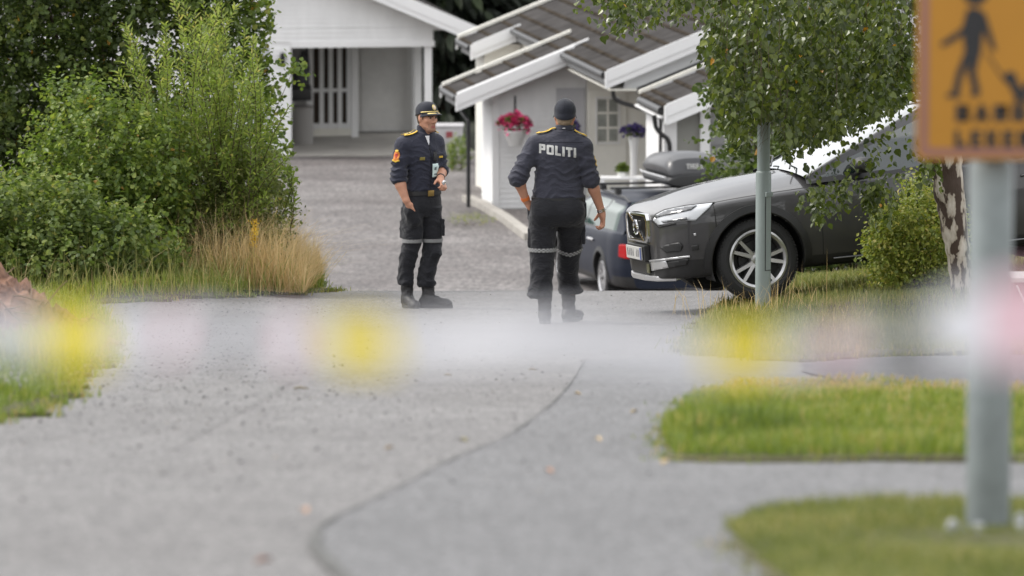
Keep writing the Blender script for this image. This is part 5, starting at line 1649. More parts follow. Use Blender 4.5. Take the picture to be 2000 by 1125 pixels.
for sg in (-1, 1):
    mb = MB()
    V8 = [(4.50, sg * .835, .68), (4.58, sg * .76, .66), (4.655, sg * .66, .66), (4.50, sg * .6, .66), (4.50, sg * .83, .86), (4.58, sg * .75, .86), (4.645, sg * .66, .86), (4.50, sg * .6, .86)]
    mb.hexa([Vector(v) for v in V8]); mb.build('tail_light', REDL, car2, smooth=False, bevel=.015)
    for xh in (2.2, 3.1):
        mb = MB(); mb.tube([(xh - .1, sg * .90, .83), (xh - .07, sg * .932, .84), (xh + .07, sg * .932, .84), (xh + .1, sg * .90, .83)], .020, 8); mb.build('door_handle', SILV, car2)
    mb = MB(); mb.tube([(2.05, sg * .58, C2.zroof + .03), (2.4, sg * .59, C2.zroof + .05), (3.9, sg * .59, C2.zroof + .03), (4.15, sg * .58, C2.zroof - .03)], .018, 8); mb.build('roof_rail', BLACKM, car2)
    mb = MB(); mb.lathe([(0, -.11), (.06, -.1), (.085, 0), (.06, .1), (0, .11)], 14, 0, Matrix.Translation((1.62, sg * .99, 1.05)) @ Matrix.Rotation(R(90), 4, 'X')); mb.build('mirror', PAINT2, car2)
for xb in (2.5, 3.45):
    mb = MB(); mb.box((xb - .035, -.70, C2.zroof + .115), (xb + .035, .70, C2.zroof + .145))
    for sg in (-1, 1): mb.hexa([Vector((xb + dx, sg * .59 + dy, C2.zroof + z_)) for z_ in (.05, .114) for dx, dy in ((-.07, -.04), (.07, -.04), (.07, .04), (-.07, .04))])
    mb.build('cross_bar', BLACKM, car2, smooth=False, bevel=.006)
mb = MB(); mb.box((4.60, -.62, .44), (4.66, .62, .50)); mb.build('bumper_strip', BLACKP, car2, smooth=False)
mb = MB(); mb.box((4.628, -.26, .66), (4.64, .26, .77)); mb.build('number_plate', PLATEW, car2, smooth=False)
# roof box: a tapered two-part shell on the bars
rb = empty('roof_box', tuple(M2 @ Vector((3.05, .42, C2.zroof + .15))), 'dark grey roof box with light side fixed on the bars of the blue car', 'roof box')
rb.rotation_euler = M2.to_euler()
GBOX = mat('roof_box_grey', (.042, .043, .047), .42, var=.05, coat=.15)
GBOX2 = mat('roof_box_base', (.035, .036, .038), .45)
def box_ring(x, hw, z0, z1, n=28, p=3.2):
    out = []
    for k in range(n):
        w = 2 * math.pi * k / n
        c, s_ = math.cos(w), math.sin(w)
        y = hw * (abs(c) ** (2 / p)) * (1 if c >= 0 else -1)
        z = (abs(s_) ** (2 / p)) * (1 if s_ >= 0 else -1)
        out.append((x, y * (1 - .17 * max(z, 0)), z0 + (z1 - z0) * (z + 1) / 2))
    return out
for nm, m_, rows in (('lid', GBOX, [(-.98, .02, .22, .24), (-.96, .25, .15, .27), (-.85, .36, .13, .33), (-.5, .42, .125, .43), (.1, .435, .125, .475), (.72, .435, .125, .475), (.90, .425, .125, .42), (.99, .40, .13, .27), (1.0, .36, .15, .22)]),
                     ('base', GBOX2, [(-.975, .05, .14, .20), (-.95, .27, .09, .20), (-.82, .38, .03, .195), (-.5, .44, .01, .195), (.7, .452, .01, .195), (.92, .445, .015, .195), (1.0, .42, .03, .19), (1.01, .38, .08, .18)])):
    V = []; Fs = []; n = 28
    for r_ in rows: V += box_ring(*r_)
    for i in range(len(rows) - 1):
        for k in range(n): Fs.append((i * n + k, i * n + (k + 1) % n, (i + 1) * n + (k + 1) % n, (i + 1) * n + k))
    Fs += [tuple(range(n)), tuple(range((len(rows) - 1) * n, len(rows) * n))]
    mb = MB(); mb.add(V, Fs); mb.build(nm, m_, rb, sharp=40)
mb = MB(); mb.tube([(-.8, -.40, .155), (-.5, -.455, .155), (.7, -.466, .155), (.95, -.455, .155)], .014, 6); mb.build('seam_strip', SILV, rb)
# ================================================================== PEOPLE
# Bodies and clothes are grown as smooth blended volumes and meshed once each.
class Vol:
    def __init__(s, lo, hi, h):
        s.lo = np.array(lo, float); s.h = h
        s.n = np.ceil((np.array(hi) - s.lo) / h).astype(int) + 1
        s.D = np.full(s.n, 9.0, np.float32)
        s.ax = [s.lo[i] + h * np.arange(s.n[i]) for i in range(3)]
    def _reg(s, lo, hi):
        sl = []
        for i in range(3):
            a = int(np.clip(math.floor((lo[i] - s.lo[i]) / s.h), 0, s.n[i])); b = int(np.clip(math.ceil((hi[i] - s.lo[i]) / s.h) + 1, 0, s.n[i]))
            sl.append(slice(a, b))
        X = s.ax[0][sl[0]][:, None, None]; Y = s.ax[1][sl[1]][None, :, None]; Z = s.ax[2][sl[2]][None, None, :]
        return tuple(sl), X, Y, Z
    def _mix(s, sl, d, k, sub):
        D = s.D[sl]
        d = d.astype(np.float32)
        if sub:
            h = np.clip(.5 - .5 * (D + d) / max(k, 1e-6), 0, 1)
            s.D[sl] = D * (1 - h) - d * h + k * h * (1 - h)
        else:
            h = np.clip(.5 + .5 * (D - d) / max(k, 1e-6), 0, 1)
            s.D[sl] = D * (1 - h) + d * h - k * h * (1 - h)
    def cap(s, a, b, ra, rb=None, k=.02, sub=False):
        a = np.array(a, float); b = np.array(b, float); rb = ra if rb is None else rb
        m = max(ra, rb) + k + .04
        sl, X, Y, Z = s._reg(np.minimum(a, b) - m, np.maximum(a, b) + m)
        ab = b - a; L2 = max(ab @ ab, 1e-9)
        t = np.clip(((X - a[0]) * ab[0] + (Y - a[1]) * ab[1] + (Z - a[2]) * ab[2]) / L2, 0, 1)
        d = np.sqrt((X - a[0] - t * ab[0])**2 + (Y - a[1] - t * ab[1])**2 + (Z - a[2] - t * ab[2])**2) - (ra + (rb - ra) * t)
        s._mix(sl, d, k, sub); return s
    def chain(s, pts, rs, k=.02):
        for i in range(len(pts) - 1): s.cap(pts[i], pts[i + 1], rs[i], rs[i + 1], k)
        return s
    def ell(s, c, r, F=None, k=.02, sub=False):
        """F: rows are the local axes."""
        c = np.array(c, float); r = np.array(r, float); m = r.max() + k + .03
        sl, X, Y, Z = s._reg(c - m, c + m)
        x, y, z = X - c[0], Y - c[1], Z - c[2]
        if F is not None:
            F = np.array(F); x, y, z = (F[i][0] * x + F[i][1] * y + F[i][2] * z for i in range(3))
        q = np.sqrt((x / r[0])**2 + (y / r[1])**2 + (z / r[2])**2)
        q2 = np.sqrt((x / r[0]**2)**2 + (y / r[1]**2)**2 + (z / r[2]**2)**2)
        d = q * (q - 1) / np.maximum(q2, 1e-6)
        s._mix(sl, d, k, sub); return s
    def loft(s, rows, k=.02, endk=.02, p=2.2):
        """rows: (z, cx, cy, rx, ry, yaw) in ascending z; an upright tube of elliptical sections."""
        rows = np.array(sorted(rows), float)
        lo = np.array([(rows[:, 1] - rows[:, 3:5].max(1)).min(), (rows[:, 2] - rows[:, 3:5].max(1)).min(), rows[0, 0]]) - k - .04
        hi = np.array([(rows[:, 1] + rows[:, 3:5].max(1)).max(), (rows[:, 2] + rows[:, 3:5].max(1)).max(), rows[-1, 0]]) + k + .04
        sl, X, Y, Z = s._reg(lo, hi)
        z = np.clip(Z.ravel(), rows[0, 0], rows[-1, 0])
        Q = hermite(rows[:, 0], rows[:, 1:], z)
        cx, cy, rx, ry, yw = (Q[:, i][None, None] for i in range(5))
        c, sn = np.cos(yw), np.sin(yw)
        x = (X - cx) * c + (Y - cy) * sn; y = -(X - cx) * sn + (Y - cy) * c
        q = (np.abs(x / rx)**p + np.abs(y / ry)**p)**(1 / p)
        g = np.sqrt((x / rx**2)**2 + (y / ry**2)**2) / np.maximum(np.sqrt((x / rx)**2 + (y / ry)**2), 1e-6)
        d = (q - 1) / np.maximum(g, 1e-6)
        e = np.maximum(rows[0, 0] - Z, Z - rows[-1, 0])
        d = np.where(e > -endk, np.maximum(d, e + 0 * d) , d)
        s._mix(sl, d, k, sub=False); return s
    def box(s, c, hs, F=None, r=.01, k=.01, sub=False):
        c = np.array(c, float); hs = np.array(hs, float); m = np.linalg.norm(hs) + k + .03
        sl, X, Y, Z = s._reg(c - m, c + m)
        x, y, z = X - c[0], Y - c[1], Z - c[2]
        if F is not None:
            F = np.array(F); x, y, z = (F[i][0] * x + F[i][1] * y + F[i][2] * z for i in range(3))
        qx, qy, qz = np.abs(x) - hs[0] + r, np.abs(y) - hs[1] + r, np.abs(z) - hs[2] + r
        d = np.sqrt(np.maximum(qx, 0)**2 + np.maximum(qy, 0)**2 + np.maximum(qz, 0)**2) + np.minimum(np.maximum(qx, np.maximum(qy, qz)), 0) - r
        s._mix(sl, d, k, sub); return s
    def cut(s, pn, off):
        """Remove the side where dot(p, pn) > off."""
        X = s.ax[0][:, None, None]; Y = s.ax[1][None, :, None]; Z = s.ax[2][None, None, :]
        s.D = np.maximum(s.D, (X * pn[0] + Y * pn[1] + Z * pn[2] - off).astype(np.float32)); return s
    def fold(s, f, amp):
        X = s.ax[0][:, None, None]; Y = s.ax[1][None, :, None]; Z = s.ax[2][None, None, :]
        near = np.abs(s.D) < .05
        w = f(X, Y, Z)
        s.D = np.where(near, s.D + amp * w, s.D).astype(np.float32); return s
    def mesh(s, name, mats, parent, mi=None, attr=None):
        g = openvdb.FloatGrid(3 * s.h)
        g.copyFromArray(np.ascontiguousarray(np.clip(s.D, -3 * s.h, 3 * s.h)), tolerance=0.0)
        pts, quads = g.convertToQuads(0.0)
        V = np.asarray(pts) * s.h + s.lo
        F = np.asarray(quads).astype(np.int64)
        # orientation: make normals point outwards
        a, b, c = V[F[:, 0]], V[F[:, 1]], V[F[:, 2]]
        nn = np.cross(b - a, c - a)
        vol = np.einsum('ij,ij->i', a, nn).sum()
        cen = V.mean(0)
        if np.einsum('ij,ij->i', a - cen, nn).sum() < 0: F = F[:, ::-1]
        # light smoothing
        for _ in range(2):
            acc = np.zeros_like(V); cnt = np.zeros(len(V))
            for i in range(4):
                j = (i + 1) % 4
                np.add.at(acc, F[:, i], V[F[:, j]]); np.add.at(cnt, F[:, i], 1)
                np.add.at(acc, F[:, j], V[F[:, i]]); np.add.at(cnt, F[:, j], 1)
            V = V * .5 + .5 * acc / np.maximum(cnt, 1)[:, None]
        m_i = None
        if mi is not None:
            cc = V[F].mean(1); m_i = mi(cc)
        s.V, s.F = V, F
        return npmesh(name, V, np.ascontiguousarray(F), mats, parent, smooth=True, mi=m_i)
    def bvh(s):
        return BVHTree.FromPolygons([Vector(v) for v in s.V], [tuple(f) for f in s.F.tolist()])

def cloth_mat(name, col, rough=.82, bump=.35, sheen=.15, var=.16):
    m = mat(name, col, rough, var=var, vscale=7, sheen=sheen, spec=.25)
    nt = m.node_tree; n = nt.nodes; l = nt.links; b = n['Principled BSDF']; tc = n['Texture Coordinate']
    t = n.new('ShaderNodeTexNoise'); t.inputs['Scale'].default_value = 11; t.inputs['Detail'].default_value = 7; t.inputs['Distortion'].default_value = 1.6
    mp = n.new('ShaderNodeMapping'); mp.inputs['Scale'].default_value = (1, 1, 1.9); mp.inputs['Rotation'].default_value = (.3, .5, 0)
    l.new(tc.outputs['Object'], mp.inputs['Vector']); l.new(mp.outputs[0], t.inputs['Vector'])
    bp = n.new('ShaderNodeBump'); bp.inputs['Strength'].default_value = bump; bp.inputs['Distance'].default_value = .035
    l.new(t.outputs['Fac'], bp.inputs['Height']); l.new(bp.outputs[0], b.inputs['Normal'])
    return m
SHIRT1 = cloth_mat('navy_shirt', (.040, .041, .057))
SHIRT2 = cloth_mat('dark_navy_shirt', (.027, .029, .045))
TROUS = cloth_mat('black_trousers', (.0145, .0148, .0185), .8)
CAPM = cloth_mat('cap_cloth', (.020, .022, .031), .85, .12)
BOOT = mat('boot_leather', (.020, .019, .020), .55, bump=.2, bscale=60)
SKIN = mat('skin', (.50, .255, .170), .5, var=.10, vscale=16, spec=.35)
SKIN2 = mat('skin_tan', (.47, .235, .155), .5, var=.10, vscale=16, spec=.35)
STUB = mat('stubble_skin', (.35, .185, .122), .6, var=.25, vscale=60)
LIPS = mat('lips', (.36, .13, .11), .45)
HAIR = mat('hair_brown', (.085, .055, .034), .75, var=.4, vscale=60, bump=.5, bscale=90)
HAIRL = mat('hair_grey_blond', (.30, .225, .155), .75, var=.3, vscale=60, bump=.4, bscale=90)
EYE = mat('eye', (.10, .08, .07), .15)
GOLD = mat('gold_braid', (.62, .50, .20), .45, metal=.3)
YEL = mat('yellow_braid', (.70, .46, .05), .55)
REFL = mat('reflex_silver', (.48, .48, .47), .4)
WHT = mat('reflex_white', (.40, .40, .40), .5)
BLK = mat('reflex_black', (.016, .016, .017), .6)
ORG = mat('orange_strap', (.62, .16, .035), .5)
STEEL = mat('bracelet_steel', (.72, .72, .73), .18, metal=1.0)
BADGE = mat('badge_card', (.60, .74, .72), .35)
TSH = mat('white_cotton', (.72, .72, .74), .8)

def folds(zs, f1=70, seed=0.0):
    """Cross folds gathered round given heights: list of (z, spread, strength)."""
    rg = lambda t: 2 * np.abs(np.sin(t * .5))**.75 - 1
    def f(X, Y, Z):
        w = 0
        for z0, sp, st in zs:
            w = w + st * np.exp(-((Z - z0) / sp)**2) * rg(f1 * (Z - z0) + 20 * X * np.sin(z0 * 9 + seed) + 15 * Y + 2.6 * np.sin(19 * X + seed + 9 * Z) + 1.2 * np.sin(43 * X - 31 * Y + seed))
        m = .5 + .5 * np.sin(9 * X + 7 * Z + seed) * np.sin(11 * Z - 8 * Y + seed)
        return w + .45 * m * rg(38 * X + 44 * Z + 2.5 * np.sin(21 * Y + 17 * X + seed) + 2 * np.sin(13 * Z + seed)) + .35 * (1 - m) * rg(-46 * X + 30 * Z + 30 * Y + 2 * np.sin(17 * Z + 9 * X - seed))
    return f

def arm_folds(a, b, t0=.55, sp=.28, st=1.0, seed=0.0):
    """Gathers running round a sleeve between a and b."""
    a = np.array(a, float); b = np.array(b, float); L = np.linalg.norm(b - a); d = (b - a) / L
    def f(X, Y, Z):
        s_ = (X - a[0]) * d[0] + (Y - a[1]) * d[1] + (Z - a[2]) * d[2]
        rx, ry, rz_ = X - a[0] - s_ * d[0], Y - a[1] - s_ * d[1], Z - a[2] - s_ * d[2]
        rad = np.sqrt(rx**2 + ry**2 + rz_**2)
        m = np.exp(-((s_ / L - t0) / sp)**2) * (rad < .125) * (s_ > -.02)
        return st * m * (2 * np.abs(np.sin(.5 * (95 * s_ + 22 * rx + 30 * rz_ + 2 * np.sin(30 * ry + 25 * s_ + seed))))**.75 - 1)
    return f

def hand(B, wrist, palm, fdir, across, curl, s=1.0, k=.012, thumb_dir=None, straight=.0):
    """Palm, four curled fingers of different length, and a thumb leaving the side of the palm.
    fdir: direction wrist -> knuckles; across: towards the thumb side; curl: direction the fingers close to."""
    wrist = np.array(wrist, float); palm = np.array(palm, float)
    f = unit(np.array(fdir, float)); a = np.array(across, float); a = unit(a - f * (a @ f)); c = np.array(curl, float); c = unit(c - f * (c @ f) - a * (c @ a))
    F = [a, f, c]
    B.ell(palm, (.041 * s, .050 * s, .020 * s), F, k=.02)
    B.cap(wrist, palm - f * .02 * s, .026 * s, .028 * s, k=.02)
    for i, (o, ln) in enumerate(((.029, .92), (.010, 1.0), (-.009, .95), (-.027, .78))):
        kn = palm + f * (.042 - .004 * (i in (0, 3))) * s + a * o * s
        th = [R(18 - 14 * straight), R(85 - 70 * straight), R(150 - 125 * straight)]
        p = kn; r = .0105 * s
        for j, (sg, an) in enumerate(zip((.040, .026, .020), th)):
            q = p + (f * math.cos(an) + c * math.sin(an)) * sg * ln * s
            B.cap(p, q, r, r * .92, k=.006); p = q; r *= .92
    t0 = palm - f * .025 * s + a * .032 * s + c * .006 * s
    td = unit(f * .75 + a * .55 + c * .45) if thumb_dir is None else unit(np.array(thumb_dir, float))
    t1 = t0 + td * .040 * s; t2 = t1 + unit(td * .7 + f * .4 + c * .5) * .030 * s
    B.cap(palm - f * .03 * s + a * .01 * s, t0, .018 * s, .0145 * s, k=.012); B.cap(t0, t1, .0135 * s, .0115 * s, k=.008); B.cap(t1, t2, .0115 * s, .0095 * s, k=.006)

def head(B, c, l, f, up=(0, 0, 1)):
    """c: middle of the head; l: the person's left, f: facing."""
    l = unit(np.array(l, float)); f = unit(np.array(f, float)); u = unit(np.array(up, float)); l = unit(np.cross(f, u)) * np.sign(np.dot(np.cross(f, u), l)); 
    c = np.array(c, float)
    q = lambda a, b, z: c + l * a + f * b + u * z
    F = [l, f, u]
    B.ell(q(0, -.018, .025), (.075, .095, .092), F, k=.01)
    B.ell(q(0, .026, -.035), (.060, .066, .080), F, k=.035)
    for sg in (-1, 1):
        B.cap(q(sg * .050, -.002, -.058), q(sg * .020, .062, -.106), .020, .019, k=.03)
        B.ell(q(sg * .041, .062, -.030), (.020, .018, .015), F, k=.02)
        B.ell(q(sg * .031, .097, -.004), (.017, .018, .0105), F, k=.012, sub=True)
        B.ell(q(sg * .076, -.008, -.014), (.010, .021, .033), F, k=.008)
        B.ell(q(sg * .016, .092, -.046), (.009, .010, .008), F, k=.008)
    B.cap(q(-.016, .068, -.110), q(.016, .068, -.110), .020, .020, k=.02)
    B.cap(q(-.034, .084, .014), q(.034, .084, .014), .0105, .0105, k=.014)
    B.cap(q(0, .088, .002), q(0, .109, -.042), .0085, .0125, k=.012)
    B.cap(q(-.019, .086, -.0705), q(.019, .086, -.0705), .0068, .0068, k=.010)
    B.cap(q(-.016, .085, -.0835), q(.016, .085, -.0835), .0078, .0078, k=.010)
    B.cap(q(-.022, .098, -.077), q(.022, .098, -.077), .003, .003, k=.004, sub=True)
    return q, F

def snap_strip(bvh, pts, d=(0, 1, 0), off=.004):
    out = []
    for p in pts:
        h = bvh.ray_cast(Vector(p), Vector(d))
        if h[0] is None:
            h2 = bvh.find_nearest(Vector(p)); out.append(Vector(h2[0]) + Vector(h2[1]) * off)
        else:
            n = h[1] if h[1].dot(Vector(d)) < 0 else -h[1]
            out.append(h[0] + n * off)
    return out

def patch_on(name, bvh, poly, m, parent, plane, d, off=.005, step=.01, mi=None):
    """Polygon (a, b) -> plane(a, b) start points, cast along d on the cloth."""
    B = densify(poly, step)
    lo, hi = B.min(0), B.max(0)
    gx, gy = np.meshgrid(np.arange(lo[0] + step / 2, hi[0], step), np.arange(lo[1] + step / 2, hi[1], step)); gx = gx.ravel(); gy = gy.ravel()
    k = inside(B, gx, gy); n = len(B)
    pts = [Vector(p) for p in B] + [Vector((a, b)) for a, b in zip(gx[k], gy[k])]
    vo, eo, fo, *_ = delaunay_2d_cdt(pts, [(i, (i + 1) % n) for i in range(n)], [], 1, 1e-5)
    V = snap_strip(bvh, [plane(p.x, p.y) for p in vo], d, off)
    o = npmesh(name, np.array([tuple(v) for v in V]), [tuple(f) for f in fo], m, parent, smooth=True)
    sm = o.modifiers.new('thickness', 'SOLIDIFY'); sm.thickness = .004; sm.offset = -1
    return o

# letters as solid polygons on a unit grid (x to the right, y up); holes are given as a second list
def glyph(ch, t=.24):
    w = .72
    R_ = lambda a, b, c, d: [(a, b), (c, b), (c, d), (a, d)]
    G_ = {
        'I': (t, [R_(0, 0, t, 1)]),
        'L': (.66, [R_(0, 0, t, 1), R_(t, 0, .66, t)]),
        'T': (w, [R_(0, 1 - t, w, 1), R_(w / 2 - t / 2, 0, w / 2 + t / 2, 1 - t)]),
        'P': (w, [R_(0, 0, t, 1), R_(t, 1 - t * .9, w - .06, 1), R_(t, .36, w - .06, .36 + t * .9), [(w - t, .36), (w - .06, .36), (w, .44), (w, .92), (w - .06, 1), (w - t, 1)]]),
        'O': (.8, [[(0, .1), (.1, 0), (t, 0), (t, 1), (.1, 1), (0, .9)], [(.8 - t, 0), (.7, 0), (.8, .1), (.8, .9), (.7, 1), (.8 - t, 1)], R_(t, 0, .8 - t, t * .85), R_(t, 1 - t * .85, .8 - t, 1)]),
        'E': (.66, [R_(0, 0, t, 1), R_(t, 0, .66, t * .8), R_(t, .5 - t * .4, .6, .5 + t * .4), R_(t, 1 - t * .8, .66, 1)]),
        'H': (w, [R_(0, 0, t, 1), R_(w - t, 0, w, 1), R_(t, .5 - t * .42, w - t, .5 + t * .42)]),
        'U': (w, [R_(0, .12, t, 1), R_(w - t, .12, w, 1), [(.0, .12), (.12, 0), (w - .12, 0), (w, .12), (w - t, t * .9), (t, t * .9)]]),
        'N': (w, [R_(0, 0, t, 1), R_(w - t, 0, w, 1), [(t, 1), (t, .62), (w - t, 0), (w - t, .38)]]),
        'A': (.8, [[(0, 0), (t, 0), (.4 + t * .15, 1), (.4 - t * .5, 1)], [(.8 - t, 0), (.8, 0), (.4 + t * .5, 1), (.4 - t * .15, 1)], R_(.22, .22, .58, .22 + t * .75)]),
        'R': (w, [R_(0, 0, t, 1), R_(t, 1 - t * .9, w - .06, 1), R_(t, .42, w - .06, .42 + t * .85), [(w - t, .42), (w - .06, .42), (w, .5), (w, .92), (w - .06, 1), (w - t, 1)], [(w - t - .06, .42), (w - .04, .42), (w, 0), (w - t, 0)]]),
        'B': (w, [R_(0, 0, t, 1), R_(t, 1 - t * .8, w - .08, 1), R_(t, .5 - t * .4, w - .08, .5 + t * .4), R_(t, 0, w - .08, t * .8), [(w - t, .0), (w - .06, 0), (w, .1), (w, .44), (w - .06, .5), (w, .56), (w, .92), (w - .06, 1), (w - t, 1)]]),
        'K': (w, [R_(0, 0, t, 1), [(t, .42), (w - .28, 1), (w, 1), (t + .12, .38)], [(t + .02, .56), (t + .2, .62), (w, 0), (w - .28, 0)]]),
    }
    return G_[ch]
def word_polys(txt, height, gap=.12, t=.24):
    out = []; x = 0
    for ch in txt:
        if ch == ' ': x += .4; continue
        w, ps = glyph(ch, t)
        for p in ps: out.append([((x + a) * height, b * height) for a, b in p])
        x += w + gap
    return out, (x - gap) * height

def flat_word(name, txt, height, m, parent, f, gap=.12, t=.24, width=None):
    polys, W = word_polys(txt, height, gap, t)
    sx = (width / W) if width else 1.0
    mb = MB()
    for p in polys: mb.add([f(a * sx, b) for a, b in p], [tuple(range(len(p)))])
    return mb.build(name, m, parent, smooth=False, fixn=False)

def word_on(name, txt, height, width, m, parent, bvh, plane, d, gap=.12, t=.24, off=.006):
    polys, W = word_polys(txt, height, gap, t)
    sx = width / W
    V = []; Fs = []
    for p in polys:
        B = densify([(a * sx, b) for a, b in p], .008)
        lo, hi = B.min(0), B.max(0)
        gx, gy = np.meshgrid(np.arange(lo[0] + .004, hi[0], .008), np.arange(lo[1] + .004, hi[1], .008)); gx = gx.ravel(); gy = gy.ravel()
        k = inside(B, gx, gy); n = len(B)
        pts = [Vector(q) for q in B] + [Vector((a, b)) for a, b in zip(gx[k], gy[k])]
        vo, eo, fo, *_ = delaunay_2d_cdt(pts, [(i, (i + 1) % n) for i in range(n)], [], 1, 1e-5)
        n0 = len(V)
        V += [tuple(v) for v in snap_strip(bvh, [plane(q.x, q.y) for q in vo], d, off)]
        Fs += [tuple(i + n0 for i in f) for f in fo]
    return npmesh(name, np.array(V), Fs, m, parent, smooth=True)

def checker(name, rows_fn, z0, z1, parent, n=44, off=.009, zwob=None):
    """Reflective chequered band round a trouser leg; rows_fn(z) -> cx, cy, rx, ry."""
    V = []; Fs = []; mi_ = []
    for j in range(4):
        z = z0 + (z1 - z0) * j / 3
        cx, cy, rx, ry = rows_fn(z)
        for k in range(n):
            w = 2 * math.pi * k / n
            c, s_ = math.cos(w), math.sin(w)
            x = cx + (rx + off) * (abs(c)**(2 / 2.2)) * np.sign(c); y = cy + (ry + off) * (abs(s_)**(2 / 2.2)) * np.sign(s_)
            V.append((x, y, z + (zwob(w) if zwob else 0)))
    for j in range(3):
        for k in range(n):
            Fs.append((j * n + k, j * n + (k + 1) % n, (j + 1) * n + (k + 1) % n, (j + 1) * n + k)); mi_.append((j + k) % 2)
    return npmesh(name, np.array(V), Fs, [WHT, BLK], parent, smooth=True, mi=mi_)

def leg_fn(rows):
    rows = np.array(sorted(rows), float)
    def f(z):
        q = hermite(rows[:, 0], rows[:, 1:], np.array([z]))[0]; return q[0], q[1], q[2], q[3]
    return f

def epaulette(parent, bvh, a, b, w, m2, stars=False):
    """Shoulder slide from a to b lying on the shirt: dark cloth with two yellow bars."""
    a = np.array(a); b = np.array(b); d = unit(b - a); sdir = unit(np.cross(d, [0, 0, 1.0]))
    L = np.linalg.norm(b - a)
    pl = lambda s_, t_: tuple(a + d * s_ + sdir * t_ + np.array([0, 0, .2]))
    e = patch_on('epaulette', bvh, [(0, -w), (L, -w), (L, w), (0, w)], m2, parent, pl, (0, 0, -1), .010, .012)
    for t0, t1 in ((-w, -w + .011), (w - .011, w)):
        patch_on('braid', bvh, [(0, t0), (L, t0), (L, t1), (0, t1)], YEL, e, pl, (0, 0, -1), .013, .008)
    patch_on('braid', bvh, [(L - .03, -w), (L - .018, -w), (L - .018, w), (L - .03, w)], YEL, e, pl, (0, 0, -1), .014, .008)
    if stars:
        for q in (.45, .65): patch_on('star', bvh, [(L * q - .008, -.008), (L * q + .008, -.008), (L * q + .008, .008), (L * q - .008, .008)], GOLD, e, pl, (0, 0, -1), .014, .006)
    return e

# ---------------------------------------------------------------- walking officer, seen from behind
gw = P(1085, 634, 46.0)
wz = float(T(gw[0], 46.0))
pw = empty('person', (gw[0], 46.0, wz), 'person in navy uniform walking away, with a bare right forearm and an orange watch strap', 'person')
sW = 240.0
w_ = lambda px, py, y=0.0: np.array([(px - 1085) / sW, y, (634 - py) / sW])
lo, hi = (-.50, -.42, -.01), (.50, .80, 1.90)
LL = [(.215, -.118, -.06, .088, .095, 0), (.235, -.128, -.06, .106, .110, 0), (.275, -.126, -.055, .104, .110, 0), (.34, -.118, -.04, .096, .105, 0), (.45, -.110, -.02, .099, .108, 0), (.60, -.108, .0, .108, .115, 0), (.75, -.106, .01, .116, .130, 0), (.88, -.100, .0, .122, .140, 0)]
RL = [(.195, .120, .41, .085, .092, 0), (.215, .128, .41, .100, .106, 0), (.255, .122, .40, .098, .105, 0), (.32, .108, .36, .090, .100, 0), (.45, .106, .28, .093, .103, 0), (.60, .116, .20, .102, .112, 0), (.75, .124, .11, .112, .126, 0), (.88, .122, .03, .118, .138, 0)]
PEL = [(.80, .012, .02, .205, .13, 0), (.86, .014, .0, .224, .150, 0), (.92, .015, -.012, .226, .158, 0), (.99, .014, -.008, .216, .150, 0), (1.045, .018, 0, .206, .140, 0), (1.075, .02, 0, .202, .138, 0)]
# body (skin) as one surface
B = Vol(lo, hi, .0055)
B.loft([(.82, .014, 0, .16, .10, 0), (1.0, .016, 0, .16, .10, 0), (1.25, .025, 0, .15, .10, 0), (1.42, .04, 0, .16, .10, 0), (1.5, .05, 0, .12, .08, 0), (1.56, .06, 0, .06, .06, 0)], k=.03)
for rows in (LL, RL): B.loft([(z, cx, cy, rx * .62, ry * .62, 0) for z, cx, cy, rx, ry, _ in rows], k=.04)
B.cap((-.10, -.07, .23), (-.088, -.06, .07), .036, .030, k=.03); B.cap((.12, .41, .22), (.11, .42, .07), .036, .030, k=.03)
B.cap((-.085, -.06, .05), (-.08, .05, .045), .024, .018, k=.02); B.cap((.11, .41, .05), (.15, .47, .045), .024, .018, k=.02)
B.cap((.066, .0, 1.50), (.074, .02, 1.64), .058, .054, k=.04)                     # neck
hc = w_(1103, 227, .02) ; hc[2] = 1.70
q, F = head(B, hc, (-1, 0, 0), (.06, 1, -.06), (0.03, .06, 1))
# arms
ls, le, lw_ = np.array([-.165, -.005, 1.455]), np.array([-.315, -.085, 1.215]), np.array([-.243, -.02, 1.015])
rs_, re_, rw_ = np.array([.222, -.005, 1.440]), np.array([.280, -.045, 1.19]), np.array([.368, .04, .930])
B.cap((.04, 0, 1.48), ls, .05, .055, k=.04); B.cap((.06, 0, 1.48), rs_, .05, .055, k=.04)
B.chain([ls, le], [.050, .043], .02); B.chain([le, le + (lw_ - le) * .35, lw_], [.043, .046, .030], .015)
B.chain([rs_, re_], [.050, .043], .02); B.chain([re_, re_ + (rw_ - re_) * .35, rw_], [.043, .047, .030], .015)
hand(B, lw_, np.array([-.208, .005, .955]), (.5, .25, -.85), (.3, .9, .3), (.8, -.2, .5), 1.0, straight=.75)
hand(B, rw_, np.array([.380, .055, .868]), (.12, .06, -.99), (-.35, .93, 0), (-.93, -.35, 0), 1.06, straight=.22)
B.mesh('body', [SKIN2, STUB], pw)
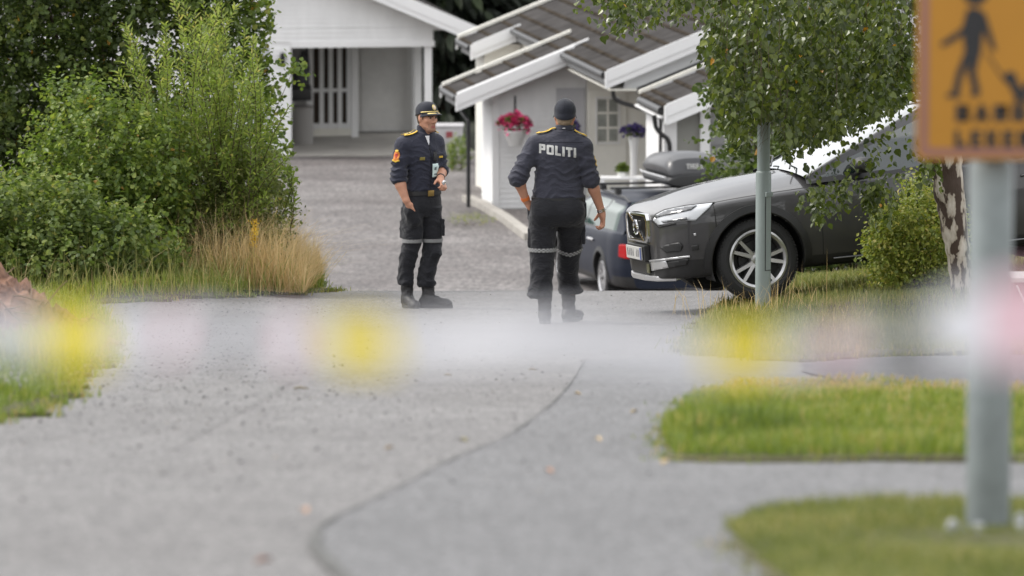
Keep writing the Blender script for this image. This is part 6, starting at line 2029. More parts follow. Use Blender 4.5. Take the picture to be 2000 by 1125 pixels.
# shirt
S = Vol((-.50, -.40, 1.0), (.50, .40, 1.66), .0055)
S.loft([(1.005, .02, 0, .192, .128, 0), (1.03, .02, 0, .212, .148, 0), (1.07, .021, 0, .214, .150, 0), (1.12, .022, 0, .205, .145, 0), (1.22, .024, 0, .196, .138, 0), (1.32, .030, -.004, .204, .138, 0), (1.42, .040, -.008, .212, .130, 0), (1.49, .046, -.004, .190, .108, 0), (1.535, .052, .002, .135, .085, 0), (1.57, .058, .008, .085, .072, 0)], k=.02)
S.cap((.045, 0, 1.535), (-.155, -.004, 1.462), .060, .078, k=.045); S.cap((.065, 0, 1.535), (.212, -.004, 1.450), .060, .078, k=.045)
lc = le + (lw_ - le) * .10; rc = re_ + (rw_ - re_) * .05
S.chain([ls, le * .55 + ls * .45, lc], [.080, .072, .070], .035); S.chain([rs_, re_ * .55 + rs_ * .45, rc], [.080, .072, .068], .035)
d = unit(lc - ls); S.cap(lc - d * .052, lc - d * .002, .083, .082, k=.006)
d = unit(rc - rs_); S.cap(rc - d * .055, rc - d * .002, .081, .080, k=.006)
S.loft([(1.555, .066, .004, .066, .062, 0), (1.60, .070, .010, .064, .062, 0), (1.628, .072, .014, .061, .060, 0)], k=.008)    # collar
S.fold(folds([(1.07, .06, 1.0), (1.17, .05, .7), (1.25, .05, 1.0), (1.36, .07, .55)], 92, 1.0), .0062)
S.fold(arm_folds(ls, lc, .62, .34, 1.0, 1), .0070); S.fold(arm_folds(rs_, rc, .62, .34, 1.0, 2), .0070)
for a, b, r in ((lc, le + (lw_ - le) * .5, .052), (rc, re_ + (rw_ - re_) * .5, .053)): S.cap(a, b, r, r, k=.006, sub=True)
S.cap((.072, .014, 1.60), (.075, .02, 1.72), .056, .056, k=.004, sub=True)
S.cut((0, 0, -1), -1.012)
shirt = S.mesh('shirt', SHIRT1, pw)
sb = S.bvh()
word_on('lettering', 'POLITI', .076, .298, REFL, shirt, sb, lambda a, b: (-.135 + a, -.5, 1.402 + b - .115 * a), (0, 1, 0), gap=.13, t=.27, off=.0045)
mb = MB()
yk = snap_strip(sb, [(x, -.5, 1.492 - .03 * abs(x - .045)) for x in np.linspace(-.13, .22, 24)], (0, 1, 0), .001)
mb.tube(yk, .0022, 5); mb.build('yoke_seam', mat('seam_dark', (.012, .012, .018), .9), shirt)
epaulette(shirt, sb, (.005, .0, 1.5), (-.155, .0, 1.5), .030, BLK)
epaulette(shirt, sb, (.145, .0, 1.5), (.245, .0, 1.5), .030, BLK)
# collar fold
mb = MB(); n = 26
prof = [(.0665, 1.630), (.0715, 1.626), (.077, 1.592), (.073, 1.590), (.066, 1.62)]
V = []
for (r, z) in prof:
    for k_ in range(n): w = math.pi * (1.04 + .92 * k_ / (n - 1)) ; V.append((.071 + r * math.cos(w), .012 + r * .98 * math.sin(w), z - .01 * abs(math.cos(w))))
mb.add(V, [(i * n + k_, i * n + k_ + 1, (i + 1) * n + k_ + 1, (i + 1) * n + k_) for i in range(4) for k_ in range(n - 1)]); mb.build('collar', SHIRT1, shirt)
mb = MB(); mb.cbox((.066, -.064, 1.601), (.022, .004, .006)); mb.build('tag', TSH, shirt, smooth=False)
# rank tabs on the right sleeve
patch_on('sleeve_badge', sb, [(-.02, 1.29), (.02, 1.29), (.025, 1.34), (0, 1.37), (-.025, 1.34)], YEL, shirt, lambda a, b: (.7, -.02 + a, b), (-1, 0, 0), .004, .008)
# trousers
Tq = Vol((-.50, -.42, .15), (.50, .66, 1.12), .0055)
Tq.loft(PEL, k=.03, p=2.4)
Tq.loft(LL, k=.03); Tq.loft(RL, k=.03)
Tq.ell((-.085, -.10, .93), (.105, .075, .10), None, k=.05); Tq.ell((.12, -.095, .93), (.105, .075, .10), None, k=.05)
Tq.box((-.212, .02, .70), (.016, .070, .080), None, .012, .012); Tq.box((.228, .10, .72), (.016, .070, .080), None, .012, .012)
Tq.box((.232, .0, .93), (.02, .06, .06), None, .012, .012); Tq.box((-.21, .03, .90), (.02, .05, .05), None, .012, .012)
Tq.fold(folds([(.27, .07, 1.1), (.38, .06, .9), (.50, .06, .8), (.66, .07, .6), (.80, .08, .6)], 66, 2.0), .0046)
tro = Tq.mesh('trousers', TROUS, pw)
tbv = Tq.bvh()
checker('reflective_band', leg_fn(LL), .594, .626, tro, 48, .009)
checker('reflective_band', leg_fn(RL), .555, .588, tro, 48, .010, lambda w: -.022 * abs(math.sin(w)) + .026 * abs(math.cos(w)))
B2 = MB()
V = []; n = 40
for z, o in ((1.028, .004), (1.03, .009), (1.066, .009), (1.068, .003)):
    for k_ in range(n):
        w = 2 * math.pi * k_ / n; c, s_ = math.cos(w), math.sin(w)
        V.append((.019 + (.207 + o) * abs(c)**(2 / 2.4) * np.sign(c), (.141 + o) * abs(s_)**(2 / 2.4) * np.sign(s_), z - .028))
B2.add(V, [(i * n + k_, i * n + (k_ + 1) % n, (i + 1) * n + (k_ + 1) % n, (i + 1) * n + k_) for i in range(3) for k_ in range(n)]); B2.build('belt', BLK, tro)
mb = MB(); mb.cbox((.225, .02, 1.0), (.035, .07, .10)); mb.build('belt_pouch', BLK, tro, bevel=.01)
# boots
def boot(parent, ankle, toe_dir, lift=0.0, shaft=.26, name='boot'):
    Bt = Vol((ankle[0] - .22, ankle[1] - .30, -.01), (ankle[0] + .30, ankle[1] + .32, .36), .006)
    a = np.array(ankle, float); d = unit(np.array([toe_dir[0], toe_dir[1], 0.0])); sd_ = np.array([-d[1], d[0], 0])
    up = np.array([0, 0, 1.0])
    z0 = lift
    Bt.cap(a + up * (shaft + .01), a + up * .10, .062, .051, k=.02)
    Bt.ell(a - d * .02 + up * (.055 + z0), (.046, .065, .050), [sd_, d, up], k=.03)
    Bt.cap(a + d * .03 + up * (.075 + z0 * .6), a + d * .155 + up * (.045), .044, .036, k=.04)
    Bt.ell(a + d * .165 + up * .042, (.048, .058, .036), [sd_, d, up], k=.03)
    for i in range(5):
        z = .13 + i * .022
        Bt.cap(a + d * .045 + sd_ * .02 + up * z, a + d * .045 - sd_ * .02 + up * z, .010, .010, k=.006)
    Bt.fold(lambda X, Y, Z: np.sin(95 * Z + 4 * np.sin(20 * X)) * (Z > .1) * (Z < .26), .0022)
    Bt.cut((0, 0, -1), -(.022))
    o = Bt.mesh(name, BOOT, parent)
    mb = MB(); out = []
    for k_ in range(28):
        w = 2 * math.pi * k_ / 28; c, s_ = math.cos(w), math.sin(w)
        lx = .052 * c * (1.0 if s_ > 0 else .92); ly = .072 + .155 * s_
        if abs(s_) < .5: lx *= .92
        out.append((lx, ly))
    mb.prism(out, lambda u_, v_, h: tuple(a + sd_ * u_ + d * v_ + up * (h + 0.0)), 0.0, .030); mb.build('sole', mat('rubber_sole', (.03, .029, .028), .85), o, smooth=False, bevel=.004)
    mb = MB()
    bt_ = Bt.bvh()
    for i in range(6):
        z = .10 + i * .022
        pts = snap_strip(bt_, [tuple(a + d * .3 + sd_ * t + up * (z + (.012 if (i % 2) else -.012) * t / .025)) for t in (-.025, 0, .025)], tuple(-d), .002)
        mb.tube(pts, .0032, 5)
    mb.build('lace', BLK, o)
    return o
boot(pw, (-.088, -.06, 0), (.03, 1))
zr_ = float(T(gw[0] + .11, 46.42)) - wz
bo = boot(pw, (.110, .42, 0), (.45, .85)); bo.location.z += zr_
# cap
def cap_hat(parent, q, F, brim=True, zf=.045, zb=-.01, m=CAPM):
    l, f, u = [np.array(v) for v in F]
    c = q(0, -.012, .028)
    Cq = Vol(c - .22, c + .22, .004)
    Cq.ell(c + u * .012, (.090, .111, .094), F, k=.004)
    Cq.ell(c + f * .04 + u * .052, (.062, .055, .050), F, k=.03)
    Cq.ell(c - u * .04, (.089, .110, .105), F, k=.006)
    Cq.ell(c + u * .0, (.082, .103, .086), F, k=.004, sub=True)
    Cq.ell(c - u * .05, (.081, .102, .105), F, k=.004, sub=True)
    pf_, pb_ = q(0, .10, zf), q(0, -.12, zb)
    nrm = -unit(np.cross(l, unit(pb_ - pf_))); nrm = nrm if nrm @ u < 0 else -nrm
    Cq.cut(tuple(nrm), float(nrm @ pf_))
    cp = Cq.mesh('cap', m, parent)
    if brim:
        V = []; Fs = []
        nu, nv = 21, 7
        for i in range(nu):
            w = R(-78 + 156 * i / (nu - 1))
            for j in range(nv):
                t = j / (nv - 1)
                rx = .086 + t * .012; ry = .106 + t * .078 * max(math.cos(w), 0)**.8
                fy = math.cos(w) * ry
                p = q(0, -.012, 0) + l * math.sin(w) * rx + f * fy + u * (zf - .002 + (zf - zb) / .22 * (min(fy, .10) - .112))
                p = p - u * (t * .020 * math.cos(w) + .026 * math.sin(w)**2 * t)
                V.append(p)
        for i in range(nu - 1):
            for j in range(nv - 1): Fs.append((i * nv + j, (i + 1) * nv + j, (i + 1) * nv + j + 1, i * nv + j + 1))
        o = npmesh('brim', np.array(V), Fs, m, cp, smooth=True)
        sm = o.modifiers.new('thickness', 'SOLIDIFY'); sm.thickness = .005; sm.offset = 0
        return cp, o, V, (nu, nv), Cq.bvh(), c
    return cp, None, None, None, Cq.bvh(), c
cp, *_x = cap_hat(pw, q, F, True, .040, -.042)
cbv, cc = _x[3], _x[4]
mb = MB()
for wv in (-.9, 0, .9):
    l, f, u = [np.array(v) for v in F]
    pts = []
    for t in np.linspace(.05, 1.45, 12):
        dv = (-f * math.cos(wv) + l * math.sin(wv)) * math.cos(t) + u * math.sin(t)
        h = cbv.ray_cast(Vector(cc + dv * .3), Vector(-dv)); 
        if h[0]: pts.append(h[0] + Vector(dv) * .0006)
    if len(pts) > 2: mb.tube(pts, .0012, 4)
if mb.v: mb.build('seam', mat('cap_seam', (.012, .012, .016), .9), cp)
# short hair at the back of the head
Hr = Vol(hc - .16, hc + .16, .005)
l, f, u = [np.array(v) for v in F]
Hr.ell(q(0, -.020, .018), (.0785, .0985, .090), F, k=.004)
Hr.ell(q(0, -.045, -.045), (.058, .050, .045), F, k=.02)
Hr.cut(tuple(f), float(f @ q(0, .01, 0))); Hr.cut(tuple(-u), float(-u @ q(0, 0, -.085))); Hr.cut(tuple(u), float(u @ q(0, 0, .05)))
Hr.mesh('hair', HAIRL, pw)
# watch strap and bracelet
def ring(name, c, d, r, w, m, parent, th=.004, n=24):
    d = Vector(d).normalized(); a = d.orthogonal().normalized(); b = d.cross(a); V = []
    for (rr_, h) in ((r, -w / 2), (r + th, -w / 2), (r + th, w / 2), (r, w / 2)):
        for k_ in range(n):
            w_a = 2 * math.pi * k_ / n; V.append(Vector(c) + (a * math.cos(w_a) + b * math.sin(w_a)) * rr_ + d * h)
    mb = MB(); mb.add(V, [(i * n + k_, i * n + (k_ + 1) % n, ((i + 1) % 4) * n + (k_ + 1) % n, ((i + 1) % 4) * n + k_) for i in range(4) for k_ in range(n)])
    return mb.build(name, m, parent)
ring('watch_strap', lw_ + (le - lw_) * .06, le - lw_, .031, .026, ORG, pw, .006)
b_ = rw_ + (re_ - rw_) * .02
ring('bracelet', b_, re_ - rw_, .0325, .008, STEEL, pw, .005); ring('bracelet', b_ - unit(re_ - rw_) * .013, re_ - rw_, .0335, .008, STEEL, pw, .005)

# ---------------------------------------------------------------- standing officer, facing to the right
gs = P(822, 596, 50.0)
sz_ = float(T(gs[0], 50.0))
ps = empty('person', (gs[0], 50.0, sz_), 'person in navy uniform and gold-badged cap standing with one hand in the trouser pocket', 'person')
sS = 221.0
s_ = lambda px, py, y=0.0: np.array([(px - 822) / sS, y, (596 - py) / sS])
YW = R(33)
fw = np.array([math.sin(YW), -math.cos(YW), 0]); lf = np.array([math.cos(YW), math.sin(YW), 0])      # facing, and the person's left
yw = YW
LN = [(.20, -.135, .02, .060, .075, yw), (.215, -.137, .02, .074, .086, yw), (.26, -.138, .02, .073, .085, yw), (.36, -.126, .01, .076, .084, yw), (.48, -.105, -.005, .088, .092, yw), (.61, -.072, -.015, .088, .096, yw), (.76, -.075, -.01, .098, .112, yw), (.90, -.072, -.005, .108, .125, yw)]
RF = [(.185, .050, .02, .066, .078, yw), (.20, .052, .02, .084, .090, yw), (.26, .050, .02, .082, .092, yw), (.36, .066, .02, .084, .094, yw), (.46, .092, .03, .086, .094, yw), (.56, .105, .035, .088, .098, yw), (.68, .100, .035, .094, .106, yw), (.90, .085, .03, .105, .122, yw)]
PE2 = [(.82, .010, .01, .16, .115, yw), (.88, .012, .01, .182, .138, yw), (.94, .012, .01, .186, .142, yw), (1.0, .014, .01, .176, .130, yw), (1.06, .018, .01, .166, .122, yw)]
LN = [(r[0], r[1], r[2], r[3] * .93, r[4] * .95, r[5]) for r in LN]
RF = [(r[0], r[1] - .004, r[2], r[3] * .93, r[4] * .95, r[5]) for r in RF]
PE2 = [(r[0], r[1], r[2], r[3] * .95, r[4] * .96, r[5]) for r in PE2]
lo, hi = (-.42, -.42, -.01), (.46, .42, 1.92)
B = Vol(lo, hi, .0050)
B.loft([(.85, .012, .01, .125, .085, yw), (1.2, .02, .01, .13, .09, yw), (1.42, .01, .01, .15, .09, yw), (1.5, .02, .01, .10, .07, yw), (1.55, .03, .01, .06, .055, yw)], k=.03)
for rows in (LN, RF): B.loft([(z, cx, cy, rx * .62, ry * .62, y_) for z, cx, cy, rx, ry, y_ in rows], k=.04)
B.cap((-.135, .02, .22), (-.118, .025, .08), .032, .026, k=.02); B.cap((.055, .02, .22), (.063, .02, .08), .032, .026, k=.02)
B.cap((-.118, .02, .06), (-.105, -.02, .055), .022, .016, k=.01); B.cap((.065, .02, .06), (.10, .01, .055), .022, .016, k=.01)
YH = R(41)
fh = np.array([math.sin(YH), -math.cos(YH), .02]); lh = np.array([math.cos(YH), math.sin(YH), 0])
hc2 = s_(835, 220, -.01); hc2[2] = 1.698
B.cap((.038, .015, 1.47), (.046, .005, 1.63), .058, .053, k=.035)
q2, F2 = head(B, hc2, lh, fh, (0.06, -.05, 1))
ns, ne, nw_ = np.array([-.150, -.085, 1.445]), np.array([-.200, -.115, 1.175]), np.array([-.125, -.165, .975])
fs, fe, fwv = np.array([.135, .095, 1.455]), np.array([.185, .075, 1.215]), np.array([.178, -.115, 1.165])
B.cap((0, 0, 1.48), ns, .05, .052, k=.04); B.cap((.03, .03, 1.48), fs, .05, .052, k=.04)
B.chain([ns, ne], [.048, .044], .02); B.chain([ne, ne + (nw_ - ne) * .35, nw_], [.044, .048, .031], .015)
B.chain([fs, fe], [.048, .043], .02); B.chain([fe, fe + (fwv - fe) * .35, fwv], [.043, .045, .030], .015)
hand(B, nw_, np.array([-.098, -.150, .915]), (.22, .22, -.95), (.6, -.75, .2), (.75, .5, .2), .95, straight=.85, thumb_dir=(.30, .0, -.95))
hand(B, fwv, np.array([.188, -.172, 1.135]), (.35, -.85, -.35), (-.75, -.2, .6), (-.55, .1, -.75), 1.02, straight=.05)
HCX = hc2.copy()
def face_mats(c):
    rel = c - HCX
    l_, f_, u_ = np.array(F2[0]), np.array(F2[1]), np.array(F2[2])
    a, b, z = rel @ l_, rel @ f_, rel @ u_
    out = np.zeros(len(c), int)
    beard = (z < -.052) & (z > -.150) & (b > .004 + .25 * np.clip(-.06 - z, -1, 0)) & (np.abs(a) < .068) & (b > .012)
    cheek = (z > -.085) & (np.abs(a) > .034) & (b < .062)
    must = (np.abs(a) < .030) & (z < -.052) & (z > -.068) & (b > .07)
    out[(beard & ~cheek) | must] = 1
    out[(np.abs(a) < .022) & (z < -.066) & (z > -.091) & (b > .078)] = 2
    brow = (np.abs(np.abs(a) - .030) < .018) & (z > .011) & (z < .021) & (b > .06)
    out[brow] = 3
    return out
B.mesh('body', [SKIN, STUB, LIPS, HAIR], ps, mi=face_mats)
for sg in (-1, 1):
    mb = MB(); mb.lathe([(0, -.011), (.007, -.0085), (.011, 0), (.007, .0085), (0, .011)], 12, 0, Matrix.Translation(q2(sg * .030, .0795, -.004))); mb.build('eye', EYE, ps)
S = Vol((-.36, -.36, 1.0), (.36, .30, 1.66), .0050)
S.loft([(1.012, .016, .01, .150, .110, yw), (1.04, .016, .01, .163, .123, yw), (1.08, .017, .01, .165, .126, yw), (1.16, .02, .008, .157, .122, yw), (1.28, .02, .005, .170, .126, yw), (1.40, .010, .005, .186, .125, yw), (1.47, .005, .008, .170, .105, yw), (1.52, .015, .01, .120, .085, yw), (1.555, .03, .01, .080, .072, yw)], k=.02)
S.cap((.02, .01, 1.525), ns + [.01, .006, .012], .058, .075, k=.045); S.cap((.05, .03, 1.525), fs + [-.005, -.003, .012], .058, .072, k=.045)
nc = ne + (nw_ - ne) * .06; fc = fe + (fwv - fe) * .10
S.chain([ns, (ns + ne) / 2 + [-.006, 0, 0], nc], [.080, .073, .068], .03); S.chain([fs, (fs + fe) / 2, fc], [.076, .068, .062], .03)
d = unit(nc - ns); S.cap(nc - d * .055, nc - d * .004, .081, .079, k=.006); d = unit(fc - fe); S.cap(fc - d * .03, fc, .066, .064, k=.012)
# open collar standing round the neck
S.loft([(1.54, .034, .012, .072, .068, yw), (1.585, .040, .014, .074, .070, yw), (1.625, .040, .018, .076, .070, yw)], k=.008)
S.fold(folds([(1.08, .06, 1.0), (1.17, .05, .9), (1.27, .06, .9), (1.38, .06, .6)], 96, .3), .0060)
S.fold(arm_folds(ns, nc, .62, .34, 1.0, 1), .0070); S.fold(arm_folds(fs, fc, .62, .34, 1.0, 2), .0060)
for a, b, r in ((nc, ne + (nw_ - ne) * .5, .053), (fc, fe + (fwv - fe) * .5, .050)): S.cap(a, b, r, r, k=.006, sub=True)
S.cap((.040, .012, 1.575), (.046, .005, 1.72), .062, .066, k=.004, sub=True)
nk = np.array([.035, .01, 1.53])
S.cap(nk + fw * .060 + np.array([0, 0, .10]), nk + fw * .105 + np.array([0, 0, -.035]), .040, .008, k=.006, sub=True)
S.cut((0, 0, -1), -1.020)
sh2 = S.mesh('shirt', SHIRT2, ps)
sb2 = S.bvh()
front = lambda a, b: tuple(np.array([.018, .008, b]) + lf * a + fw * .6)
dback = tuple(-fw)
patch_on('undershirt', sb2, [(-.024, 1.535), (.020, 1.535), (.012, 1.49), (0, 1.452), (-.010, 1.49)], TSH, ps, front, dback, .003, .008)
mb = MB(); mb.tube(snap_strip(sb2, [front(.006, z) for z in np.linspace(1.46, 1.05, 26)], dback, .001), .004, 5); mb.build('button_placket', mat('placket', (.012, .013, .02), .9), sh2)
for z in np.linspace(1.42, 1.08, 6):
    p = snap_strip(sb2, [front(.0, z)], dback, .004)[0]
    mb = MB(); mb.lathe([(0, -.002), (.006, -.002), (.006, .002), (0, .002)], 10, 0, Matrix.Translation(p) @ Vector(fw).to_track_quat('Z', 'Y').to_matrix().to_4x4()); mb.build('button', BLK, sh2)
rc_ = lambda a0, b0, a1, b1: [(a0, b0), (a1, b0), (a1, b1), (a0, b1)]
card = patch_on('id_card', sb2, rc_(.018, 1.175, .082, 1.29), BADGE, sh2, front, dback, .012, .012)
patch_on('card_print', sb2, rc_(.038, 1.235, .058, 1.262), mat('print_grey', (.12, .16, .17), .5), card, front, dback, .0145, .008)
patch_on('card_print', sb2, rc_(.034, 1.19, .064, 1.203), mat('print_dark', (.10, .14, .15), .5), card, front, dback, .0145, .008)
mb = MB(); mb.tube(snap_strip(sb2, [front(.05, z) for z in np.linspace(1.29, 1.40, 8)], dback, .006), .004, 5); mb.build('card_clip', BLK, card)
patch_on('radio_microphone', sb2, rc_(.02, 1.32, .06, 1.39), BLK, sh2, front, dback, .022, .012)
patch_on('name_tape', sb2, rc_(-.100, 1.325, -.055, 1.352), mat('olive_yellow', (.22, .18, .04), .7), sh2, front, dback, .004, .010)
patch_on('name_tape', sb2, rc_(.105, 1.335, .150, 1.352), YEL, sh2, front, dback, .004, .010)
for a0, a1 in ((-.125, -.03), (.055, .145)):
    mb = MB(); mb.tube(snap_strip(sb2, [front(a, 1.315) for a in np.linspace(a0, a1, 10)], dback, .001), .003, 5); mb.build('pocket_seam', mat('seam_navy', (.010, .010, .016), .9), sh2)
# arm badge: a crowned shield in orange and yellow
side = lambda a, b: tuple(np.array([-.16, -.09, b]) + np.array([.80, -.6, 0]) * a + np.array([-.60, -.80, 0]) * .4)
sd2 = (.60, .80, 0)
bd = patch_on('sleeve_badge', sb2, [(-.026, 1.325), (0, 1.315), (.026, 1.325), (.030, 1.36), (.024, 1.395), (.012, 1.41), (0, 1.418), (-.012, 1.41), (-.024, 1.395), (-.030, 1.36)], mat('badge_orange', (.62, .20, .03), .6), sh2, side, sd2, .004, .008)
patch_on('badge_scroll', sb2, [(-.034, 1.322), (0, 1.308), (.034, 1.322), (.032, 1.334), (0, 1.322), (-.032, 1.334)], YEL, bd, side, sd2, .0065, .006)
patch_on('badge_crown', sb2, [(-.014, 1.40), (.014, 1.40), (.018, 1.418), (.006, 1.412), (0, 1.424), (-.006, 1.412), (-.018, 1.418)], YEL, bd, side, sd2, .0065, .006)
patch_on('badge_shield', sb2, [(-.012, 1.385), (.012, 1.385), (.012, 1.36), (0, 1.343), (-.012, 1.36)], mat('badge_red', (.42, .04, .03), .6), bd, side, sd2, .0065, .006)
epaulette(sh2, sb2, (-.035, -.03, 1.5), tuple(ns + np.array([-.005, 0, .05])), .030, BLK, True)
epaulette(sh2, sb2, (.085, .05, 1.5), tuple(fs + np.array([.0, 0, .05])), .030, BLK)
# trousers
Tq = Vol((-.42, -.40, .14), (.42, .40, 1.10), .0055)
Tq.loft(PE2, k=.03, p=2.4); Tq.loft(LN, k=.022); Tq.loft(RF, k=.022)
Tq.cap((-.088, -.125, .875), (-.055, -.100, .79), .060, .056, k=.045)      # hand inside the pocket
Tq.box((-.148, -.02, .70), (.014, .065, .080), [np.array([math.cos(yw), math.sin(yw), 0]), np.array([-math.sin(yw), math.cos(yw), 0]), np.array([0, 0, 1])], .015, .012)
Tq.box((.175, .0, .72), (.014, .065, .078), [np.array([math.cos(yw), math.sin(yw), 0]), np.array([-math.sin(yw), math.cos(yw), 0]), np.array([0, 0, 1])], .015, .012)
Tq.ell((.135, -.03, .50), (.05, .05, .06), None, k=.05)
Tq.fold(folds([(.25, .06, 1.2), (.36, .06, 1.0), (.48, .06, 1.1), (.58, .05, .6), (.74, .07, .7), (.86, .05, .5)], 68, 3.3), .0052)
tr2 = Tq.mesh('trousers', TROUS, ps)
checker('reflective_band', leg_fn([r[:5] for r in LN]), .588, .620, tr2, 44, .010); checker('reflective_band', leg_fn([r[:5] for r in RF]), .588, .620, tr2, 44, .010)
mb = MB(); V = []; n = 40
for z, o in ((1.022, .004), (1.024, .010), (1.058, .010), (1.06, .003)):
    for k_ in range(n):
        w = 2 * math.pi * k_ / n; c, sn = math.cos(w), math.sin(w)
        x = (.160 + o) * abs(c)**(2 / 2.4) * np.sign(c); y = (.119 + o) * abs(sn)**(2 / 2.4) * np.sign(sn)
        V.append((.016 + x * math.cos(yw) - y * math.sin(yw), .01 + x * math.sin(yw) + y * math.cos(yw), z - .012))
mb.add(V, [(i * n + k_, i * n + (k_ + 1) % n, (i + 1) * n + (k_ + 1) % n, (i + 1) * n + k_) for i in range(3) for k_ in range(n)]); blt = mb.build('belt', BLK, tr2)
mb = MB(); c = np.array([.016, .01, 1.030]) + fw * .133 + lf * .005
F3 = Matrix((lf, fw, (0, 0, 1))).transposed(); mb.cbox(c, (.062, .008, .052), 0, F3); mb.build('buckle', mat('brass', (.36, .24, .08), .35, metal=.7), blt, bevel=.003)
boot(ps, (-.122, .03, 0), (.42, -.9), shaft=.285); boot(ps, (.062, .03, 0), (.97, -.22), shaft=.275)
cp, br, bV, (nu, nv), cbv, cc = cap_hat(ps, q2, F2, True, .050, .000)
l, f, u = [np.array(v) for v in F2]
# badge, braid round the band and leaves on the brim
em = patch_on('cap_emblem', cbv, [(.019 * math.cos(t), .024 * math.sin(t)) for t in np.linspace(0, 2 * math.pi, 14)[:-1]], GOLD, cp, lambda a, b: tuple(cc + l * a + u * (.058 + b) + f * .3), tuple(-f), .005, .006)
patch_on('emblem_shield', cbv, [(.010 * math.cos(t), .014 * math.sin(t)) for t in np.linspace(0, 2 * math.pi, 12)[:-1]], mat('emblem_pale', (.70, .55, .48), .5), em, lambda a, b: tuple(cc + l * a + u * (.056 + b) + f * .3), tuple(-f), .008, .005)
pts = []
for w in np.linspace(-1.25, 1.25, 24):
    dv = f * math.cos(w) + l * math.sin(w)
    h = cbv.ray_cast(Vector(cc + dv * .3 + u * (.012 + .012 * math.cos(w))), Vector(-dv))
    if h[0]: pts.append(h[0] + Vector(dv) * .003)
mb = MB(); mb.tube(pts, .0050, 6); mb.build('cap_braid', GOLD, cp)
Vb = np.array(bV).reshape(nu, nv, 3)
for i0, i1 in ((4, 9), (11, 16)):
    Q = Vb[i0:i1 + 1, 2:5] + u * .0045; a_, b_c = Q.shape[:2]
    npmesh('brim_leaves', Q.reshape(-1, 3), [(i * b_c + j, (i + 1) * b_c + j, (i + 1) * b_c + j + 1, i * b_c + j + 1) for i in range(a_ - 1) for j in range(b_c - 1)], GOLD, br, smooth=True)
Hr = Vol(hc2 - .16, hc2 + .16, .005)
Hr.ell(q2(0, -.020, .018), (.0785, .0985, .088), F2, k=.004); Hr.ell(q2(0, -.05, -.04), (.056, .046, .045), F2, k=.02)
Hr.cut(tuple(f), float(f @ q2(0, .02, 0))); Hr.cut(tuple(-u), float(-u @ q2(0, 0, -.075))); Hr.cut(tuple(u), float(u @ q2(0, 0, .05)))
for sg in (-1, 1): Hr.ell(q2(sg * .085, -.006, -.016), (.03, .028, .040), F2, k=.004, sub=True)
for sg in (-1, 1): Hr.cap(q2(sg * .070, .022, .02), q2(sg * .066, .024, -.020), .010, .007, k=.004)
Hr.mesh('hair', HAIR, ps)
# small bright thing turned between the fingers
mb = MB(); mb.cbox((.205, -.235, 1.135), (.03, .022, .045), 0, Matrix.Rotation(.5, 3, 'Y')); ky = mb.build('keys', STEEL, None, bevel=.006); ky.location = ps.location
tag(ky, 'small shiny object between the fingers of the standing person', 'keys')
ring('watch_strap', fwv + (fe - fwv) * .08, fe - fwv, .031, .022, BLK, ps, .006)
# ================================================================== STREET FURNITURE, TAPE, SMALL THINGS
# roof box lettering on its rear end
o = flat_word('lettering', 'THULE', .075, REFL, rb, lambda a, b: (1.016 - .0, -.165 + a, .275 + b), gap=.06, t=.26, width=.25)
o.name = 'lettering'

# lamp post between the officers and the grey car
lq = P(1490, 592, 46.8); lq[2] = float(T(lq[0], lq[1]))
lamp = empty('lamp_post', tuple(lq), 'grey steel lamp post standing in front of the car wheel', 'lamp post')
LP = mat('lamp_steel', (.235, .275, .265), .5, metal=.15, var=.10, vscale=8, stretch=(1, 1, .3))
zj = float(P(1490, 338, 46.8)[2] - lq[2])
mb = MB(); mb.lathe([(.064, -.1), (.064, zj), (.060, zj + .012), (.052, zj + .02)], 32); base_ = mb.build('base_tube', LP, lamp)
mb = MB(); mb.lathe([(.0535, zj + .015), (.051, 3.2), (.044, 5.2)], 32); mb.build('upper_tube', LP, lamp)
mb = MB(); zt_ = zj - .18
Md = Matrix.Rotation(R(38), 4, 'Z')
mb.box((-.027, -.0665, zt_ - .62), (.027, -.060, zt_), 0, Md); mb.build('service_door', LP, lamp, smooth=False, bevel=.002)
mb = MB(); mb.box((-.030, -.0645, zt_ - .625), (.030, -.058, zt_ + .004), 0, Md); mb.build('door_gap', DARK, lamp, smooth=False)
mb = MB(); mb.box((-.036, -.082, zt_ - .012), (.036, -.058, zt_ + .030), 0, Md); mb.build('door_hood', LP, lamp, smooth=False, bevel=.006)
mb = MB(); mb.tube([(0, 0, 5.2), (-.15, 0, 5.5), (-.6, 0, 5.65)], .03, 8); mb.build('arm', LP, lamp)
mb = MB(); mb.lathe([(0, .07), (.12, .05), (.2, 0), (.15, -.02), (0, -.02)], 20, 0, Matrix.Translation((-.75, 0, 5.63)) @ Matrix.Scale(1.7, 4, (1, 0, 0))); mb.build('lamp_head', LP, lamp)

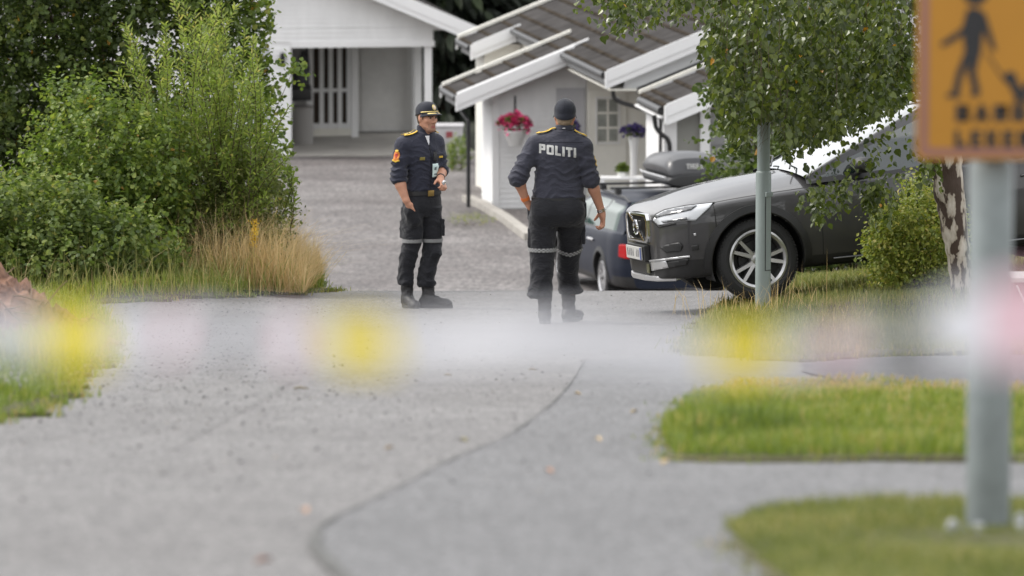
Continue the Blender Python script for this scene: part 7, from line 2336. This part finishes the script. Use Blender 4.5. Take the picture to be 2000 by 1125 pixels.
# sign pole with the children warning sign, close to the camera
sq = P(1929, 1048, 16.2); sq[2] = float(T(sq[0], sq[1]))
pole = empty('sign_pole', tuple(sq), 'thick grey steel pole bolted to the ground carrying the yellow sign', 'pole')
mb = MB(); ztop = float(P(1929, 322, 16.2)[2] - sq[2])
mb.lathe([(.064, -.02), (.064, ztop), (.060, ztop + .006), (.0, ztop + .008)], 40); mb.build('tube', GALV, pole)
mb = MB(); mb.lathe([(.052, ztop), (.052, 3.2)], 32); mb.build('upper_tube', GALV, pole)
mb = MB(); mb.prism([(-.13, -.13), (.13, -.13), (.13, .13), (-.13, .13)], lambda a, b, d: (a, b, d), -.02, .015); mb.build('base_plate', GALV, pole, smooth=False, bevel=.005)
BOLT = mat('bolt_cap_white', (.34, .35, .36), .35)
for a, b in ((-.105, -.05), (-.035, -.105), (.085, -.095), (.10, .06)):
    mb = MB(); mb.lathe([(.018, .012), (.018, .036), (.013, .050), (.0, .053)], 12, 0, Matrix.Translation((a, b, .005))); mb.build('bolt_cap', BOLT, pole)
SIGNY = mat('sign_yellow', (.43, .195, .015), .45, var=.05, vscale=2)
SIGNR = mat('sign_faded_red', (.29, .135, .10), .5, var=.06, vscale=4)
INK = mat('sign_black', (.016, .016, .018), .5)
sc0 = P(1789, 312, 16.08); sc1 = P(2074, -130, 16.08)
sgn = empty('warning_sign', ((sc0[0] + sc1[0]) / 2, 16.08, sc0[2]), 'yellow sign with a walking child pulling a toy and the words BARN LEKER', 'sign')
W_, H_ = sc1[0] - sc0[0], sc1[2] - sc0[2]
def rrect(x0, x1, z0, z1, r, n=6):
    out = []
    for cx_, cz_, a0 in ((x1 - r, z0 + r, -90), (x1 - r, z1 - r, 0), (x0 + r, z1 - r, 90), (x0 + r, z0 + r, 180)):
        for k in range(n + 1): w = R(a0 + 90 * k / n); out.append((cx_ + r * math.cos(w), cz_ + r * math.sin(w)))
    return out
Wh = W_ / 2
mb = MB(); mb.prism(rrect(-Wh, Wh, 0, H_, .02), lambda a, b, d: (a, d, b), 0.0, .012); mb.build('panel', SIGNY, sgn, smooth=False)
bo_, bi_ = rrect(-Wh + .010, Wh - .010, .010, H_ - .010, .018), rrect(-Wh + .034, Wh - .034, .034, H_ - .034, .012)
mb = MB(); n = len(bo_); mb.add([(a, -.0015, b) for a, b in bo_] + [(a, -.0015, b) for a, b in bi_], [(i, (i + 1) % n, n + (i + 1) % n, n + i) for i in range(n)]); mb.build('border', SIGNR, sgn, smooth=False)
spx = lambda px, py: ((P(px, py, 16.08)[0] - sgn.location.x), (P(px, py, 16.08)[2] - sgn.location.z))
def sign_poly(polys, name, m=INK):
    mb = MB()
    for k, pl in enumerate(polys):
        mb.add([(spx(*p)[0], -.002 - .0002 * k, spx(*p)[1]) for p in pl], [tuple(range(len(pl)))])
    mb.build(name, m, sgn, smooth=False, fixn=False)
circ = lambda cx_, cy_, r, n=18: [(cx_ + r * math.cos(2 * math.pi * k / n), cy_ + r * math.sin(2 * math.pi * k / n)) for k in range(n)]
sign_poly([circ(1905, -14, 25), [(1888, 18), (1910, 14), (1922, 40), (1916, 104), (1884, 106), (1880, 50)],
           [(1884, 100), (1902, 104), (1880, 150), (1873, 186), (1858, 184), (1868, 140)], [(1896, 104), (1916, 100), (1906, 140), (1915, 182), (1901, 186), (1890, 140)],
           [(1875, 180), (1874, 192), (1846, 190), (1850, 182)], [(1914, 178), (1910, 190), (1892, 186), (1898, 180)],
           [(1884, 50), (1886, 66), (1858, 84), (1840, 92), (1836, 84), (1854, 72)], [(1912, 20), (1924, 24), (1942, 84), (1946, 98), (1936, 98), (1932, 88), (1916, 50)]], 'child_figure')
sign_poly([[(1925, 104), (1928, 102), (1966, 160), (1963, 162)], circ(1973, 152, 13), [(1964, 150), (1982, 146), (1998, 180), (1990, 194), (1978, 184)], [(1990, 182), (2014, 144), (2024, 150), (2004, 194), (1992, 194)], circ(1986, 196, 7), circ(2002, 196, 7)], 'toy_figure')
for txt, py, wpx in (('BARN', 238, 138), ('LEKER', 288, 150)):
    x0_, z0_ = spx(1866 if txt == 'BARN' else 1864, py)
    hgt = 34 / FPX * 16.1 * 1.0
    flat_word('lettering', txt, hgt, INK, sgn, lambda a, b, x0_=x0_, z0_=z0_: (x0_ + a, -.002, z0_ + b), gap=.22, t=.31, width=wpx / FPX * 16.1)
mb = MB()
for z in (.10, H_ - .12): mb.tube([(-.06 + .0, .02, z), (-.06, .10, z), (.06, .10, z), (.06, .02, z)], .008, 6)
mb.build('clamp', GALV, sgn)

# utility cabinet at the right edge
uq = P(2010, 640, 44.0); uq[2] = float(T(uq[0], uq[1]))
cab = empty('cabinet', tuple(uq), 'dull reddish cabinet with a pale lid beside the thin birch stem', 'cabinet')
zc_ = float(P(2010, 540, 44.0)[2] - uq[2])
x0_ = float(P(1972, 540, 44)[0] - uq[0])
mb = MB(); mb.box((x0_ + .02, -.15, -.05), (.55, .25, zc_ - .03)); mb.build('body', mat('faded_red', (.30, .16, .16), .6, var=.1), cab, smooth=False, bevel=.01)
mb = MB(); mb.box((x0_, -.18, zc_ - .028), (.58, .28, zc_ + .01)); mb.build('lid', mat('pale_lid', (.55, .54, .52), .5), cab, smooth=False, bevel=.006)
mb = MB(); mb.tube([(x0_ + .04, -.165, zc_ - .05), (x0_ + .22, -.165, zc_ - .42)], .008, 6); mb.build('stay', WHITE2, cab)

# barrier tape across the road, close to the camera
TAPEW = mat('tape_white', (.74, .74, .78), .35, bump=.1, bscale=30)
TAPEY = mat('tape_yellow', (.84, .68, .03), .4)
TAPER = mat('tape_pink', (.74, .42, .48), .35)
TAPEB = mat('tape_black', (.045, .045, .05), .4)
YT = 3.8
ctr = [(-8000, 520), (-3000, 585), (-420, 626), (0, 650), (140, 668), (350, 662), (700, 676), (1100, 650), (1450, 684), (1700, 664), (1900, 646), (2050, 636), (2420, 616), (5000, 560), (10000, 470)]
cxs = np.array([c[0] for c in ctr], float); cys = np.array([c[1] for c in ctr], float)
col = lambda x: 0
segs = []     # (start px, end px, material, slant)
blocks = [(-300, -190, 1), (84, 200, 1), (318, 348, 2), (430, 474, 3), (552, 584, 2), (638, 768, 1), (1388, 1512, 1), (1608, 1668, 2), (1728, 1808, 3), (1955, 2040, 2), (2120, 2240, 1)] + [(q_, q_ + 110, 1) for q_ in (-7600, -6800, -6000, -5200, -4400, -3600, -2800, -2000, -1150, 2950, 3750, 4550, 5350, 6150, 6950, 7750, 8550, 9350)] + [(q_, q_ + 70, 3) for q_ in (-7200, -5600, -4000, -2400, 3350, 4950, 6550, 8150)]
edges_ = sorted({-8000, 10000} | {b for q_ in blocks for b in q_[:2]})
tape = empty('barrier_tape', tuple(P(1000, 650, YT)), 'white barrier tape with yellow, pink and black blocks stretched across the road', 'barrier tape')
hT = .0272
def tape_row(x):
    y = hermite(cxs, cys, np.array([x]))[0]
    p = P(x, y, YT)
    tw = .10 + .06 * math.sin(x / 310.0)
    hh = hT * (.93 + .07 * math.sin(x / 140.0)) * (1 + 1.15 * float(sstep(1780, 1960, x)) + .30 * max(math.exp(-((x - q_) / 75.0) ** 2) for q_ in (140, 700, 1450)))
    p = p + np.array([0, .03 * math.sin(x / 260.0), 0])
    a = np.array([.004 * math.sin(x / 90), -math.sin(tw) * hh / 2, -math.cos(tw) * hh / 2])
    return p + a, p - a
allm = [TAPEW, TAPEY, TAPER, TAPEB]
names = ['white_length', 'yellow_block', 'pink_block', 'black_block']
off0 = np.array(tape.location)
for a, b in zip(edges_[:-1], edges_[1:]):
    mm_ = 0
    for (s0, s1, k) in blocks:
        if s0 <= a and b <= s1: mm_ = k
    xs_ = np.linspace(a, b, max(3, int((b - a) / (18 if -500 < a < 2500 else 40))))
    V = []
    for x in xs_:
        sl_ = 14 if mm_ else 0
        lo_, hi_ = tape_row(x)
        for t in np.linspace(0, 1, 4): V.append(lo_ * (1 - t) + hi_ * t - off0)
    Fs = [(i * 4 + j, i * 4 + j + 1, (i + 1) * 4 + j + 1, (i + 1) * 4 + j) for i in range(len(xs_) - 1) for j in range(3)]
    npmesh(names[mm_], np.array(V), Fs, allm[mm_], tape, smooth=True)

# mound of earth and roots at the left edge
mq = P(-60, 690, 37.5); mq[2] = float(T(mq[0], mq[1]))
mound = empty('dirt_mound', tuple(mq), 'heap of reddish earth and roots at the left edge of the road', 'mound')
prof = [(-420, 470), (-200, 490), (0, 530), (40, 548), (75, 575), (110, 602), (150, 622), (190, 642), (222, 662)]
nx_, ny_ = 70, 30
V = []
pxs = np.linspace(-420, 222, nx_)
for i, px in enumerate(pxs):
    py = np.interp(px, [p[0] for p in prof], [p[1] for p in prof])
    top = P(px, py, 37.5); gz = float(T(top[0], 37.5)); hgt = max(top[2] - gz, .0)
    for j in range(ny_):
        t = j / (ny_ - 1) * 2 - 1
        y = 37.5 + t * 1.5
        z = float(T(top[0], y)) + hgt * (1 - t * t)**1.2 - .03
        z += (.03 * math.sin(px * .11 + j * 1.3) + .025 * math.sin(px * .043 - j * .7) + rng.normal(0, .028)) * min(1, hgt * 4) * (1 - t * t)
        V.append((top[0] - mq[0], y - mq[1], z - mq[2]))
DIRT = mat('reddish_earth', (.15, .068, .042), .95, var=.55, vscale=9, bump=1.0, bscale=22, var2=(.25, .135, .085))
npmesh('heap', np.array(V), [(i * ny_ + j, (i + 1) * ny_ + j, (i + 1) * ny_ + j + 1, i * ny_ + j + 1) for i in range(nx_ - 1) for j in range(ny_ - 1)], DIRT, mound)
Vh = np.array(V).reshape(nx_, ny_, 3)
ROOT = mat('dead_root', (.20, .135, .085), .9, var=.4, vscale=12)
for k in range(46):
    i = int(rng.integers(30, nx_ - 3)); j = int(rng.integers(2, ny_ // 2 + 2))
    a = Vector(Vh[i, j]); pts = [a + Vector((0, 0, -.02))]
    d = Vector((rng.normal(.5, .6), rng.normal(-.1, .4), rng.normal(.1, .25))).normalized()
    for s_k in range(4):
        d = (d + Vector((rng.normal(0, .4), rng.normal(0, .3), rng.normal(-.1, .3)))).normalized(); pts.append(pts[-1] + d * rng.uniform(.03, .10))
    mb = MB(); mb.tube(pts, [.007, .006, .005, .004, .0025], 5); mb.build('root', ROOT, mound)
x = rng.uniform(-.2 + mq[0], mq[0] + .95, 1500); y = rng.uniform(35.9, 37.3, 1500)
o = blades('weeds', x, y, np.clip(rng.normal(.10, .05, 1500), .03, .25), .012, .6, GRASSG, np.clip(rng.normal(.4, .2, 1500), 0, 1), .06, None, 'low green weeds in front of the earth heap')
o['category'] = 'weeds'
# stones at the left edge below the heap
STONE = mat('grey_stone', (.22, .21, .23), .85, var=.3, vscale=12, bump=.5)
mb = MB()
for k in range(60):
    p = G(rng.uniform(-40, 60), rng.uniform(735, 775)); r = rng.uniform(.02, .045)
    bmv = []
    for (a, b) in ((-1, 5), (-.5, 6), (.3, 6), (.9, 5)):
        for q_ in range(6):
            w = 2 * math.pi * q_ / 6 + rng.normal(0, .15); rr_ = math.sqrt(max(0, 1 - a * a)) + .05
            bmv.append((p[0] + r * rr_ * math.cos(w) * rng.uniform(.8, 1.2), p[1] + r * rr_ * math.sin(w), p[2] + .045 + r * .7 * a))
    Fs = [(i * 6 + q_, i * 6 + (q_ + 1) % 6, (i + 1) * 6 + (q_ + 1) % 6, (i + 1) * 6 + q_) for i in range(3) for q_ in range(6)] + [tuple(range(18, 24))]
    mb.add(bmv, Fs)
tag(mb.build('gravel_stones', STONE, None, smooth=False), 'grey stones lying in the verge below the earth heap', 'stones', None, 'stuff')

# fallen leaves and twigs on the asphalt
FL = [('dry_leaf', 'dry yellow leaf lying on the asphalt', (.42, .26, .08)), ('dry_leaf', 'small brown leaf lying on the asphalt', (.25, .12, .05))]
spots = [(588, 766, .055, 2, 'dark twig-like leaf lying alone on the middle of the road', (.10, .10, .055)), (1072, 931, .05, 0, 'rusty brown leaf on the darker asphalt near the seam', (.36, .13, .07)), (1168, 868, .05, 0, 'pale yellow leaf on the asphalt left of the grass island', (.58, .44, .26)), (1238, 813, .045, 0, 'pale leaf on the shaded asphalt above the grass island tip', (.62, .50, .30)), (595, 1010, .06, 0, 'reddish leaf at the bend of the tar seam', (.36, .15, .08)), (515, 1112, .06, 0, 'dark red leaf at the lower edge of the road', (.30, .10, .08)), (1300, 913, .07, 0, 'pale straw-coloured leaf at the foot of the grass island', (.62, .46, .22)), (1128, 777, .04, 0, 'small pale leaf beside the far part of the seam', (.60, .46, .26)), (905, 870, .05, 1, 'green moss tuft growing in the tar seam', (.16, .17, .04)), (760, 885, .04, 0, 'small pale leaf left of the tar seam', (.55, .42, .28)), (875, 740, .03, 2, 'thin twig lying across the old asphalt', (.20, .17, .12)), (1040, 729, .03, 2, 'thin twig lying beside the far end of the seam', (.18, .16, .13))]
for (px, py, r, kind, lb, c) in spots:
    r *= .7; c = tuple(v * .5 + .5 * f for v, f in zip(c, (.30, .25, .18)))
    p = G(px, py); m_ = mat('fallen_leaf', c, .7, var=.2, vscale=30)
    mb = MB()
    az = rng.uniform(0, 3)
    if kind == 2:
        mb.tube([(-r, 0, .006), (-r * .3, .004, .012), (r * .4, -.003, .009), (r, .003, .006)], [.004, .007, .006, .003], 6)
    else:
        sh = LEAFSHAPE['ovate']; pts = [(0, 0, .004), (.3, .3, .014), (.62, .34, .018), (1, 0, .010), (.62, -.34, .020), (.3, -.3, .015)]
        ca, sa = math.cos(az), math.sin(az)
        mb.add([((a - .5) * r * 1.4 * ca - b * r * sa, (a - .5) * r * 1.4 * sa + b * r * ca, z) for a, b, z in pts], [(0, 3, 2, 1), (0, 5, 4, 3)])
        mb.add([((a - .5) * r * 1.4 * ca - b * r * sa, (a - .5) * r * 1.4 * sa + b * r * ca, z - .002) for a, b, z in pts], [(1, 2, 3, 0), (3, 4, 5, 0)])
    o = mb.build('twig' if kind == 2 else ('moss_tuft' if kind == 1 else 'dry_leaf'), m_, None, smooth=False, fixn=kind == 2)
    o.location = (p[0], p[1], float(T(p[0], p[1])) + .012)
    tag(o, lb, 'twig' if kind == 2 else ('moss' if kind == 1 else 'leaf'))

# hanging basket, planters and pots by the house
PINK = mat('pink_petals', (.62, .065, .19), .6, var=.3, vscale=30)
PURP = mat('purple_petals', (.10, .075, .22), .7, var=.3, vscale=30)
POTW = mat('white_pot', (.66, .66, .65), .45)
def flower_ball(name, label, cat, c, rx, rz, m_petal, frac, pot, n=700, hang=None):
    t = empty(name, tuple(c), label, cat)
    u = unit(rng.normal(0, 1, (n, 3))); u[:, 2] = np.where(rng.random(n) < .75, np.abs(u[:, 2]), u[:, 2])
    clump = .85 + .25 * np.sin(u[:, 0] * 6 + 1) * np.cos(u[:, 1] * 5)
    pos = np.array(c) + u * np.array([rx, rx * .8, rz]) * (rng.uniform(.75, 1.05, n) * clump)[:, None]
    isf = (rng.random(n) < frac) & (np.sin(u[:, 0] * 8 + 2) + np.sin(u[:, 2] * 9) > -.6)
    leaf_cloud('blossom', pos[isf], unit(u[isf] + rng.normal(0, .4, (isf.sum(), 3))), np.full(isf.sum(), .06), 'round', m_petal, t, np.zeros(isf.sum()), .0)
    leaf_cloud('foliage', pos[~isf] - u[~isf] * .02, unit(u[~isf] + rng.normal(0, .5, ((~isf).sum(), 3))), np.full((~isf).sum(), .06), 'ovate', L_BERRY, t, np.clip(rng.normal(.4, .2, (~isf).sum()), 0, 1), .3)
    if pot:
        mb = MB(); mb.lathe(pot, 24); mb.build('pot', POTW, t)
    if hang:
        mb = MB(); mb.tube([(0, 0, rz * .7), (0, 0, hang)], .02, 6); mb.build('hanger', BLACKM, t)
    return t
c = P(1006, 244, 96.4)
flower_ball('hanging_basket', 'hanging basket full of pink flowers on the white annex wall', 'flower basket', c, .27, .20, PINK, .74, [(.0, -.36), (.10, -.36), (.15, -.25), (.22, -.10), (.20, -.09), (0, -.12)], 1300, .50)
c = P(1238, 258, 93.5)
zg_ = float(T(c[0], c[1]) + .1 - c[2])
flower_ball('planter', 'purple flowers in a tall white pedestal planter by the entrance', 'planter', c, .19, .10, PURP, .85, [(.0, zg_), (.13, zg_), (.11, zg_ + .1), (.07, zg_ + .2), (.055, -.45), (.065, -.25), (.10, -.06), (.0, -.06)], 600)
c = P(1116, 255, 96.2)
flower_ball('hanging_basket', 'purple flowers hanging behind the head of the walking person', 'flower basket', c, .12, .22, PURP, .8, None, 300, .5)
c = P(1216, 330, 92.5)
flower_ball('potted_plant', 'small round green plant on the white bench', 'potted plant', c, .10, .10, L_SAP, .0, [(0, -.17), (.07, -.17), (.085, -.05), (0, -.05)], 260)
bq = P(1216, 352, 92.5); zt_ = float(bq[2])
gz_ = float(T(bq[0], bq[1]))
bench = empty('bench', (bq[0], bq[1], gz_), 'white painted garden bench under the small green plant', 'bench')
hb = float(P(1216, 345, 92.5)[2] - gz_)
mb = MB()
for k in range(3): mb.box((-.36, -.2 + k * .13, hb - .03), (.42, -.2 + k * .13 + .115, hb))
mb.build('seat', WHITE2, bench, smooth=False)
for x0_, y0_ in ((-.33, -.17), (.39, -.17), (-.33, .15), (.39, .15)):
    mb = MB(); mb.box((x0_ - .03, y0_ - .03, 0), (x0_ + .03, y0_ + .03, hb - .032)); mb.build('leg', WHITE2, bench, smooth=False)
